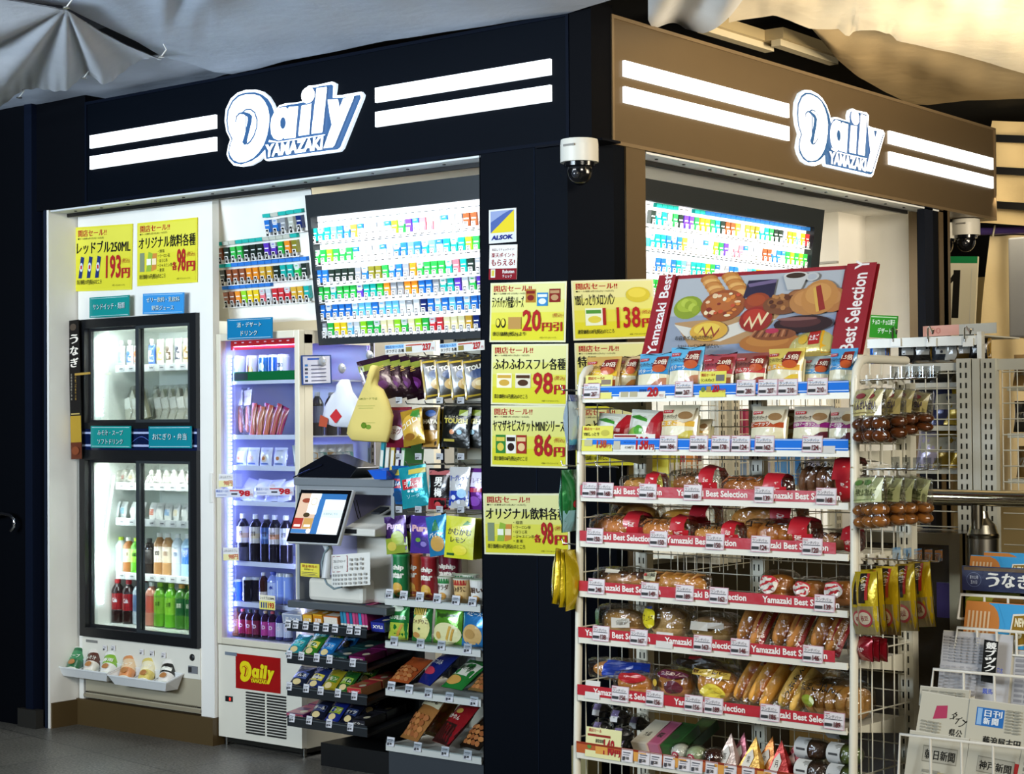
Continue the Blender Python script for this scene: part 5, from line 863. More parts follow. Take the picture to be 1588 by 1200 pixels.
cup('green snack cup behind price tags on the snack shelf', 692, .17, '#d9d6ca', '#1f7a3a', 'サラダ', SZ[0], .036); cup('potato stick cup with a brown and red label on the snack shelf', 718, .15, '#d6b478', '#a82a22', 'じゃがりこ', SZ[0]); cup('white snack cup at the pillar edge of the snack shelf', 744, .15, '#dcdad2', '#dcdad2', '細い', SZ[0])
for i, px in enumerate((700, 716)): cup(f'pale snack cup in the back row of the snack shelf, {["left", "right"][i]}', px+14, .30, '#d6d8cc', '#4a8a5a', 'チーズ', SZ[0], .036)
def stand(label, px, w, h, c, spec, z, y=.15, lean=-6, rz=0, d=.045, mat='foil'): 
    p = at(px, y-.09, z+.002); pouch('snack_bag', label, 'snack bag', p, (lean, 0, rz), w, h, d, c, spec, mat=mat)
stand('green wasabi stick bag standing on the second snack shelf', 618, .112, .165, '#1f7a34', [('r', 0, 0, 1, .42, '#a8b83a'), ('e', .5, .78, .3, .08, '#d8e0c8'), ('t', 'わさび醤油味', .08, .5, .1, '#e0e6d0', {'w': .84, 'b': .05}), ('p', [(.45, .08), (.55, .05), (.85, .38), (.75, .4)], '#c8923a')], SZ[1])
stand('yellow green potato stick bag with a jagged top on the second snack shelf', 654, .108, .165, '#2a7a34', [('e', .5, .36, .46, .34, '#dcd48a'), ('t', 'じゃがりこ', .1, .44, .12, '#5a2a14', {'w': .8, 'b': .05}), ('t', '+', .44, .28, .08, '#2a5a2a', {'b': .06}), ('e', .3, .16, .2, .07, '#c08a4a')]+[('p', [(.14+.1*k, .66), (.2+.1*k, .66), (.18+.1*k, .98), (.13+.1*k, .98)], '#d0b04a') for k in range(7)], SZ[1])
stand('large light green Jagabee potato bag on the second snack shelf', 694, .155, .17, '#5a9a2a', [('e', .5, .25, .5, .26, '#dcd6a0'), ('t', 'Calbee', .38, .86, .05, '#e8e8dc', {'w': .22, 'b': .03}), ('t', 'Jagabee', .12, .62, .13, '#2a4a14', {'w': .76, 'b': .05}), ('e', .24, .2, .09, .09, '#c8a050'), ('p', [(.45, .04), (.52, .04), (.72, .42), (.64, .44)], '#d0a448'), ('p', [(.6, .04), (.67, .04), (.82, .36), (.75, .38)], '#c89a40')], SZ[1])
stand('blue noodle snack bag at the pillar edge of the second snack shelf', 738, .15, .165, '#2a7ab8', [('e', .42, .28, .36, .26, '#c9a468'), ('t', 'ベビースター', .2, .74, .1, '#e6e6dc', {'w': .76, 'b': .05}), ('e', .35, .3, .2, .12, '#b08a50')], SZ[1])
def lay(label, px, w, h, c, spec, z, y=.16, tilt=-58, rz=0, d=.05, mat='foil'):
    p = at(px, y-.09, z+.018); pouch('snack_bag', label, 'snack bag', p, (tilt, 0, rz), w, h, d, c, spec, mat=mat)
NUT = [('e', .2+.2*(k % 4)+.06*(k//4 % 2), .1+.11*(k//4), .10, .055, ['#a8683a', '#b87a44', '#9a5a30'][k % 3]) for k in range(16)]
lay('orange rice cracker bag lying on the third snack shelf', 618, .13, .16, '#b8582a', NUT, SZ[2], rz=-8)
lay('shiny navy blue snack bag lying on the third snack shelf', 656, .15, .19, '#1a2a7a', [('t', 'おつまみ', .2, .5, .14, '#d8d4c8', {'w': .6, 'b': .05}), ('e', .5, .3, .3, .1, '#b8384a')], SZ[2], y=.19, rz=-26, tilt=-50)
lay('green and white bag of rice crackers on the third snack shelf', 700, .14, .18, '#2a8a3a', [('r', .05, .35, .95, .8, '#d8d6c4'), ('t', '柿の種', .2, .5, .2, '#1a3a1a', {'w': .6, 'b': .06}), ('e', .4, .2, .35, .12, '#c8984a')], SZ[2], rz=-12)
lay('brown mixed cracker bag at the pillar edge of the third snack shelf', 741, .14, .17, '#8a6a3a', NUT+[('t', 'ミックス', .15, .6, .16, '#1a1a18', {'w': .7, 'b': .06})], SZ[2], rz=-14)
for i in range(4): hang(f'grey stick snack packet hanging above the third snack shelf, {ORD[i]} from left', 690+i*15, 1012, 1050, 14, '#8a8c90', [('r', .1, .5, .9, .95, '#c0c2c4'), ('r', .2, .1, .8, .4, '#2a3a5a')], .34, 0, 14-9*i, .01, 'grey stick packets', 'pack')
lay('clear bag of round brown crackers with a cream header on the lowest snack shelf', 634, .15, .24, '#b0783f', NUT+[('r', 0, .66, 1, 1, '#d0c8a4'), ('t', '揚小丸', .12, .72, .12, '#2a2014', {'w': .76, 'b': .05}), ('e', .5, .93, .1, .04, '#c8a030')], SZ[3], y=.14, tilt=-42, rz=-20)
lay('tan cracker bag standing behind the red one on the lowest snack shelf', 668, .13, .22, '#b89a5a', NUT, SZ[3], y=.26, tilt=-36, rz=-20)
lay('red and black chocolate stick bag on the lowest snack shelf', 683, .16, .22, '#9a1a22', [('r', 0, 0, 1, .42, '#2a0e0e'), ('e', .5, .7, .16, .06, '#c8a048'), ('t', '黒かりん', .15, .5, .1, '#e6dccc', {'w': .6, 'b': .04})]+[('p', [(.1+.13*k, .08), (.16+.13*k, .06), (.22+.13*k, .34), (.14+.13*k, .36)], '#4a1a18') for k in range(6)], SZ[3], y=.15, tilt=-44, rz=-24)
lay('dark bag of curled brown crackers at the pillar edge of the lowest snack shelf', 728, .15, .20, '#241a10', NUT+[('t', '黒ごま', .2, .66, .14, '#d8d0bc', {'w': .6, 'b': .05}), ('e', .3, .9, .2, .06, '#8a8a3a')], SZ[3], y=.15, tilt=-48, rz=-18)
cs_ = lambda a, b: (a/4+430, b/4+900)
for ti, pts in enumerate((((693, 82), (782, 92), (882, 100), (990, 110), (1105, 122), (1208, 130)), ((722, 375), (885, 390), (1015, 402), (1178, 422)), ((705, 655), (815, 673), (935, 697), (1065, 722), (1218, 750)), ((700, 1000), (868, 1032), (1038, 1060), (1178, 1082)))):
    for i, q in enumerate(pts):
        px, py = cs_(*q); p = oy(SY-.012, px, py); price_tag((p.x, SY-.0125, p.z-.019), (-10, 0, 0), f'clipped price tag, {ORD[i]} from left on the {["top", "second", "third", "lowest"][ti]} snack shelf', 138, 'price tags on the snack shelves', w=.042, h=.038, bg='#cdcdd0', edge='#b0b0b4', small=True)
for ti, py in enumerate((617, 704, 786)):
    for i, px in enumerate((620, 650, 683, 716)):
        if ti == 0 and i == 1: continue
        p = oy(.03, px, py+4); price_tag((p.x, .025, p.z-.012), (0, 0, 0), f'clear hook tag, {ORD[i]} from left under the {["top", "second", "third"][ti]} row of hanging bags', 148, 'clear hook tags among the snack bags', w=.036, h=.026, bg='#b4b6b8', edge='#a0a2a4', small=True)
for i, (a, b) in enumerate(((598, 676), (683, 752))):
    sheet('price_strip', f'white sale strip reading 237 above the hanging bags, {["left", "right"][i]}', 'price strip', NY, .0, (a, 535-i*2), (b, 529-i*2), (a, 550-i*2), [('r', 0, .55, .38, .95, '#7fb0d8'), ('t', '開店セール!!', .02, .6, .28, '#1a3a7a', {'w': .34, 'b': .03}), ('t', 'タフグミ 各種', .02, .12, .36, '#1a1a18', {'w': .36, 'b': .05}), ('r', .42, .72, .74, .86, '#b05040'), ('r', .42, .14, .54, .64, '#8a7a3a'), ('t', '237', .75, .14, .72, '#a81f22', {'w': .17, 'b': .05}), ('t', '円', .93, .14, .3, '#a81f22')], '#d0cfc8', th=.0006)
# ---------------------------------------------------------------- seen past the narrow fridge: acrylic screen, shelf and bags
fn, wv, hv = pfr(NX, -1.575, (467.5, 551), (514, 550), (468, 597))
m = MB(); m.box((0, 0, 0), (wv, hv, .0015), '#2a4a8a', 'pack', fr=fn); m.draw([('r', .05, .04, .95, .96, '#cfd3e4'), ('r', .2, .84, .8, .9, '#2a5ac0')]+[('r', .1, .1+.13*i, .2, .17+.13*i, ['#2a3a4a', '#3a7ac0', '#5a5a7a'][i % 3]) for i in range(5)]+[('r', .3, .12+.13*i, .8, .15+.13*i, '#5a6080') for i in range(5)], lambda x, y, z: fn(x, y, z+.0015), wv, hv, 'pack')
tag(m.build('notice_card'), 'white notice with a blue border stuck on the glass side of the narrow fridge', 'notice')
for i in range(6):
    y = .29+.058*i; pouch('wrapped_bun', f'wrapped bun seen through the glass side of the narrow fridge, {ORD[i]} from left', 'bun', (-1.665, y, ZT['c']+.004), (-14, 0, 70), .085, .10, .035, '#bcc4cc', [('r', .1, .3, .9, .6, ['#6a8ab0', '#b08a5a', '#4a8a8a', '#9a7a4a', '#8aa0b0', '#5a9a9a'][i])], 'wrapped buns behind the side glass', mat='pack')
for i in range(4): bottle(f'dark bottle seen through the side glass of the narrow fridge, {ORD[i]} from left', (-1.67, .30+.09*i, ZT['b']+.0), .03, .20, '#2a3040', '#8a94b8', '#c8ccd8', 'bottles behind the side glass')
for i, q in enumerate(((530, 571), (573, 551), (500, 560))):
    p = ox(-1.572, *q); m = MB(); m.lathe([(.024, 0, '#9aa0a8'), (.020, .006, '#b4b8be'), (.008, .012, '#b4b8be'), (.006, .022, '#c8ccd0')], n=16, mat='gloss'); o = put(m.build('suction_cup'), p, (0, 90, 0)); tag(o, f'clear suction cup on the side glass of the narrow fridge, {["middle", "right", "left"][i]} of three', 'suction cup', 'suction cups on the side glass')
def carrier(label, pts, y, c, spec, d=.05, extra=None, mat='satin'):
    # a plastic carrier bag hanging flat: outline in pixels, given its own depth
    P_ = [oy(y, *q) for q in pts]; n = len(P_); c0_ = sum((Vector(p) for p in P_), Vector())/n
    t_ = thing('carrier_bag', label, 'carrier bag', (c0_.x, y, max(p.z for p in P_)))
    rings = [(1.0, 0), (.96, .45), (.66, .9)]; vs_ = []
    for k, q in rings:
        for p in P_: vs_.append(Vector((c0_.x+(p.x-c0_.x)*k, y-d*q*.5, c0_.z+(p.z-c0_.z)*k))-Vector(t_.location))
    for k, q in rings[1:]:
        for p in P_: vs_.append(Vector((c0_.x+(p.x-c0_.x)*k, y+d*q*.5, c0_.z+(p.z-c0_.z)*k))-Vector(t_.location))
    fs = []
    for a in (0, 1): fs += [(a*n+i, a*n+(i+1) % n, (a+1)*n+(i+1) % n, (a+1)*n+i) for i in range(n)]
    fs.append(tuple(range(2*n, 3*n))); fs += [((i+1) % n, i, 3*n+i, 3*n+(i+1) % n) for i in range(n)]; fs += [(3*n+(i+1) % n, 3*n+i, 4*n+i, 4*n+(i+1) % n) for i in range(n)]; fs.append(tuple(range(5*n-1, 4*n-1, -1)))
    m = MB(); m.add(vs_, fs, c, mat, True); m.build('bag', t_)
    xa = min(p.x for p in P_); xb = max(p.x for p in P_); za = min(p.z for p in P_); zb = max(p.z for p in P_)
    for it in spec: m = MB(); m.draw([it], lambda x, yy, q: Vector((xa+x, y-d*.47-q, za+yy))-Vector(t_.location), xb-xa, zb-za, 'paper'); m.build('print', t_)
carrier('yellow plastic carrier bag with green print hanging by its handles beside the purple gummy bags', [(573, 578), (577, 566), (586, 567), (582, 583), (584, 596), (593, 603), (602, 622), (609, 645), (606, 668), (601, 686), (570, 685), (546, 683), (539, 674), (541, 662), (550, 638), (560, 612), (570, 590)], .0, '#d0bc6c', [('t', 'OKカードでは', .35, .55, .03, '#6a7a2a', {'w': .4}), ('r', .32, .47, .7, .475, '#7a8a3a'), ('r', .34, .44, .66, .445, '#7a8a3a'), ('e', .45, .22, .06, .04, '#5a7a1a'), ('e', .55, .20, .06, .03, '#6a8a2a'), ('r', .42, .25, .7, .255, '#7a8a3a')], .05, mat='matte')
carrier('white plastic carrier bag with red stickers hanging behind the yellow one', [(524, 596), (530, 588), (540, 588), (545, 606), (556, 622), (563, 650), (560, 664), (520, 662), (500, 655), (505, 632), (516, 612), (523, 606)], .10, '#d0d2d8', [('p', [(.28, .25), (.42, .1), (.58, .24), (.44, .4)], '#b82a30'), ('p', [(0, .05), (.2, .02), (.24, .2), (.05, .28)], '#a84a30')], .05)
m = MB(); m.lathe([(.030, 0, '#8aa0c8'), (.033, .07, '#b09048'), (.035, .075, '#b09048'), (.035, .082, '#b09048')], n=18, mat='satin'); tag(put(m.build('plastic_cup'), (-1.43, .20, 1.263)), 'clear cup with a gold rim standing on the counter beside the card reader', 'cup')
for i, (px, c, nm) in enumerate(((575, '#1f8a9a', 'teal'), (585, '#c8c4b0', 'cream'), (595, '#d0b84a', 'yellow'), (605, '#5a2a7a', 'purple'), (615, '#5aa85a', 'green'))):
    p = at(px, .19, 1.263); p = Vector((-1.03+.03*i, .125, 1.263)); m = MB(); m.box((-.010, 0, 0), (.010, .12, .155), c, 'satin'); m.box((-.008, -.001, .05), (.008, 0, .12), '#d0cfc4', 'paper'); tag(put(m.build('file_binder'), p, (0, 6, 0)), f'{nm} file leaning on the counter behind the hanging bags', 'file', 'files leaning on the counter')
# ================================================================ bread rack in front of the pillar
RO_ = Vector((1.0306, -1.2113, 0)); RA = math.atan2(-.0555, .9985)
rux = Vector((math.cos(RA), math.sin(RA), 0)); ruy = Vector((-math.sin(RA), math.cos(RA), 0))
def rw(x, y, z): return RO_+rux*x+ruy*y+Vector((0, 0, z))
def rpl(ly, px, py): return on(tuple(ruy), ruy.dot(RO_)+ly, px, py)
def rz_(ly, px, py): return rpl(ly, px, py).z
def rx(px, ly, z):
    p = rpl(ly, px, 600); a = rpl(ly, px, 900); q = Vector(((p.x+(a.x-p.x)*(p.z-z)/(p.z-a.z)), (p.y+(a.y-p.y)*(p.z-z)/(p.z-a.z)), z)); return (q-RO_).dot(rux)
RD = math.degrees(RA); W = .90; DP = .27
WM = '#cfcbb8'
rack = thing('bread_rack', 'tall white wire rack of packaged bread standing before the pillar', 'rack', RO_, (0, 0, RA))
RB = [617, 697, 769, 839, 916, 987, 1075, 1163]
SZR = []
for k, y in enumerate(RB):
    z = rz_(0, 904, y); SZR.append(z)
LYR = [-.032*(SZR[0]-z)/.87 for z in SZR]
def post(m, x):
    m.tube([(x, -.034, 0), (x, -.030, .5), (x, -.012, 1.0), (x, .0, 1.50), (x, .004, 1.60), (x, .012, 1.635), (x, .03, 1.655), (x, .06, 1.662), (x, DP, 1.662)], .0115, '#dedac8', 'white_metal', 10)
m = MB(); post(m, -.012); m.build('front_post', rack); m = MB(); post(m, W+.012); m.build('front_post', rack)
def slot_up(m, x, y, z0, z1, w=.045, d=.03, face=-1, col=WM):
    m.box((x-w/2, y, z0), (x+w/2, y+d, z1), col, 'white_metal')
    k = int((z1-z0)/.032)
    for i in range(k):
        for dx in (-.008, .008): m.box((x+dx-.002, y-.0008, z0+.012+i*.032), (x+dx+.002, y, z0+.030+i*.032), '#17160f', 'matte')
for x in (.0, .42, W):
    m = MB(); slot_up(m, x, DP, 0, 1.60); m.build('rear_upright', rack)
m = MB()
for i in range(19): m.tube([(.02+i*.0478, DP-.004, .03), (.02+i*.0478, DP-.004, 1.58)], .0017, WM, 'white_metal', 4, False)
for i in range(33): m.tube([(0, DP-.006, .05+i*.0478), (W, DP-.006, .05+i*.0478)], .0017, WM, 'white_metal', 4, False)
m.build('back_grid', rack)
for x in (-.012, W+.012):
    m = MB()
    for i in range(5): m.tube([(x, .01+i*.055, .04), (x, .02+i*.06, 1.655)], .0022, '#d6d2c0', 'white_metal', 4, False)
    for i in range(10): m.tube([(x, -.02, .10+i*.16), (x, DP, .10+i*.16)], .0022, '#d6d2c0', 'white_metal', 4, False)
    m.build('side_grid', rack)
RR = '#b3202c'
for k, z in enumerate(SZR):
    ly = LYR[k]; m = MB(); m.box((0, ly, z-.010), (W, DP-.01, z-.004), WM, 'white_metal')
    m.box((-.0, ly-.006, z-.014), (W, ly, z+.004), '#dcd8c8', 'white_metal')
    for x in (-.003, W+.001): m.add([(x, ly+.02, z-.01), (x, DP, z-.05), (x, DP, z), (x, ly+.02, z), (x+.002, ly+.02, z-.01), (x+.002, DP, z-.05), (x+.002, DP, z), (x+.002, ly+.02, z)], [(0, 1, 2, 3), (7, 6, 5, 4), (0, 4, 5, 1), (3, 2, 6, 7)], WM, 'white_metal')
    s_ = m.build('shelf', rack)
    m = MB(); hgt = .030 if k < 7 else .032; c = '#1f6fd0' if k < 2 else (RR if k < 7 else '#b85a2a')
    fr2_ = lambda x, y, q=0: Vector((x, ly-.008-q, z+.003+y))
    x1 = W if k < 2 or k == 7 else W-.035
    m.box((.0 if k > 1 else .02, ly-.008, z+.003), (x1, ly-.0065, z+.003+hgt), c, 'paper' if k < 2 else 'pack')
    if k < 2: m.draw([('r', 0, .12, 1, .2, '#c8dcf4'), ('r', 0, .88, 1, .94, '#c8dcf4')], fr2_, W, hgt)
    elif k < 7:
        sp = []
        for j in range(3): sp.append(('t', 'Yamazaki Best Selection', .03+.335*j-(.04 if k % 2 else 0)+.04, .22, .60, '#ece4dc', {'w': .275, 'b': .03}))
        m.draw(sp, fr2_, x1, hgt)
    else:
        sp = [('r', 0, .82, 1, 1, '#8a2f18')]+[('r', .08+.155*j, .0, .13+.155*j, .82, '#d89a48') for j in range(6)]; m.draw(sp, fr2_, x1, hgt)
    m.build('price_rail', s_)
m = MB(); m.box((-.02, -.03, .03), (W+.02, DP+.03, .06), WM, 'white_metal')
for x in (.0, W): m.tube([(x, .0, 0), (x, .0, .03)], .02, '#3a3a3a', 'satin')
m.build('base', rack)
SN = ['top', 'second', 'third', 'fourth', 'fifth', 'sixth', 'seventh', 'lowest']
def rput(x, y, z): return rw(x, y, z)
# price tags
TG = {0: [(917, 267), (1060, 267), (1156, 280), (1190, 207), (1221, 210), (1267, 210)], 1: [(1036, 184), (1083, 184), (1117, 178), (1148, 124), (1185, 162), (1259, 124)],
      2: [(914.8, 199), (937.4, 168), (1004, 168), (1073.5, 168), (1184, 139), (1280.5, 168)], 3: [(921.7, 150), (1020.6, 150), (1108, 150), (1179, 124), (1259, 120)], 4: [(924, 248), (1007, 149), (1061, 189), (1114, 162), (1278, 139)],
      5: [(931, 138), (990, 167), (1089, 163), (1147, 146), (1260, 146)], 6: [(961, 156), (1014.5, 156), (1075, 156), (1106, 189), (1193.5, 186), (1293, 189)], 7: [(972, 118), (998, 128), (1016.6, 128), (1037, 118), (1060.5, 118), (1079.5, 118), (1103, 138), (1132, 98), (1159.6, 98), (1194, 98)]}
for k, L_ in TG.items():
    for i, (px, pr) in enumerate(L_):
        ly = LYR[k]-.012; x = rx(px, ly, SZR[k]+.015); wd = .062 if k < 7 else .04
        price_tag(rput(x, ly, SZR[k]-.002), (-6, 0, RD), f'price card reading {pr}, {ORD[i]} from left on the {SN[k]} bread rack rail', pr, f'price cards on the {SN[k]} bread rack rail', w=wd, h=.044 if k < 7 else .036, bg='#dcd6d6', edge='#c890a0' if k < 7 else '#c8c8c8', small=(k == 7))
for k, px, wd, hh, lb, sp, bg in ((0, 927, .10, .070, 'yellow sale card behind the first price card on the top rail', [('t', '開店セール!!', .1, .8, .14, RED, {'w': .6, 'b': .03}), ('r', .6, .6, .95, .8, '#8a7a6a'), ('r', .1, .62, .5, .68, '#222'), ('r', .1, .3, .9, .34, '#555')], '#dcd67a'),
     (0, 995, .165, .036, 'long white sale card reading 20 on the top rail', [('r', .02, .78, .55, .92, '#b04040'), ('r', .04, .12, .2, .55, '#b0a888'), ('r', .24, .12, .4, .55, '#b0a888'), ('t', '通常価格', .44, .5, .22, '#222', {'w': .16}), ('t', '20', .62, .1, .78, '#a81f22', {'w': .24, 'b': .05}), ('t', '円引', .88, .1, .2, '#a81f22')], '#dcd8cc'),
     (0, 1104, .088, .072, 'small yellow sale card reading 20 under the red lunch pack', [('t', '開店セール!!', .06, .8, .12, RED, {'w': .5, 'b': .03}), ('t', 'ランチパック', .05, .58, .14, '#1a1a18', {'w': .5, 'b': .04}), ('r', .62, .62, .94, .86, '#6a6a6a'), ('e', .15, .3, .08, .1, '#6a7a3a'), ('r', .28, .2, .46, .42, '#a8884a'), ('t', '20', .5, .18, .34, RED, {'w': .28, 'b': .05}), ('t', '円引', .8, .18, .14, RED)], '#d8d25a'),
     (1, 925, .115, .074, 'yellow melon bread sale card at the left end of the second rail', [('t', '開店セール!!', .06, .82, .12, RED, {'w': .5, 'b': .03}), ('e', .75, .72, .14, .12, '#b8b04a'), ('t', 'YBSしっとり', .05, .6, .14, '#1a1a18', {'w': .5, 'b': .04}), ('t', '138', .5, .12, .36, '#a8482a', {'w': .32, 'b': .05}), ('t', '円', .84, .12, .18, RED), ('r', .1, .2, .36, .46, '#b8b48a')], '#d8d25a'),
     (1, 982, .150, .050, 'white sale card reading 138 on the second rail', [('r', .02, .82, .55, .94, '#8a3030'), ('t', '通常価格', .26, .5, .2, '#222', {'w': .26, 'b': .03}), ('t', '158円', .3, .15, .16, '#222', {'w': .2}), ('t', '138', .56, .1, .76, '#a81f22', {'w': .3, 'b': .04}), ('t', '円', .88, .1, .3, '#a81f22', {'b': .04}), ('r', .02, .1, .18, .6, '#b8b4a0')], '#dcdad0'),
     (1, 1283, .045, .040, 'blank white card near the right end of the second rail', [], '#c8c6c0'), (5, 1029.6, .058, .044, 'blank white card on the sixth rail', [], '#cfccc4'), (6, 918, .054, .052, 'blank white card hanging at the left end of the seventh rail', [], '#d2cfc8'),
     (7, 934, .130, .085, 'pale yellow sale card reading 148 at the left end of the lowest rail', [('t', '開店セール', .08, .84, .12, RED, {'w': .36, 'b': .03}), ('r', .05, .7, .7, .78, '#8a2a20'), ('t', '通常価格', .28, .5, .13, '#222', {'w': .24, 'b': .03}), ('t', '148', .52, .14, .52, '#a01c28', {'w': .3, 'b': .03}), ('t', '円', .84, .12, .22, '#a01c28', {'b': .04}), ('e', .12, .35, .06, .08, '#5a8a3a')], '#dcd8a0')):
    ly = LYR[k]-.010; x = rx(px, ly, SZR[k]+.015); price_tag(rput(x, ly, SZR[k]-.004), (-6, 0, RD), lb, 0, None, w=wd, h=hh, bg=bg, edge=None, spec=sp)
# ---- standing lunch packs
def lunch(label, k, px0, px1, pytop, band, band2, text, fill, ly=.05, dep=.045, tie=None, rot=0, g=None, lean=-10):
    burst = '1.5倍' if 'yellow egg' in label or 'blue lunch pack at' in label or 'behind the yellow' in label else ('2倍' if 'ham' in label else ('2.0倍' if k == 0 else ''))
    zb = SZR[k]; xa = rx(px0, ly, zb+.06); xb = rx(px1, ly, zb+.06); w_ = (xb-xa)*1.06; zt = rz_(ly, (px0+px1)/2, pytop); h = (zt-zb)/math.cos(R(lean))
    t_ = thing('sandwich_pack', label, 'packaged sandwich', rput((xa+xb)/2, ly, zb), (R(lean), R(rot), RA), g)
    bx = MB(); bx.box((-w_*.43, -.010, .008), (w_*.43, .022, h*.80), '#e2d8ae', 'matte'); bx.build('bread', t_, bevel=.006)
    top = .50
    m = pouch_mesh(w_, h, dep, lambda u, v: '#ddd4b0' if v < top else band, [('r', .05, .04, .95, top, '#dfd8b8'), ('p', [(.35, .06), (.95, .06), (.95, .42), (.8, .40), (.55, .26)], fill), ('p', [(.45, .1), (.95, .18), (.95, .24), (.7, .22)], '#a8b84a'), ('p', [(.5, .06), (.95, .08), (.95, .15), (.8, .14)], '#e6d8a0'),
          ('r', .03, top, .97, top+.12, band2), ('t', text, .06, top+.02, .09, '#e8e2d4', {'w': .6, 'b': .05}), ('t', 'ランチパック', .05, top+.16, .10, '#2a1a14', {'w': .5, 'b': .05}), ('r', .08, top+.30, .38, top+.37, '#b82a30'), ('t', 'ヤマザキ', .11, top+.31, .045, '#eee', {'w': .24, 'b': .03}), ('p', [(.55, top+.16), (.62, top+.4), (.95, top+.42), (.93, top+.14), (.75, top+.06)], '#7a2018' if k == 0 else '#c9bfa4'), ('e', .75, top+.12+(.12 if k else 0), .17, .09, '#b8542a' if k == 0 else '#8a6a44'), ('t', burst, .58, top+.22, .12, '#e6dcc8', {'w': .34, 'b': .05})], mat='pack', cr=.04)
    m.build('wrapper', t_)
    if tie: mm = MB(); mm.add([(-w_*.5, 0, h*.94), (-w_*.2, -.012, h*.99), (w_*.1, -.006, h*.95), (w_*.5, 0, h*1.05), (w_*.45, .006, h*.97), (0, .004, h*.90), (-w_*.3, .004, h*.96)], [(0, 1, 2, 5, 6), (2, 3, 4, 5)], tie, 'pack'); mm.build('tie', t_)
    return t_
GL = 'lunch packs on the bread rack'
lunch('golden lunch pack with red sauce picture, leftmost on the top bread shelf', 0, 906, 957, 553, '#c8a050', '#d8b02a', 'ピザソース', '#b85a2a')
lunch('tan lunch pack half hidden beside the golden one on the top bread shelf', 0, 957, 988, 552, '#cdb080', '#c89a3a', 'ソース', '#c8843a', ly=.08, tie='#2a1f10')
lunch('light blue lunch pack with a black twisted top, left of two on the top shelf', 0, 988, 1036, 548, '#5aa8d0', '#2f86c0', 'バターチ', '#b87a5a', tie='#141a20')
lunch('light blue lunch pack with a black twisted top, taller of two', 0, 1036, 1085, 538, '#62b0d6', '#2f86c0', 'バターチ', '#b87a5a', tie='#101418')
lunch('crimson lunch pack with a dark twisted top on the top bread shelf', 0, 1087, 1136, 549, '#a8444c', '#b83a44', '旨辛チキン', '#a86a4a', tie='#2a1214')
lunch('dark red and cream ham cutlet lunch pack on the top bread shelf', 0, 1138, 1187, 547, '#8a4a40', '#c03a3a', 'ハムカツ', '#8a3a2a')
lunch('bright yellow egg lunch pack with orange top on the top bread shelf', 0, 1188, 1242, 540, '#d8c05a', '#e0a83a', 'たまご', '#d8b83a', dep=.06)
lunch('blue and cream lunch pack behind the yellow egg pack', 0, 1243, 1287, 552, '#a8b8b8', '#4a90c0', 'チーズ', '#c8c8a8', ly=.09)
lunch('blue lunch pack at the right end of the top bread shelf', 0, 1284, 1324, 540, '#4a98cc', '#3a88c0', 'チーズ', '#c8c8a8', ly=.06)
p_ = rput(rx(1256, .16, 1.70), .16, rz_(.16, 1256, 556)); t_ = thing('sandwich_pack', 'yellow lunch pack lying tilted on top of the standing ones', 'packaged sandwich', p_, (R(-35), R(-8), RA+.1))
pouch_mesh(.17, .10, .05, '#d6c87a', [('r', .0, .1, .25, .9, '#e0d8a8'), ('r', .72, .05, .98, .95, '#d8a020'), ('r', .5, .3, .7, .75, '#a82a24'), ('t', 'たまご', .52, .42, .2, '#eee', {'w': .16, 'b': .05}), ('e', .4, .5, .09, .16, '#c8a030')], mat='foil', cr=.02).build('wrapper', t_)
for i, (a, b) in enumerate(((922, 972), (972, 1022))):
    xa = rx(a, .05, SZR[1]+.05); xb = rx(b, .05, SZR[1]+.05); zt = rz_(.05, (a+b)/2, 640 if i == 0 else 634)
    t_ = thing('melon_bread_pack', f'green and white melon bread bag with a red band, {["left", "right"][i]} of two', 'packaged bread', rput((xa+xb)/2, .05, SZR[1]), (R(-14), R(3), RA), 'melon bread bags on the second bread shelf')
    pouch_mesh((xb-xa)*1.1, zt-SZR[1], .05, '#c8ccc0', [('r', .02, .35, .7, .9, '#d0d4cc'), ('p', [(.0, .8), (.3, .72), (.62, .66), (.6, .74), (.3, .84)], '#3a8a2a'), ('e', .32, .3, .3, .22, '#8ab84a'), ('e', .3, .22, .24, .1, '#c8c88a'), ('e', .42, .44, .14, .12, '#4a9a2a'), ('t', 'しっとりメロンパン', .06, .74, .07, '#2a6a2a', {'w': .5, 'b': .04}), ('p', [(.62, .02), (.98, .02), (1, .98), (.8, .98), (.66, .5)], '#9c1420'), ('e', .68, .26, .12, .13, '#d8a8a0'), ('t', '新', .64, .2, .12, '#9c1420', {'b': .05})], mat='pack').build('wrapper', t_)
lunch('yellow banded egg lunch pack in the middle of the second bread shelf', 1, 1024, 1078, 628, '#cfc6a8', '#d8a83a', 'たまご', '#c8b84a', dep=.055)
lunch('cream and caramel wrapped sandwich behind the egg pack, second shelf', 1, 1074, 1100, 650, '#d0c8a8', '#c8983a', 'たま', '#d8b85a', ly=.11)
lunch('brown banded peanut lunch pack on the second bread shelf', 1, 1163, 1216, 630, '#c8c0a8', '#a8441a', 'ピーナッツ', '#d8cfa8')
lunch('second peanut lunch pack tucked behind the first one', 1, 1206, 1234, 636, '#8a5a30', '#a8441a', 'ツ', '#b89a5a', ly=.12)
lunch('purple banded red bean and margarine pack, left of two', 1, 1228, 1287, 630, '#c4baa8', '#8a1a6a', '小倉&マーガリン', '#5a1a24', ly=.06)
lunch('purple banded red bean and margarine pack, right of two', 1, 1284, 1326, 632, '#c0b6a4', '#8a1a6a', 'マーガリン', '#5a1a24', ly=.05)
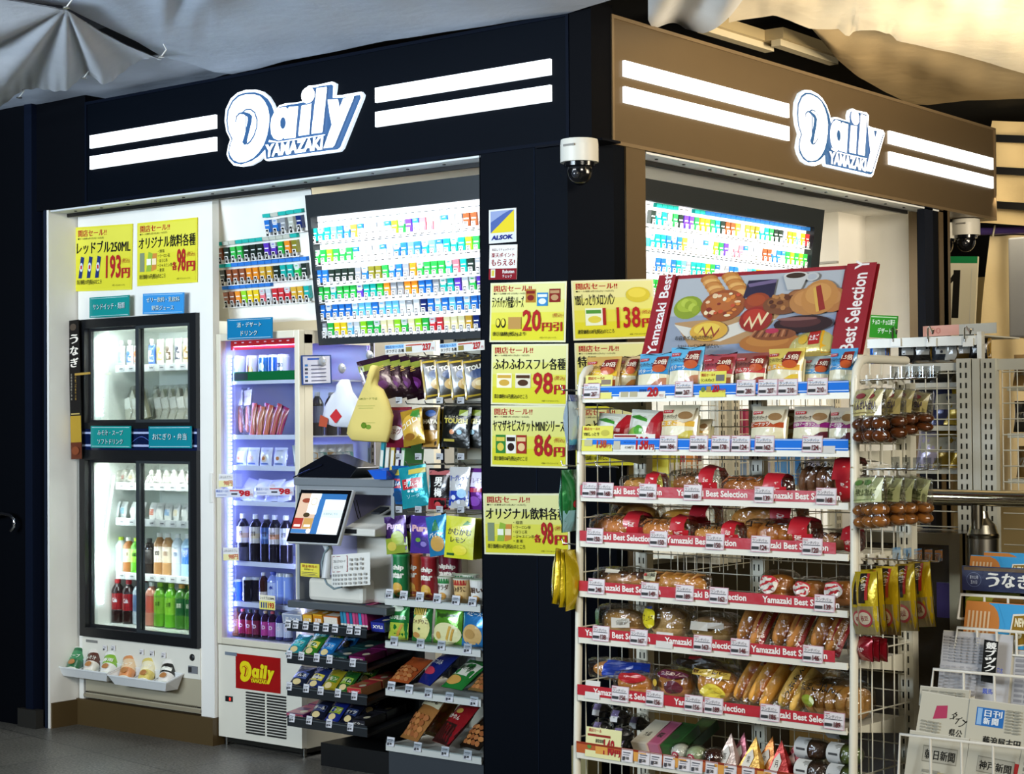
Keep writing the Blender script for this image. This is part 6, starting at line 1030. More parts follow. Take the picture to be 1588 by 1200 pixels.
# ---- lying bread bags
def shell_fn(L, h, d, pinch=.5, seed=0):
    def S(u, a):
        k = max(.0, math.sin(math.pi*min(1, max(0, u))))**.38; hh = h*(pinch+.15+(.85-pinch)*k); cr_ = 1+.05*math.sin(9*a+seed+u*14)
        ca, sa = math.cos(a), math.sin(a); ca = math.copysign(abs(ca)**.8, ca); sa = math.copysign(abs(sa)**.8, sa)
        return Vector(((u-.5)*L, -d/2*k*ca*cr_, h*.5+hh*.5*sa*cr_))
    return S
def bun(m, L, h, d, col, kind='roll', seed=0):
    c1 = tuple(min(.8, q*1.9) for q in hexc(col)); c2 = tuple(min(1, q*1.5+.10) for q in c1)
    def cf(v): return c1 if v > .42 else c2
    if kind == 'roll': m.blob((0, 0, h*.46), (L*.45, d*.42, h*.44), cf, 'bread', 20, 10, .75, lump=.02)
    elif kind == 'loaf':
        m.blob((0, 0, h*.46), (L*.46, d*.42, h*.44), cf, 'bread', 24, 10, .6, lump=.03)
        for i in range(5): x = (-.34+.17*i)*L; m.tube([(x-.012, -d*.30, h*.72), (x, -d*.1, h*.93), (x+.014, d*.15, h*.90)], [.002, .005, .002], c2, 'bread', 5)
    elif kind == 'split':
        m.blob((0, 0, h*.46), (L*.45, d*.42, h*.42), cf, 'bread', 20, 10, .75); m.blob((0, -d*.12, h*.62), (L*.40, d*.22, h*.28), '#8a6a48', 'bread', 16, 8)
    elif kind == 'choc':
        m.blob((0, 0, h*.40), (L*.45, d*.42, h*.38), '#b8824a', 'bread', 20, 10, .75)
        for i in range(7): m.blob(((-.36+.12*i)*L, -d*.12*math.sin(i*2), h*.62), (L*.07, d*.26, h*.24), '#5a3420', 'bread', 10, 6)
    elif kind == 'twist':
        for i in range(5): m.blob(((-.34+.17*i)*L, 0, h*.45), (L*.13, d*.40, h*.42), cf, 'bread', 12, 8, 1, lump=.05)
    elif kind == 'slices':
        for i in range(4): m.blob(((-.33+.22*i)*L, 0, h*.46), (L*.12, d*.42, h*.43), cf, 'bread', 12, 10, .6)
def bag(label, k, px0, px1, pytop, col, kind='roll', band=None, text='', ly=.06, dz=0, rz=0, d=None, name='bread_pack', cat='packaged bread', spec=(), tilt=0, g=None, bw=(.72, .92), filmy=1):
    zb = SZR[k]+dz; xa = rx(px0, ly, zb+.03); xb = rx(px1, ly, zb+.03); L = (xb-xa); h = rz_(ly, (px0+px1)/2, pytop)-zb; d = d or min(.13, max(.07, h*1.3))
    t_ = thing(name, label, cat, rput((xa+xb)/2, ly+d*.42, zb), (0, R(tilt), RA+R(rz)), g)
    Lb = L*(.80 if band else .92); off = -(L-Lb)*.35 if band else 0
    m = MB(); bun(m, Lb, h*.92, d*.92, col, kind); b = m.build('bread', t_); b.location = (off, 0, .002)
    S = shell_fn(L, h, d, .5, rnd.random()*6); m = MB()
    if filmy: m.grid(lambda u, v: S(u, 2*math.pi*v), 18, 16, '#ffffff', 'film')
    if band:
        a, b2 = bw; E = lambda u, v: (lambda p: Vector((p.x, p.y*1.10, (p.z-h/2)*1.18+h/2+.004)))(S(a+(b2-a)*u+.05*(v-.5), 2*math.pi*v)); m.grid(E, 4, 16, band, 'pack')
        f = lambda x, y, q: S(a+.03+y, -1.0+2.0*x)+Vector((0, -q-.002, q+.001)); m.draw([('t', 'Best Selection', .05, .1, .7, '#e8d8d0', {'w': .8, 'b': .02})], f, 1, (b2-a)*.8, 'pack', z0=.001)
    if text:
        f = lambda x, y, q: S(.08+x*.62, -.2+y*1.3)+Vector((0, -q-.0015, q+.0015)); m.draw([('t', text, 0, .42, .40, '#120e08', {'w': .95, 'b': .06})], f, 1, 1, 'pack', z0=.001)
    if spec: m.draw(list(spec), lambda x, y, q: S(x, -1.1+2.0*y)+Vector((0, -q-.002, q+.002)), 1, 1, 'pack', z0=.001, curved=True)
    m.build('wrapper', t_); return t_
BR = '#8a4f1c'; BB = RR
bag('small bread bag with red end, leftmost on the third bread shelf', 2, 952, 1024, 736, '#a0702e', 'roll', BB, 'パン')
bag('fried noodle bread in a clear bag with a red band on the third shelf', 2, 1026, 1112, 727, '#7a4a1c', 'split', BB, '焼きそばパン')
bag('long brown bread bag with a red band, centre of the third shelf', 2, 1104, 1222, 737, BR, 'loaf', BB, 'ソーセージ')
bag('chocolate croissant bag with a red band, right end of the third shelf', 2, 1222, 1326, 712, '#5a3a22', 'twist', BB, 'クロワッサン', d=.14)
bag('pale bread roll bag, left in the back row of the fourth shelf', 3, 934, 1010, 775, '#b07a34', 'roll', None, '', ly=.15, dz=.012)
bag('buttery bread roll bag with a red end, middle of the back row, fourth shelf', 3, 1003, 1102, 783, '#b87a2c', 'roll', BB, '', ly=.15, dz=.012)
bag('bread roll bag with a red end, right of the back row, fourth shelf', 3, 1110, 1236, 778, '#a87030', 'roll', BB, '', ly=.15, dz=.015)
bag('jam bread bag with black lettering, leftmost front bag on the fourth shelf', 3, 903, 998, 797, '#a86428', 'loaf', BB, 'ジャム&マーガリン')
bag('custard bread bag, second front bag on the fourth shelf', 3, 980, 1068, 803, '#a8662a', 'loaf', BB, 'カスタードクリーム', ly=.05)
bag('red bean bread bag, third front bag on the fourth shelf', 3, 1062, 1146, 812, '#b07430', 'roll', BB, 'つぶあん', ly=.045)
bag('glossy brown bread bag, fourth front bag on the fourth shelf', 3, 1142, 1262, 805, '#94591f', 'twist', BB, 'コーヒー', ly=.05)
bag('dark bread bag with crumpled red ends, right end of the fourth shelf', 3, 1252, 1330, 820, '#6a3a1c', 'choc', BB, '', ly=.05)
bag('chocolate striped loaf, leftmost on the fifth bread shelf', 4, 910, 996, 880, '#5a3018', 'choc', None, '', spec=[('r', .35, .75, .6, .95, '#d8d2c0')])
bag('long golden bread stick with a small red label on the fifth shelf', 4, 990, 1092, 886, '#a06a28', 'loaf', None, '', spec=[('r', .03, .55, .28, .95, '#d8d2b0'), ('r', .04, .7, .1, .9, '#c02a30'), ('t', '北海道', .12, .7, .2, '#222', {'w': .14, 'b': .05})])
for i, (a, b, y) in enumerate(((1170, 1221, 885), (1222, 1270, 896), (1269, 1322, 896))):
    bag(f'round brown roll with an oval white label, {ORD[i]} of three on the fifth shelf', 4, a, b, y, '#8a5418', 'roll', None, '', d=.12, g='round rolls on the fifth bread shelf', spec=[('e', .45, .62, .30, .26, '#c02a34'), ('e', .45, .59, .29, .22, '#dcd8cc'), ('t', 'バターロール', .25, .55, .1, '#2a2a2a', {'w': .4}), ('r', .28, .46, .6, .49, '#555')], ly=.03)
bag('clear bag of a pale filled bun, leftmost on the sixth bread shelf', 5, 913, 992, 938, '#8a6430', 'split', None, '', d=.12, spec=[('r', .02, .3, .2, .9, '#4a8a2a'), ('r', .5, .35, .8, .6, '#c8c4b8')])
bag('sugared bread bag with a round yellow badge on the sixth shelf', 5, 988, 1060, 934, '#8a6c3c', 'split', None, '', d=.12, spec=[('e', .25, .6, .2, .24, '#d8c81f'), ('r', .18, .82, .32, .92, '#2a3a7a'), ('t', 'シュガー', .12, .52, .1, '#4a2a14', {'w': .26, 'b': .03}), ('r', .1, .6, .4, .63, '#5a3a1a')])
bag('flat dark savoury bread in a crinkled bag on the sixth shelf', 5, 1052, 1134, 950, '#6a5224', 'split', None, '', d=.12, spec=[('r', .25, .5, .6, .7, '#c0bcb0'), ('r', .6, .55, .85, .7, '#a8a49a')])
def standloaf(label, k, px0, px1, pytop, col, band, text='', ly=.03, lean=-32, ry=14, w_=None, spec=(), g=None):
    zb = SZR[k]; xa = rx(px0, ly, zb+.03); xb = rx(px1, ly, zb+.03); w = (xb-xa)*.80; h = (rz_(ly, (px0+px1)/2, pytop)-zb)/math.cos(R(lean))/math.cos(R(ry))*1.05
    t_ = thing('bread_pack', label, 'packaged bread', rput((xa+xb)/2-.03, ly+.02, zb+.012), (R(lean), R(ry), RA), g)
    m = MB()
    c1 = tuple(min(.8, q*1.9) for q in hexc(col)); c2 = tuple(min(1, q*1.4+.10) for q in c1)
    for i in (-1, 1): m.blob((i*w*.2, .0, h*.48), (w*.21, .032, h*.44), lambda v: c2 if v < .1 else c1, 'bread', 14, 12, .6)
    m.build('bread', t_)
    sp = list(spec)
    if band: sp += [('r', .76, .02, 1.0, .98, band), ('t', 'Yamazaki Best Selection', .95, .10, .040, '#e8d8d0', {'w': 1.9, 'b': .02, 'rot': 90})]
    if text: sp.append(('t', text, .55, .12, .10, '#1a1410', {'w': 1.6, 'b': .05, 'rot': 88}))
    pouch_mesh(w, h, .085, '#ffffff', sp, mat='film', pm='pack', cr=.03).build('wrapper', t_)
for i, (a, b) in enumerate(((1132, 1196), (1186, 1256), (1246, 1318))):
    standloaf(f'loaf standing in a red banded bag, {ORD[i]} of three on the sixth shelf', 5, a, b, 932+6*i, '#8a5a24', BB, g='banded loaves standing on the sixth bread shelf', ry=12)
bag('crusty loaf end squeezed at the right end of the sixth shelf', 5, 1308, 1336, 985, '#7a4a1c', 'roll', None, '', ly=.06, d=.08)
bag('round bun in a bright blue printed bag, leftmost on the seventh shelf', 6, 905, 998, 1022, '#9a6428', 'roll', None, '', ly=.12, dz=.02, rz=8, spec=[('p', [(.3, .15), (.98, .5), (.98, .98), (.4, .98), (.34, .6)], '#1c3fa8'), ('p', [(.3, .1), (.98, .42), (.98, .52), (.32, .3)], '#b8bcc4')])
bag('bun in a red topped bag on the seventh shelf', 6, 942, 1004, 1042, '#9a6020', 'roll', None, '', ly=.04, spec=[('e', .6, .8, .32, .24, '#a81f24'), ('r', .45, .78, .8, .84, '#e0b0a0')])
bag('shiny red bean bun bag with purple print on the seventh shelf', 6, 1004, 1064, 1034, '#8a561c', 'roll', None, '', d=.12, spec=[('e', .62, .8, .34, .15, '#5a1a34'), ('t', 'つぶあん', .36, .74, .14, '#e0c8b8', {'w': .5, 'b': .05}), ('e', .68, .4, .2, .2, '#5a2430'), ('e', .2, .5, .08, .08, '#c8a83a')])
bag('cream bun bag with a yellow cream picture on the seventh shelf', 6, 1062, 1136, 1032, '#a87020', 'roll', None, '', d=.12, spec=[('p', [(.1, .75), (.9, .68), (.9, .9), (.15, .95)], '#d8b850'), ('t', '薄皮クリームパン', .14, .78, .13, '#4a1a14', {'w': .7, 'b': .05}), ('e', .6, .35, .24, .22, '#e0cf4a'), ('e', .66, .42, .12, .1, '#d0b83a')])
standloaf('long pastry in a pale bag, leaning behind the front pastry stick', 6, 1130, 1176, 1018, '#a8742a', None, '', lean=-34, ry=18, ly=.06, spec=[('r', .7, .6, .98, .9, '#d8cfc0'), ('r', .78, .64, .9, .86, '#a82a30')])
standloaf('long pastry stick bag leaning in front on the seventh shelf', 6, 1150, 1206, 1022, '#b07c30', None, '', lean=-34, ry=20, ly=.03, spec=[('r', .7, .68, .98, .95, '#d8cfc0'), ('r', .76, .72, .92, .9, '#a82a30')])
standloaf('pastry stick bag with large black brush lettering on the seventh shelf', 6, 1196, 1254, 1034, '#b88a40', None, 'つぶあんぱん', lean=-34, ry=20, ly=.03, spec=[('r', .7, .75, .98, .98, '#d0c8b8')])
bag('wide tray of egg rolls with black brush lettering, seventh shelf', 6, 1228, 1332, 1056, '#86602a', 'twist', None, 'たまごはん', d=.16, ly=.03, spec=[('e', .25, .5, .12, .12, '#8a9a2a'), ('r', .25, .08, .62, .2, '#c8c4b8')])
bag('dark bread bag lying behind the egg rolls on the seventh shelf', 6, 1244, 1318, 1044, '#5a4420', 'split', None, '', ly=.15, dz=.01)
bag('green tinted bread bag lying behind the cream bun on the seventh shelf', 6, 1028, 1130, 1012, '#8a8230', 'split', None, '', ly=.15, dz=.01, spec=[('e', .5, .75, .3, .14, '#2a2014'), ('r', .4, .85, .6, .95, '#a82a30')])
# ---- lowest shelf: Japanese sweets
def dome(label, px, py, ly):
    z = rz_(ly, px, py); t_ = thing('sweet_cup', label, 'sweet cup', rput(rx(px, ly, z), ly+.03, z), (0, 0, RA), 'clear domed cups stacked on the lowest shelf')
    MB().lathe([(.026, 0, '#15171a'), (.032, .016, '#15171a'), (.034, .018, '#15171a')], n=16, mat='gloss').build('tray', t_)
    MB().lathe([(.033, .018, '#ffffff'), (.032, .03, '#ffffff'), (.022, .042, '#ffffff'), (.006, .047, '#ffffff')], n=16, mat='film').build('dome', t_)
    m = MB(); m.blob((0, 0, .018), (.024, .024, .018), '#2a2a30', 'bread', 12, 8); m.build('sweet', t_)
    m = MB(); m.grid(lambda u, v: Vector(((u-.5)*.026, -.034-.001+.010*v*v*1.5, .006+.032*v)), 3, 4, lambda u, v: '#d2d2d0' if v < .55 else '#8a7aa8', 'paper'); m.build('label', t_)
for i, (px, py) in enumerate(((925, 1112), (953, 1122), (925, 1140), (957, 1150), (982, 1132), (960, 1168))):
    dome(f'clear domed cup of a dark sweet in the stack, {ORD[i]} counted from the top left', px, py, .05 if i != 4 else .16)
def rbox(label, px0, px1, py0, py1, ly, c, c2, dep=.12, text='', lean=-35):
    zb = SZR[7]+.004; xa = rx(px0, ly, zb); xb = rx(px1, ly, zb); w_ = xb-xa
    t_ = thing('sweet_box', label, 'sweet box', rput((xa+xb)/2, ly, zb+.01), (R(lean+60), 0, RA+R(-4)))
    m = MB(); m.box((-w_/2, 0, 0), (w_/2, dep, .03), c, 'pack'); m.draw([('r', .08, .08, .92, .92, c2), ('t', text, .3, .3, .2, '#3a3430', {'b': .03, 'w': .4})] if text else [('r', .08, .08, .92, .92, c2)], lambda x, y, q: Vector((x-w_/2, y, .03+q)), w_, dep, 'pack'); m.build('box', t_, bevel=.003)
rbox('white rice cake box on the lowest bread rack shelf', 982, 1006, 0, 0, .03, '#cfc6b4', '#c8c0a8', text='大福')
rbox('pink rice cake box beside the white one on the lowest shelf', 1003, 1025, 0, 0, .035, '#b86a84', '#a8506e', text='桜')
rbox('green tea sweet box, front one on the lowest shelf', 1024, 1050, 0, 0, .04, '#2a5a2a', '#1f4a22', text='抹茶')
rbox('green tea sweet box behind, slightly right on the lowest shelf', 1056, 1080, 0, 0, .14, '#1f4a24', '#2a5a2c', text='抹茶')
def daifuku(label, px, ly, c, dot):
    z = SZR[7]+.002; t_ = thing('rice_cake', label, 'rice cake', rput(rx(px, ly, z+.02), ly+.03, z), (R(18), 0, RA))
    m = MB(); m.blob((0, 0, .026), (.030, .028, .024), c, 'gloss', 16, 10); m.build('cake', t_)
    if dot: m = MB(); m.draw([('e', .5, .5, .5, .5, dot), ('e', .5, .5, .3, .3, '#d8d0c0'), ('e', .5, .5, .18, .18, dot)], lambda x, y, q: Vector((x-.012, -.029-q+((x-.012)**2+(y-.012)**2)*16, .018+y)), .024, .024, 'paper', z0=.001); m.build('seal', t_)
    m = MB(); m.blob((0, 0, .027), (.034, .031, .027), '#ffffff', 'film', 14, 9, .8, lump=.04); m.build('wrapper', t_)
daifuku('white rice cake with a red seal in clear film, lowest shelf', 1049, .02, '#d4d6c8', '#a83a50'); daifuku('pale green rice cake with a red seal in clear film, lowest shelf', 1073, .02, '#a8b890', '#a83a50'); daifuku('dark brown rice cake ball in clear film, lowest shelf', 1101, .02, '#3a1a14', None)
def tri_sweet(label, px, ly, c, c2, txt, dz=0, s=1):
    z = SZR[7]+.004+dz; t_ = thing('wrapped_sweet', label, 'wrapped sweet', rput(rx(px, ly, z+.02), ly+.02, z), (R(-12), R(rnd.uniform(-8, 8)), RA))
    w_ = .034*s; hh = .085*s; P0 = [(-w_, -.018, 0), (w_, -.018, 0), (w_, .018, 0), (-w_, .018, 0), (0, 0, hh)]
    m = MB(); m.add(P0, [(0, 1, 4), (1, 2, 4), (2, 3, 4), (3, 0, 4), (3, 2, 1, 0)], c, 'foil'); f = lambda x, y, q: Vector((x*(1-y*.5)-w_*(1-y*.5), -.018+.018*y*.9-q, y*hh)); m.draw([('p', [(.25, .05), (1.0, .08), (1.3, .38), (1.0, .62), (.5, .45)], c2), ('t', txt, .62, .20, .2, '#2a2420', {'b': .02, 'w': .34})], f, w_*1.0, 1, 'paper', z0=.0015); m.build('wrapper', t_)
for i, q in enumerate(((1124, '#c8b4a8', '#d0ccc4', '苺'), (1142, '#b86a7a', '#d8d4cc', '桃'), (1160, '#c89a3a', '#dcd8cc', '栗'), (1183, '#c8782a', '#dad6ca', '芋'), (1205, '#a82a24', '#dad6ca', '月'), (1224, '#8a1f2a', '#c8a8a0', '餅'))):
    tri_sweet(f'three cornered wrapped sweet, {ORD[i]} from left on the lowest shelf', q[0], .03+.03*(i % 2), q[1], q[2], q[3], .0, 1.1)
def roll(label, px0, px1, ly, dz, c):
    z = SZR[7]+dz; xa = rx(px0, ly, z); xb = rx(px1, ly, z); L = xb-xa
    t_ = thing('roll_cake', label, 'roll cake', rput((xa+xb)/2, ly+.035, z), (0, 0, RA+R(-6)))
    m = MB(); m.blob((0, 0, .026), (L*.47, .028, .024), c, 'bread', 18, 10, .5); m.build('cake', t_)
    m = MB(); m.blob((0, 0, .027), (L*.5, .032, .028), '#ffffff', 'film', 18, 10, .45, lump=.02); m.build('wrapper', t_)
    m = MB(); m.grid(lambda u, v: Vector((-L*.42+.045*u, -.0335*math.cos(-1.0+2.3*v), .027+.0305*math.sin(-1.0+2.3*v))), 2, 8, '#cfd0cc', 'paper'); m.box((-L*.42+.008, -.0335, .026), (-L*.42+.038, -.0332, .032), '#444'); m.build('label', t_)
for i, (a, b, ly, dz, c) in enumerate(((1226, 1278, .02, .0, '#3a2414'), (1226, 1280, .05, .052, '#4a2e18'), (1276, 1328, .02, .0, '#4a5a1c'), (1276, 1330, .04, .052, '#54661f'), (1274, 1330, .10, .105, '#465a1c'))):
    roll(f'{"brown" if i < 2 else "green"} swiss roll with white label, {["bottom", "top", "bottom", "middle", "top"][i]} of its stack', a, b, ly, dz, c)
# ---- banner board leaning on the top
LB = .17; zb = rz_(LB, 1000, 556); n_ = (ruy*-.94+Vector((0, 0, .34))).normalized(); D_ = n_.dot(rw(.1, LB, zb))
fn, wv, hv = pfr(tuple(n_), D_, (1026, 429), (1364, 408.5), (997, 556))
br = lambda cx, cy, rx_, ry_, c, h_=None: [('e', cx, cy, rx_, ry_, c), ('e', cx-rx_*.1, cy+ry_*.2, rx_*.7, ry_*.6, h_ or c)]
sp = [('r', 0, 0, 1, 1, '#8c1a22'), ('r', .09, .0, .86, .955, '#8a92a0'), ('r', .09, .5, .86, .955, '#a4a8ac'), ('p', [(.3, .0), (.86, .0), (.86, .45), (.55, .35)], '#7f8ca4')]
sp += [('p', [(.12, .42), (.62, .5), (.52, .16), (.22, .12)], '#a8845a'), ('p', [(.12, .40), (.2, .22), (.36, .18), (.6, .42), (.5, .46), (.3, .30)], '#c8c4b8')]
import random as _rm
q_ = _rm.Random(5)
def speck(cx, cy, rx_, ry_, n, cols_): return [('e', cx+(q_.random()-.5)*1.5*rx_, cy+(q_.random()-.5)*1.5*ry_, .008+.008*q_.random(), .014+.014*q_.random(), cols_[i % len(cols_)]) for i in range(n)]
sp += br(.17, .60, .07, .14, '#7f9026', '#9cab36')+[('e', .15+.02*i, .66-.03*i, .018, .05, ['#aab844', '#8a9a2a'][i % 2]) for i in range(4)]
for cx, cy in ((.245, .93), (.345, .95)):
    for i in range(6): sp += br(cx+.014*i, cy-.042*i, .042, .055, ['#a8682a', '#c08844'][i % 2], '#d2a05c' if i % 2 else '#b87a3a')
sp += br(.34, .60, .105, .19, '#8f4a20', '#a8602c')+speck(.34, .60, .10, .18, 26, ['#c87a34', '#7a2a1a', '#d8b890', '#b84a28', '#e0cfa8'])
sp += [('p', [(.43, .68), (.44, .88), (.57, .88), (.57, .66)], '#2a2238'), ('p', [(.44, .84), (.57, .88), (.57, .84), (.45, .8)], '#6a5a7a')]
sp += br(.5, .62, .06, .11, '#8a3a1c', '#9a4420')+br(.51, .42, .075, .15, '#8a2418', '#a8301c')+[('p', [(.46, .36), (.48, .46), (.5, .36), (.52, .5), (.54, .4), (.56, .52), (.57, .5), (.54, .34), (.52, .44), (.5, .3), (.48, .42), (.465, .33)], '#d8c49a')]
sp += br(.30, .30, .09, .12, '#c89a3a', '#d8b84a')+[('p', [(.25, .26), (.27, .36), (.29, .26), (.31, .36), (.33, .26), (.35, .34), (.35, .3), (.33, .22), (.31, .32), (.29, .22), (.27, .32)], '#8a3420')]
sp += br(.62, .58, .09, .12, '#6f4224', '#84542c')+br(.69, .66, .06, .09, '#7a4a2a', '#94623a')+speck(.64, .6, .1, .12, 16, ['#5a3018', '#a87440', '#4a2414'])+br(.70, .68, .025, .045, '#4a2a1c')
sp += [('e', .655, .90, .055, .05, '#c8c4bc'), ('p', [(.60, .9), (.71, .9), (.69, .74), (.63, .74)], '#b4b4b0'), ('e', .655, .905, .044, .032, '#3a2a1c'), ('e', .73, .88, .03, .05, '#b4b4b0'), ('e', .73, .88, .02, .035, '#a4a8ac')]
sp += br(.74, .60, .09, .16, '#a87440', '#b8824a')+br(.84, .6, .06, .14, '#a46c3a', '#b27c48')+br(.78, .64, .08, .20, '#b07a40', '#be8a4c')+[('p', [(.755, .76), (.775, .78), (.815, .5), (.79, .48)], '#8a2a20'), ('p', [(.745, .74), (.755, .76), (.79, .48), (.778, .47)], '#c8a04a')]
sp += br(.73, .34, .13, .10, '#2a1210', '#4a2420')+[('e', .70, .40, .09, .02, '#7a5048')]+br(.60, .14, .14, .12, '#a0642c', '#ae7436')+br(.61, .23, .10, .07, '#7a4424', '#8a5030')+[('p', [(.50+.018*i, .20), (.508+.018*i, .20), (.53+.016*i, .28), (.52+.016*i, .28)], ['#a8704a', '#5a2e18'][i % 2]) for i in range(10)]+[('e', .6, .27, .03, .03, '#a8304a')]
sp += [('r', 0, 0, .085, 1, '#8c1a22'), ('r', .875, 0, 1, 1, '#8c1a22'), ('t', '毎日食べるものだから', .15, .19, .055, '#14181c', {'w': .18, 'b': .03}), ('t', 'おいしいパンを届けたい。', .17, .09, .05, '#14181c', {'w': .2, 'b': .03}),
       ('t', 'Yamazaki Best', .07, .03, .13, '#e0dcd8', {'w': .345, 'b': .02, 'rot': 90}), ('t', 'Best Selection Y', .97, .02, .17, '#e0dcd8', {'w': .36, 'b': .02, 'rot': 90})]
m = MB(); m.box((0, 0, -.006), (wv, hv, 0), '#8c1a22', 'pack', fr=fn); m.draw(sp, fn, wv, hv, 'pack', z0=.0004, dz=.00008)
tag(m.build('bread_banner'), 'large red bordered picture board of breads leaning on top of the white rack', 'banner')
m = MB(); m.box((0, .15, 1.60), (W, DP, 1.606), WM, 'white_metal'); m.build('top_shelf', rack)
# ---- bags hanging on both sides of the rack
def sidebag(label, px, py0, py1, ly, wd, c, spec, rz=0, g=None, side=1, mat='foil', out=.07, d=.03, cat='snack bag', name='hanging_bag', eggs=0, ry=0, off=0):
    x = (W+.012+out) if side > 0 else (-.012-out)
    # the vertical plane lx = x, find ly from px
    pl = lambda py: on(tuple(rux), rux.dot(RO_)+x, px, py); p0 = pl(py0); p1 = pl(py1); ly = (p1-RO_).dot(ruy)
    t_ = thing(name, label, cat, Vector((p1.x, p1.y, p1.z)), (0, R(ry), RA+R(rz)), g); h = p0.z-p1.z
    if eggs:
        m = MB()
        for j in range(2):
            for i in range(2): m.blob(((i-.5)*wd*.46, 0, h*(.13+.22*j)), (wd*.23, .024, h*.125), eggs, 'gloss', 12, 8)
        m.build('eggs', t_)
        pouch_mesh(wd, h, d*1.5, '#ffffff', [('r', .05, .50, .95, .97, c)]+spec, mat='film', pm='pack').build('bag', t_)
    else: pouch_mesh(wd, h, d, c, spec, mat=mat).build('bag', t_)
egg = [('e', .5, .86, .2, .05, '#8a2a24'), ('t', 'くんせい', .3, .60, .18, '#3a2a5a', {'w': .5, 'b': .05}), ('r', .2, .54, .8, .56, '#8a7a4a')]
for i, px in enumerate((1345, 1358, 1371, 1385, 1402, 1425)): sidebag(f'bag of dark smoked eggs with cream header, {ORD[i]} from left, upper row', px, 602 if i < 5 else 606, 687 if i < 3 else 680-6*(i-3), 0, .105, '#c8b878', egg, -26, 'smoked egg bags in the upper row', eggs='#5a3014', out=.05+.03*(i % 2), ry=2*(i-2))
egg2 = [('e', .35, .88, .2, .05, '#4a7a2a'), ('t', '半熟たまご', .3, .62, .14, '#3a4a1a', {'w': .5, 'b': .05}), ('r', .2, .54, .8, .56, '#7a8a4a')]
for i, px in enumerate((1346, 1358, 1370, 1384, 1402, 1425)): sidebag(f'clear bag of brown eggs with a pale green header, {ORD[i]} from left, middle row', px, 738, 820-2*i, 0, .105, '#b8bc84', egg2, -26, 'egg bags in the middle row', eggs='#8a5624', out=.05+.03*(i % 2), ry=2*(i-2))
bean = [('r', 0, .0, 1, .45, '#8a7a50'), ('e', .5, .26, .32, .14, '#a83a40'), ('e', .5, .26, .26, .1, '#c8b89a'), ('t', '枝豆', .36, .22, .08, '#8a1f2a', {'b': .05, 'w': .3}), ('r', .3, .5, .62, .97, '#1a1612'), ('r', .62, .55, .74, .97, '#a82a24'), ('t', 'くんせい', .42, .93, .16, '#e6dfc8', {'w': .38, 'b': .05, 'rot': -90})]
for i, px in enumerate((1340, 1349, 1360, 1380, 1408, 1434)): sidebag(f'yellow bean bag with black and red stripe, {ORD[i]} from left', px, 878-(i-3)*4, 984-6*(max(0, i-3)), 0, .095, '#c8aa1c', bean, -24, 'yellow bean bags on the side hooks', out=.04+.03*(i % 2), ry=-3-2*(i % 3))
for i, px in enumerate((1342, 1352, 1364)): sidebag(f'red snack packet under the yellow bean bags, {ORD[i]} from left', px, 988, 1024, 0, .07, '#8a1420', [('t', 'いか', .3, .4, .2, '#e0c8c0', {'b': .05, 'w': .4})], -24, 'red packets under the bean bags', out=.03)
for i, px in enumerate((869, 880, 890)): sidebag(f'plain yellow snack bag hanging on the left side of the rack, {ORD[i]} from left', px, 852, 938+3*i, 0, .11, '#c8b01a', [('r', .55, .3, .62, .5, '#6a5a1a')], 104, 'yellow bags on the left side of the rack', side=-1, out=.05-.015*i, d=.05, ry=10-6*i)
sidebag('green snack bag hanging left of the rack above the yellow ones', 884, 728, 824, 0, .12, '#1a7a3a', [('e', .4, .45, .14, .06, '#a82a30'), ('e', .6, .42, .12, .05, '#a82a30'), ('r', 0, 0, 1, .35, '#7fb0b8'), ('r', 0, .0, 1, .05, '#2a7a3a')], 106, side=-1, out=.04, d=.05)
sidebag('blue and white snack bag hanging at the top left of the rack', 889, 612, 698, 0, .11, '#b8ccd8', [('r', 0, .88, 1, 1, '#1a3a8a'), ('r', 0, 0, 1, .1, '#1a3a7a'), ('e', .5, .5, .3, .2, '#8ab0c8'), ('r', 0, .1, 1, .2, '#4a9ac0')], 114, side=-1, out=.03, d=.05)
for zy in (590, 728, 866):
    for j in range(5):
        m = MB(); ly = .01+.055*j; z = rz_(ly, 1340, zy); m.tube([(W+.014, ly, z), (W+.13, ly-.01, z+.004), (W+.135, ly-.01, z+.02)], .0025, '#c8c6c0', 'chrome', 5); m.box((W+.014, ly-.012, z-.014), (W+.020, ly+.012, z+.014), '#dcd8c8', 'white_metal'); m.box((W+.128, ly-.028, z+.004), (W+.130, ly+.012, z+.034), '#c8cccc', 'acrylic'); m.build('side_hook', rack)
for zy in (606, 724, 846):
    for j in range(3): ly = .02+.08*j; z = rz_(ly, 905, zy); m = MB(); m.tube([(-.014, ly, z), (-.10, ly, z+.004), (-.105, ly, z+.018)], .0025, '#c8c6c0', 'chrome', 5); m.build('side_hook', rack)
# ================================================================ surroundings of the rack, to the right and behind
# security cameras
def dome_cam(label, c, r, lean=0):
    t_ = thing('security_camera', label, 'security camera', c)
    MB().lathe([(r, -.085, '#c9c7bc'), (r, -.02, '#c9c7bc'), (r*.97, .0, '#c9c7bc')], n=26, mat='satin').box((-r*.3, -r-.001, -.03), (r*.4, -r+.01, -.022), '#77756e').build('housing', t_)
    m = MB(); m.lathe([(r*.80, -.10, '#0d0e11'), (r*.82, -.085, '#0d0e11')], n=24, mat='gloss'); m.blob((0, 0, -.115), (r*.68, r*.68, r*.78), '#0b0c0f', 'gloss', 22, 14); m.build('dome', t_)
    m = MB(); m.blob((r*.12, -r*.45, -.13), (r*.26, r*.26, r*.26), '#24262b', 'gloss', 14, 10); m.build('lens', t_)
dome_cam('white and black dome camera under the corner between the two shop signs', (.180, -.07, 2.556), .072)
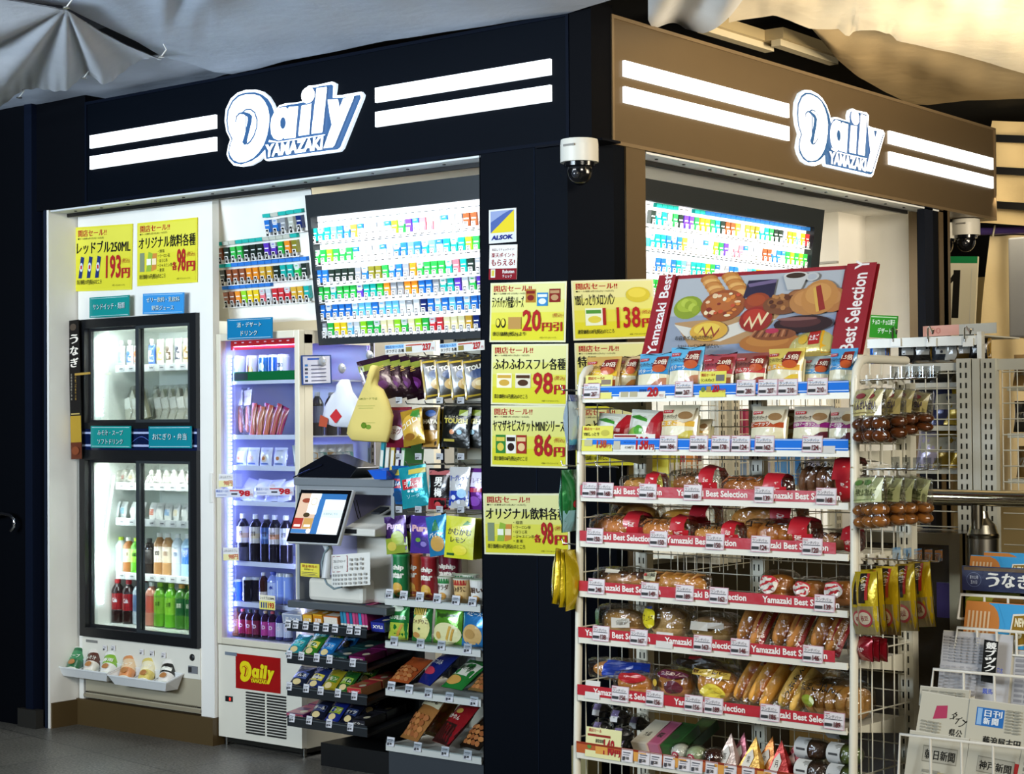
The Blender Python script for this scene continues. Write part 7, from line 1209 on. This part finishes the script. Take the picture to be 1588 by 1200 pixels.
dome_cam('white and black dome camera under the right end of the bronze sign, front', (.10, 3.52, 2.560), .075); dome_cam('darker dome camera right behind the front one under the bronze sign', (-.02, 3.50, 2.545), .075)
MB_ = MB(); MB_.box((-.07, -.02, 2.556), (.25, .10, 2.564), '#0a0d14', 'navy')
structure(MB_.build('trim_9'))
tag(MB().tube([oy(-.07, *q) for q in ((-12, 800), (4, 796), (16, 799), (22, 806), (22, 816), (17, 823))], .010, '#c9ccd0', 'chrome', 8).build('chrome_handle'), 'curved chrome handle at the dark left edge beside the shop', 'handle')
# rear hall walls
structure(MB().box((-3.0, 6.6, 0), (6, 6.7, 2.5), '#c4ae7c', 'matte').box((-3.0, 6.6, 2.5), (6, 6.7, 4), '#0a0a0b', 'matte').build('wall_rear'))
structure(MB().box((-7, 8, 0), (9, 8.1, 3.4), '#060709', 'matte').box((-6, .3, 0), (-3.19, .36, 3.4), '#05070c', 'navy').build('wall_far'))
structure(MB().box((6.5, -1, 0), (6.6, 8, 3.4), '#14120e', 'matte').build('wall_right_far'))
t = thing('partition', 'cream partition crossed by dark horizontal bars, behind the right end of the bronze sign', 'partition', (.3, 5, 2.5))
fn, wv, hv = pfr(NY, 5.0, (1520, 188), (1640, 192), (1520, 345)); q0 = Vector((.3, 5, 2.5))
f_ = lambda x, y, z=0: fn(x, y, z)-q0
m = MB(); m.grid(lambda u, v: f_(u*wv, v*hv, .02*math.sin(9*u+5*v)*math.sin(6*v)), 14, 12, '#d8c090', 'cloth'); m.build('panel', t)
for k, y in enumerate((.14, .44, .72)): MB().box((0, hv*y+.02*k, .05), (wv, hv*y+.045+.02*k, .08), '#0c0b0a', 'satin', fr=f_).build('bar', t)
fn, wv, hv = pfr(NY, 5.2, (1512, 366), (1640, 366), (1512, 760))
t = thing('curtain', 'cream dust curtain hung on a purple rail at the right edge', 'curtain', fn(0, 0)); q1 = fn(0, 0)
MB().grid(lambda u, v: fn(u*wv, v*hv, .025*math.sin(u*16+v*3)*(1-.3*v)+.03*math.sin(5*u-7*v))-q1, 40, 24, '#e8d4a8', 'cloth').build('cloth', t)
MB().tube([fn(-.2, hv+.02, .03)-q1, fn(wv, hv+.04, .03)-q1], .025, '#4a3a78', 'gloss', 10).build('rail', t)
for u in (.1, .55): MB().tube([fn(wv*u, hv-.01, .06)-q1, fn(wv*u+.01, hv+.03, .07)-q1, fn(wv*u, hv+.06, .04)-q1], .006, '#c8c0a8', 'satin', 5).build('ring', t)
sheet('hall_sign', 'white board with a green stripe and a bold black figure one behind the dome camera', 'sign', NY, 5.1, (1466, 398), (1512, 398), (1466, 530), [('r', 0, .92, 1, 1, '#157a44'), ('r', .22, .28, .45, .84, '#14120f'), ('p', [(.08, .72), (.3, .84), (.3, .74), (.08, .66)], '#14120f'), ('r', .5, .0, 1, .18, '#0c1a16'), ('r', .82, .2, .84, .86, '#c8c8c0')], '#d8d2bc', th=.02)
x_ = oy(4.0, 1563, 400); y_ = oy(4.0, 1640, 520)
tag(MB().tube([(x_.x+.4, 4.15, 2.0), (x_.x+.4, 4.15, 3.4)], .02, '#3a3a3a').box((x_.x, 4.0, oy(4.0, 1600, 522).z), (x_.x+.8, 4.3, oy(4.0, 1600, 366).z), '#8c8e90', 'satin').build('grey_cabinet', bevel=.01), 'plain grey box hung at the right edge before the curtain', 'cabinet')
# counter front below the right window, shelf unit with goods showing through the rack
structure(MB().box((.08, .36, 0), (.12, 2.83, .93), '#211a0d', 'satin').box((.121, .36, .0), (.125, .82, .50), '#a08c58', 'satin').box((.121, 1.55, .0), (.125, 2.2, .55), '#8a7444', 'satin').box((.0, .36, .93), (.16, 2.83, .95), '#b8b09a', 'satin').build('counter_front'))
bpy.data.objects['counter_front'].name = 'wall_counter'
tag(MB().box((.09, -.03, 0), (.165, .06, .275), '#8a8058', 'matte').build('corner_guard'), 'short tan box standing at the foot of the dark pillar beside the rack', 'box')
sh = thing('shelf_unit', 'white slotted shelf unit standing between the window counter and the bread rack', 'shelf unit', (.5, .8, 0)); os_ = lambda m, n: m.build(n, sh, loc=(-.5, -.8, 0))
for y in (.60, .70, 1.55):
    m = MB(); m.box((.34, y-.03, .93), (.38, y+.03, 1.66), WM, 'white_metal')
    m.box((.13, y-.015, .93), (.34, y+.015, .95), WM, 'white_metal')
    for k in range(21):
        for dy in (-.010, .010): m.box((.379, y+dy-.0025, .96+k*.032), (.3808, y+dy+.0025, .978+k*.032), '#17160f', 'matte')
    os_(m, 'upright')
m = MB()
for i in range(22): m.tube([(.36, .30+i*.06, .9), (.36, .30+i*.06, 1.62)], .002, WM, 'white_metal', 4, False)
for i in range(13): m.tube([(.362, .30, .92+i*.058), (.362, 1.58, .92+i*.058)], .002, WM, 'white_metal', 4, False)
os_(m, 'grid'); 
m = MB()
for z in (1.215, .98): m.box((.16, .3, z-.012), (.34, 1.58, z), WM, 'white_metal')
os_(m, 'shelf')
for i, (px, c) in enumerate(((1028, '#c8b83a'), (1037, '#a8a840'), (1046, '#b0303a'), (1055, '#d88a2a'), (1064, '#c87a2a'), (1073, '#5a1a1a'), (1148, '#8aa0c0'), (1160, '#6a2a4a'), (1185, '#b8bcd0'), (1215, '#3a8ad0'), (1232, '#5aa0e0'), (1262, '#a8a8c8'), (1290, '#b8c8e8'))):
    y = ox(.25, px, 720).y; m = MB(); m.box((-.04, -.022, 0), (.04, .022, .17), c, 'pack'); m.box((.04, -.015, .05), (.0405, .015, .12), '#d8d4c8', 'pack'); tag(put(m.build('snack_packet'), (.25, y, 1.216)), f'small upright packet seen through the rack grid, {ORD[i]} from left', 'packet', 'packets behind the bread rack')
for i in range(6):
    y = .86+i*.12; m = MB(); m.box((-.03, -.04, 0), (.03, .04, .13), ['#7a1a2a', '#a83a5a', '#c8c8d8', '#5a3a6a', '#8a2a3a', '#b0b4c8'][i], 'pack'); tag(put(m.build('snack_packet'), (.25, y, 1.216+.20)), f'packet on the upper level behind the second bread shelf, {ORD[i]} from left', 'packet', 'upper packets behind the bread rack')
m = MB(); m.box((.16, .80, 1.405), (.34, 1.58, 1.415), WM, 'white_metal'); os_(m, 'shelf')
# dark steel trolley behind the egg bags, steel rail and bollard
K = -.35
def kx(px, y=K, py=800): return oy(y, px, py).x
def kz(py, px=1500, y=K): return oy(y, px, py).z
t = thing('steel_cabinet', 'dark cabinet with a brushed steel frame under the rail right of the rack', 'cabinet', (kx(1450), K+.2, 0)); q_ = Vector(t.location)
m = MB(); x0, x1, z1 = kx(1300), kx(1492), kz(826, 1450); m.box((x0, K, .10), (x1, K+.18, z1), '#241c10', 'gloss'); m.build('body', t, loc=-q_)
m = MB(); m.box((x0, K-.02, z1-.035), (x1, K+.02, z1), '#8a7f66', 'metal'); m.box((x1-.035, K-.02, .1), (x1, K+.02, z1-.035), '#8a7f66', 'metal'); m.build('frame', t, loc=-q_)
m = MB(); m.box((kx(1452), K-.004, kz(960)), (kx(1488), K-.002, kz(905)), '#3a2f66', 'gloss'); m.build('purple_panel', t, loc=-q_)
t = thing('steel_handrail', 'polished steel handrail running right from behind the egg bags', 'handrail', (kx(1510, K-.15), K-.15, 0)); q_ = Vector(t.location)
m = MB(); z_ = oy(K-.15, 1510, 772).z; m.tube([(kx(1335, K-.15), K-.15, z_), (kx(1700, K-.15), K-.15, z_)], .024, '#b0a890', 'chrome', 14); m.build('rail', t, loc=-q_)
m = MB(); m.tube([(kx(1515, K-.15), K-.15, z_-.02), (kx(1515, K-.15), K-.15, z_-.09)], .018, '#8a8474', 'metal', 10); m.build('bracket', t, loc=-q_)
p = Vector((kx(1524, K-.12), K-.12, 0)); zt = oy(K-.12, 1524, 803).z
tag(put(MB().lathe([(.045, 0, '#a8a294'), (.045, zt-.06, '#a8a294'), (.047, zt-.058, '#5a5648'), (.047, zt-.05, '#5a5648'), (.044, zt-.045, '#c0baa8'), (.036, zt-.02, '#c0baa8'), (.018, zt, '#c0baa8'), (.014, zt+.02, '#8a8474')], n=24, mat='metal').build('steel_post'), p), 'short polished steel post with a domed top under the handrail', 'post')
# second white rack
G = -.12
gx = lambda px, py=650: oy(G, px, py).x
gz = lambda py, px=1500: oy(G, px, py).z
t = thing('wire_shelf_rack', 'second white slotted rack with dark packets behind the hanging eggs', 'rack', (gx(1510), G, 0)); q_ = Vector(t.location); ow = lambda m, n: m.build(n, t, loc=-q_)
for px in (1499, 1518, 1537):
    m = MB(); x = gx(px); z1 = gz(556, px); w2 = .024 if px != 1518 else .012; m.box((x-w2, G-.02, 0), (x+w2, G+.01, z1), '#c2c1b2', 'white_metal')
    if px != 1518:
        for k in range(48):
            for dx in (-.009, .009): m.box((x+dx-.0025, G-.0212, z1-.03-k*.032), (x+dx+.0025, G-.020, z1-.013-k*.032), '#1c1b14', 'matte')
    ow(m, 'upright')
m = MB(); xa, xb = gx(1402), gx(1490)
m.box((xa, G-.006, gz(574)), (xb, G+.004, gz(562)), '#c2c1b2', 'white_metal')
for i in range(6): x = xa+(xb-xa)*i/5; m.tube([(x, G-.004, gz(758)), (x, G-.004, gz(570))], .0022, '#cfcdbc', 'white_metal', 4, False)
for i in range(12): m.tube([(xa, G-.006, gz(578)-i*.049), (xb, G-.006, gz(578)-i*.049)], .0022, '#cfcdbc', 'white_metal', 4, False)
ow(m, 'grid_panel')
m = MB(); xa2, xb2 = gx(1556), gx(1650); m.box((gx(1545), G-.006, gz(575)), (xb2, G+.004, gz(558)), '#c2c1b2', 'white_metal')
for i in range(9): x = xa2+(xb2-xa2)*i/8; m.tube([(x, G-.004, gz(758)), (x, G-.004, gz(570))], .002, '#cfcdbc', 'white_metal', 4, False)
for i in range(12): m.tube([(xa2, G-.006, gz(578)-i*.049), (xb2, G-.006, gz(578)-i*.049)], .002, '#cfcdbc', 'white_metal', 4, False)
ow(m, 'grid_panel')
for py in (600, 672, 742): m = MB(); m.box((gx(1556), G+.03, gz(py)-.014), (gx(1650), G+.25, gz(py)), '#b8b6a4', 'white_metal'); ow(m, 'shelf')
for py in (592, 660, 728): m = MB(); m.box((gx(1400), G+.03, gz(py)-.016), (gx(1492), G+.25, gz(py)), '#b8b6a4', 'white_metal'); ow(m, 'shelf')
G2 = G+.15; g2x = lambda px: oy(G2, px, 530).x; g2z = lambda py: oy(G2, 1440, py).z
m = MB(); m.box((g2x(1345), G2, g2z(537)), (g2x(1524), G2+.015, g2z(523)), '#cfcec2', 'white_metal'); m.box((g2x(1516), G2-.005, g2z(560)), (g2x(1523), G2+.02, g2z(517)), '#cfcec2', 'white_metal'); m.box((g2x(1345), G2+.015, g2z(524)), (g2x(1524), G2+.30, g2z(522)), '#cfcec2', 'white_metal'); ow(m, 'top_shelf')
for i, px in enumerate((1388, 1443, 1500)):
    m = MB(); a = oy(G2-.01, px, 530); m.box((a.x-.018, G2-.006, a.z-.015), (a.x+.018, G2-.001, a.z+.012), '#d4d3c8', 'white_metal'); m.tube([(a.x-.01, G2-.008, a.z), (a.x-.01, G2-.008, a.z+.045), (a.x, G2-.015, a.z+.05), (a.x+.06, G2-.12, a.z+.022), (a.x+.065, G2-.125, a.z+.035)], .003, '#b8b8b4', 'chrome', 6); ow(m, 'price_hook')
for i, (px, c) in enumerate(((1352, '#1f5fb8'), (1397, '#1c1a18'), (1420, '#22201c'), (1450, '#2a3038'), (1470, '#c0c0b8'), (1486, '#4a3818'), (1508, '#1f1c18'))):
    pouch('snack_packet', f'dark foil packet hanging under the second rack top shelf, {ORD[i]} from left', 'packet', (g2x(px), G2+.06, g2z(561)), (0, 0, 12), .075, .075, .03, c, [('r', .2, .35, .8, .75, '#8a8a84'), ('r', .85, 0, 1, 1, '#8a6a22')], 'dark foil packets on the second rack', mat='foil')
for i, (px, py, c) in enumerate(((1418, 592, '#1c1a14'), (1450, 592, '#2a2a28'), (1478, 592, '#3a3018'), (1470, 660, '#b89a2a'), (1448, 660, '#3a3f66'), (1478, 728, '#c8a01a'), (1452, 728, '#9a7a1a'), (1425, 728, '#c0b8d0'))):
    pouch('snack_packet', f'packet behind the second rack grid, {ORD[i]} in reading order', 'packet', (gx(px), G+.09, gz(py)+.003), (-16, 0, 6), .11, .15 if py > 600 else .075, .05, c, [('r', .15, .3, .85, .65, '#a8a490')], 'packets behind the second rack grid', mat='foil')
for i, (px, py, c) in enumerate(((1566, 600, '#8a6a3a'), (1582, 600, '#c0b8a0'), (1566, 672, '#1c1a18'), (1582, 672, '#2a261c'), (1570, 742, '#6a5024'))):
    pouch('snack_packet', f'packet on the far right shelves, {ORD[i]} in reading order', 'packet', (gx(px), G+.10, gz(py)+.003), (-10, 0, 6), .06, .10, .04, c, [('r', .15, .3, .85, .6, '#8a8474')], 'packets on the far right shelves', mat='pack')
sheet('category_sign', 'green plate for chocolates and sweets standing right of the bread banner', 'sign', NY, G2+.0, (1351, 488), (1393, 490), (1349, 523), [('r', 0, 0, 1, 1, '#2f8a1f'), ('r', .03, .9, .97, .94, '#bfe0b0'), ('t', 'チョロ・チョロ菓子', .08, .58, .24, '#e4f0dc', {'w': .84, 'b': .04}), ('t', 'デザート', .3, .2, .24, '#e4f0dc', {'w': .5, 'b': .04})], '#2f8a1f', mat='paper', th=.003)
sheet('price_strip', 'faded pink and grey clear strip lying along the second rack top', 'price strip', NY, G2+.10, (1432, 506), (1546, 500), (1432, 522), [('r', 0, 0, .5, 1, '#c8988c'), ('t', '100', .05, .2, .6, '#b87a70', {'w': .2}), ('r', .5, 0, 1, 1, '#a8a8a0'), ('r', .6, .3, .7, .6, '#8a8a84')], '#b8b4a8', th=.001)
# ---------------------------------------------------------------- newspaper rack at the bottom right
NPL = -1.12
nx = lambda px, y=NPL: oy(y, px, 1050).x
nz_ = lambda py, y=NPL: oy(y, 1500, py).z
t = thing('newspaper_rack', 'white wire newspaper rack at the bottom right', 'rack', (nx(1520), NPL, 0)); q_ = Vector(t.location); on_ = lambda m, n: m.build(n, t, loc=-q_)
WW = '#d8d6cc'
def wire(py0, py1, px0, px1, y, n):
    m = MB(); a, b = oy(y, px0, py0), oy(y, px1, py1-(0)); x0, x1, z1, z0 = nx(px0, y), nx(px1, y), nz_(py0, y), nz_(py1, y)
    m.tube([(x0-.01, y, z0), (x0, y, z1), (x1, y, z1), (x1, y, z0)], .0042, WW, 'white_metal', 6); m.tube([(x0-.01, y, z0), (x1, y, z0)], .0035, WW, 'white_metal', 5)
    for i in range(1, n): x = x0+(x1-x0)*i/n; m.tube([(x, y, z0), (x, y, z1)], .0035, WW, 'white_metal', 5)
    m.tube([(x0, y, z0), (x0, y+.12, z0)], .0035, WW, 'white_metal', 5); m.tube([(x1, y, z0), (x1, y+.12, z0)], .0035, WW, 'white_metal', 5); on_(m, 'wire_holder')
wire(922, 960, 1492, 1640, NPL+.06, 4); wire(974, 1010, 1486, 1640, NPL+.0, 5); wire(1042, 1090, 1448, 1640, NPL-.06, 4); wire(1150, 1260, 1395, 1640, NPL-.24, 5)
m = MB()
for x in (nx(1500), nx(1650)): m.tube([(x, NPL+.20, .0), (x, NPL+.20, 1.05)], .010, WW, 'white_metal', 8)
m.box((nx(1400), NPL-.25, .02), (nx(1650), NPL+.20, .04), WW, 'white_metal'); on_(m, 'frame')
m = MB(); a = oy(NPL+.09, 1494, 896); fb = frame((nx(1494, NPL+.09), NPL+.09, nz_(915, NPL+.09)), (1, 0, .0), (0, 0, 1), (0, -1, 0)); wb = nx(1640, NPL+.09)-nx(1494, NPL+.09); hb = nz_(877, NPL+.09)-nz_(915, NPL+.09)
m.box((0, 0, -.004), (wb, hb, 0), '#101838', 'pack', fr=fb)
m.draw([('r', 0, 0, 1, 1, '#141c44'), ('r', .02, .82, .98, .96, '#5a4424'), ('e', .13, .45, .08, .30, '#5a6284'), ('e', .13, .45, .075, .28, '#141c44'), ('t', '夏の土用', .085, .48, .14, '#c0c4d0', {'w': .09}), ('t', '丑の日', .095, .28, .14, '#c0c4d0', {'w': .07})]+[('t', c, .26+.17*i, .18, .56, '#e0dfd8', {'w': .13, 'b': .07}) for i, c in enumerate('うなぎ')], fb, wb, hb, 'pack'); tag(m.build('eel_banner'), 'navy paper banner with white brush lettering across the newspaper rack', 'banner')
def paper(name, label, px0, px1, py0, py1, y, back, spec, th=.02, lean=-14, rz=0, ry=0, cat='newspaper', edge='#c8c5b8', folds=3, g=None):
    x0, x1 = nx(px0, y), nx(px1, y); z1, z0 = nz_(py0, y), nz_(py1, y); w_, h = x1-x0, (z1-z0)/math.cos(R(lean))
    m = MB()
    for i in range(folds): m.box((-.004*i*(i % 2), .001+th/folds*i, .004*((i*7) % 3)-.002), (w_+.003*((i*5) % 3), th/folds*(i+1), h-.005*((i*3) % 4)+.002), edge, 'paper')
    m.draw([('r', 0, 0, 1, 1, back)]+spec, lambda x, yy, q: Vector((x, -q+.001, yy)), w_, h, 'paper'); o = m.build(name); put(o, (x0, y, z0), (lean, ry, rz)); return tag(o, label, cat, g)
rn = random.Random(3)
def cols(x0, y0, x1, y1, n, c='#8a8a86', r=9):
    return [('r', x0+(x1-x0)*i/n, y0+(y1-y0)*j/r, x0+(x1-x0)*(i+.82)/n-rn.random()*.02, y0+(y1-y0)*(j+.55)/r, c) for i in range(n) for j in range(r)]
mag = [('r', 0, 0, .35, 1, '#c07a3a'), ('e', .33, .5, .2, .48, '#c07a3a'), ('p', [(.5, 0), (1, 0), (1, 1), (.48, 1), (.62, .5)], '#3f9ad0')]+[('r', .05+.06*i, .3, .08+.06*i, .8, '#d8b890') for i in range(6)]+[('p', [(.68, .02), (.95, .1), (.98, .82), (.72, .78)], '#ddd8c8'), ('p', [(.7, .05), (.93, .13), (.96, .78), (.74, .74)], '#8a6a1c'), ('t', 'NEW', .76, .5, .2, '#e0d8b8', {'w': .18, 'b': .05}), ('t', 'P', .8, .14, .26, '#e0d8b8', {'w': .08, 'b': .05})]
paper('magazine', 'orange and blue magazine standing behind the navy eel banner', 1502, 1600, 862, 905, NPL+.14, '#3f9ad0', mag, cat='magazine', edge='#4a9ac8', rz=-6)
paper('magazine', 'second orange and blue magazine peeking above the first at the back', 1524, 1640, 856, 900, NPL+.19, '#3f9ad0', mag, cat='magazine', edge='#4a9ac8')
paper('magazine', 'orange and blue magazine with gold lettering in the middle wire holder', 1492, 1600, 934, 1000, NPL+.03, '#3f9ad0', mag+[('r', .0, .0, .6, .3, '#3a8ac8'), ('t', 'M', .42, .02, .2, '#b82a2a', {'b': .05})], cat='magazine', edge='#c87a3a', rz=-4)
paper('magazine', 'dark spined magazines leaning at the right behind the middle holder', 1562, 1640, 918, 950, NPL+.10, '#14201c', cols(.05, .1, .95, .9, 1, '#8a9a94', 6), cat='magazine', edge='#2a3a34', lean=-30)
paper('magazine', 'olive and yellow magazine under the navy eel banner', 1497, 1580, 914, 945, NPL+.10, '#5a5a1a', [('e', .4, .4, .4, .4, '#8a8a2a'), ('e', .8, .5, .3, .3, '#6a4a1a')], cat='magazine', edge='#6a6a2a')
NP = '#b4b4b6'
paper('newspaper', 'wide grey racing newspaper with a black title block in the upper holder', 1453, 1562, 984, 1085, NPL-.035, NP, cols(.03, .55, .6, .95, 6, '#9a9a9e')+cols(.03, .05, .3, .5, 3, '#98989c')+cols(.34, .05, .62, .5, 3, '#98989c')+[('p', [(.66, .28), (.86, .26), (.86, .88), (.66, .90)], '#10110f')]+[('t', c, .69, .76-.11*i, .10, '#e8e8e4', {'w': .14, 'b': .05}) for i, c in enumerate('競ブック')]+[('t', '日本', .88, .4, .1, '#2a4ab0', {'w': .08}), ('t', '競馬', .7, .1, .08, '#2a4ab0', {'w': .14, 'b': .05})], th=.03, folds=4)
paper('newspaper', 'folded newspapers half cut off at the right edge of the upper holder', 1566, 1640, 1006, 1090, NPL-.03, '#a8a8aa', cols(.05, .1, .95, .9, 4, '#88888c'), th=.05, folds=5)
FP = '#b9b6a6'
paper('newspaper', 'folded newspaper with a crimson block, left in the middle tier', 1416, 1492, 1082, 1162, NPL-.13, FP, [('p', [(.3, .52), (.58, .58), (.56, .82), (.34, .78)], '#a83a5a'), ('t', 'タイプ', .62, .58, .2, '#14140f', {'w': .32, 'b': .05, 'rot': -30}), ('t', '県公', .66, .25, .15, '#1c1c18', {'w': .26, 'b': .05})]+cols(.08, .1, .5, .5, 3, '#8f8d80', 7), th=.05, folds=4, ry=4)
paper('newspaper', 'folded newspaper with a blue title block, right in the middle tier', 1494, 1584, 1086, 1158, NPL-.13, FP, [('r', .14, .48, .62, .86, '#2a6ab0'), ('r', .16, .5, .24, .84, '#8ab0d8'), ('t', '新', .27, .52, .14, '#d8e0e8', {'b': .05}), ('t', '聞', .42, .52, .14, '#d8e0e8', {'b': .05}), ('t', '日刊', .28, .68, .14, '#d8e0e8', {'w': .3, 'b': .05}), ('t', '藤浪屋古田', .3, .1, .18, '#1a1a18', {'w': .64, 'b': .06})]+cols(.66, .4, .95, .9, 2, '#8f8d80', 8), th=.05, folds=4, ry=2)
paper('newspaper', 'folded grey newspaper lying behind the crimson block one', 1424, 1500, 1072, 1100, NPL-.08, '#aeab9c', cols(.05, .4, .95, .9, 5, '#8a887c', 4), th=.03)
paper('newspaper', 'folded newspaper with an upright framed title, bottom left of the rack', 1394, 1486, 1148, 1262, NPL-.22, FP, [('r', .26, .62, .84, .84, '#8a887a'), ('r', .27, .635, .83, .825, '#a9a698'), ('t', '朝日新聞', .3, .66, .13, '#1c1c18', {'w': .5, 'b': .05})]+cols(.3, .1, .6, .55, 2, '#8f8d80', 7)+[('r', .56, .3, .86, .5, '#a89a72')], th=.06, folds=5, ry=2)
paper('newspaper', 'folded newspaper with a framed title, second from left at the bottom of the rack', 1484, 1566, 1152, 1262, NPL-.22, FP, [('r', .2, .6, .9, .82, '#8a887a'), ('r', .21, .615, .89, .805, '#a9a698'), ('t', '神戸新聞', .24, .64, .12, '#1c1c18', {'w': .6, 'b': .05}), ('r', .9, .66, 1, .8, '#a82a2a')]+cols(.1, .05, .9, .55, 4, '#8f8d80', 8), th=.06, folds=5, ry=4)
paper('newspaper', 'folded newspaper cut off at the bottom right corner of the picture', 1562, 1640, 1158, 1262, NPL-.22, FP, cols(.1, .1, .9, .9, 3, '#77756a', 9), th=.06, folds=5, ry=6)
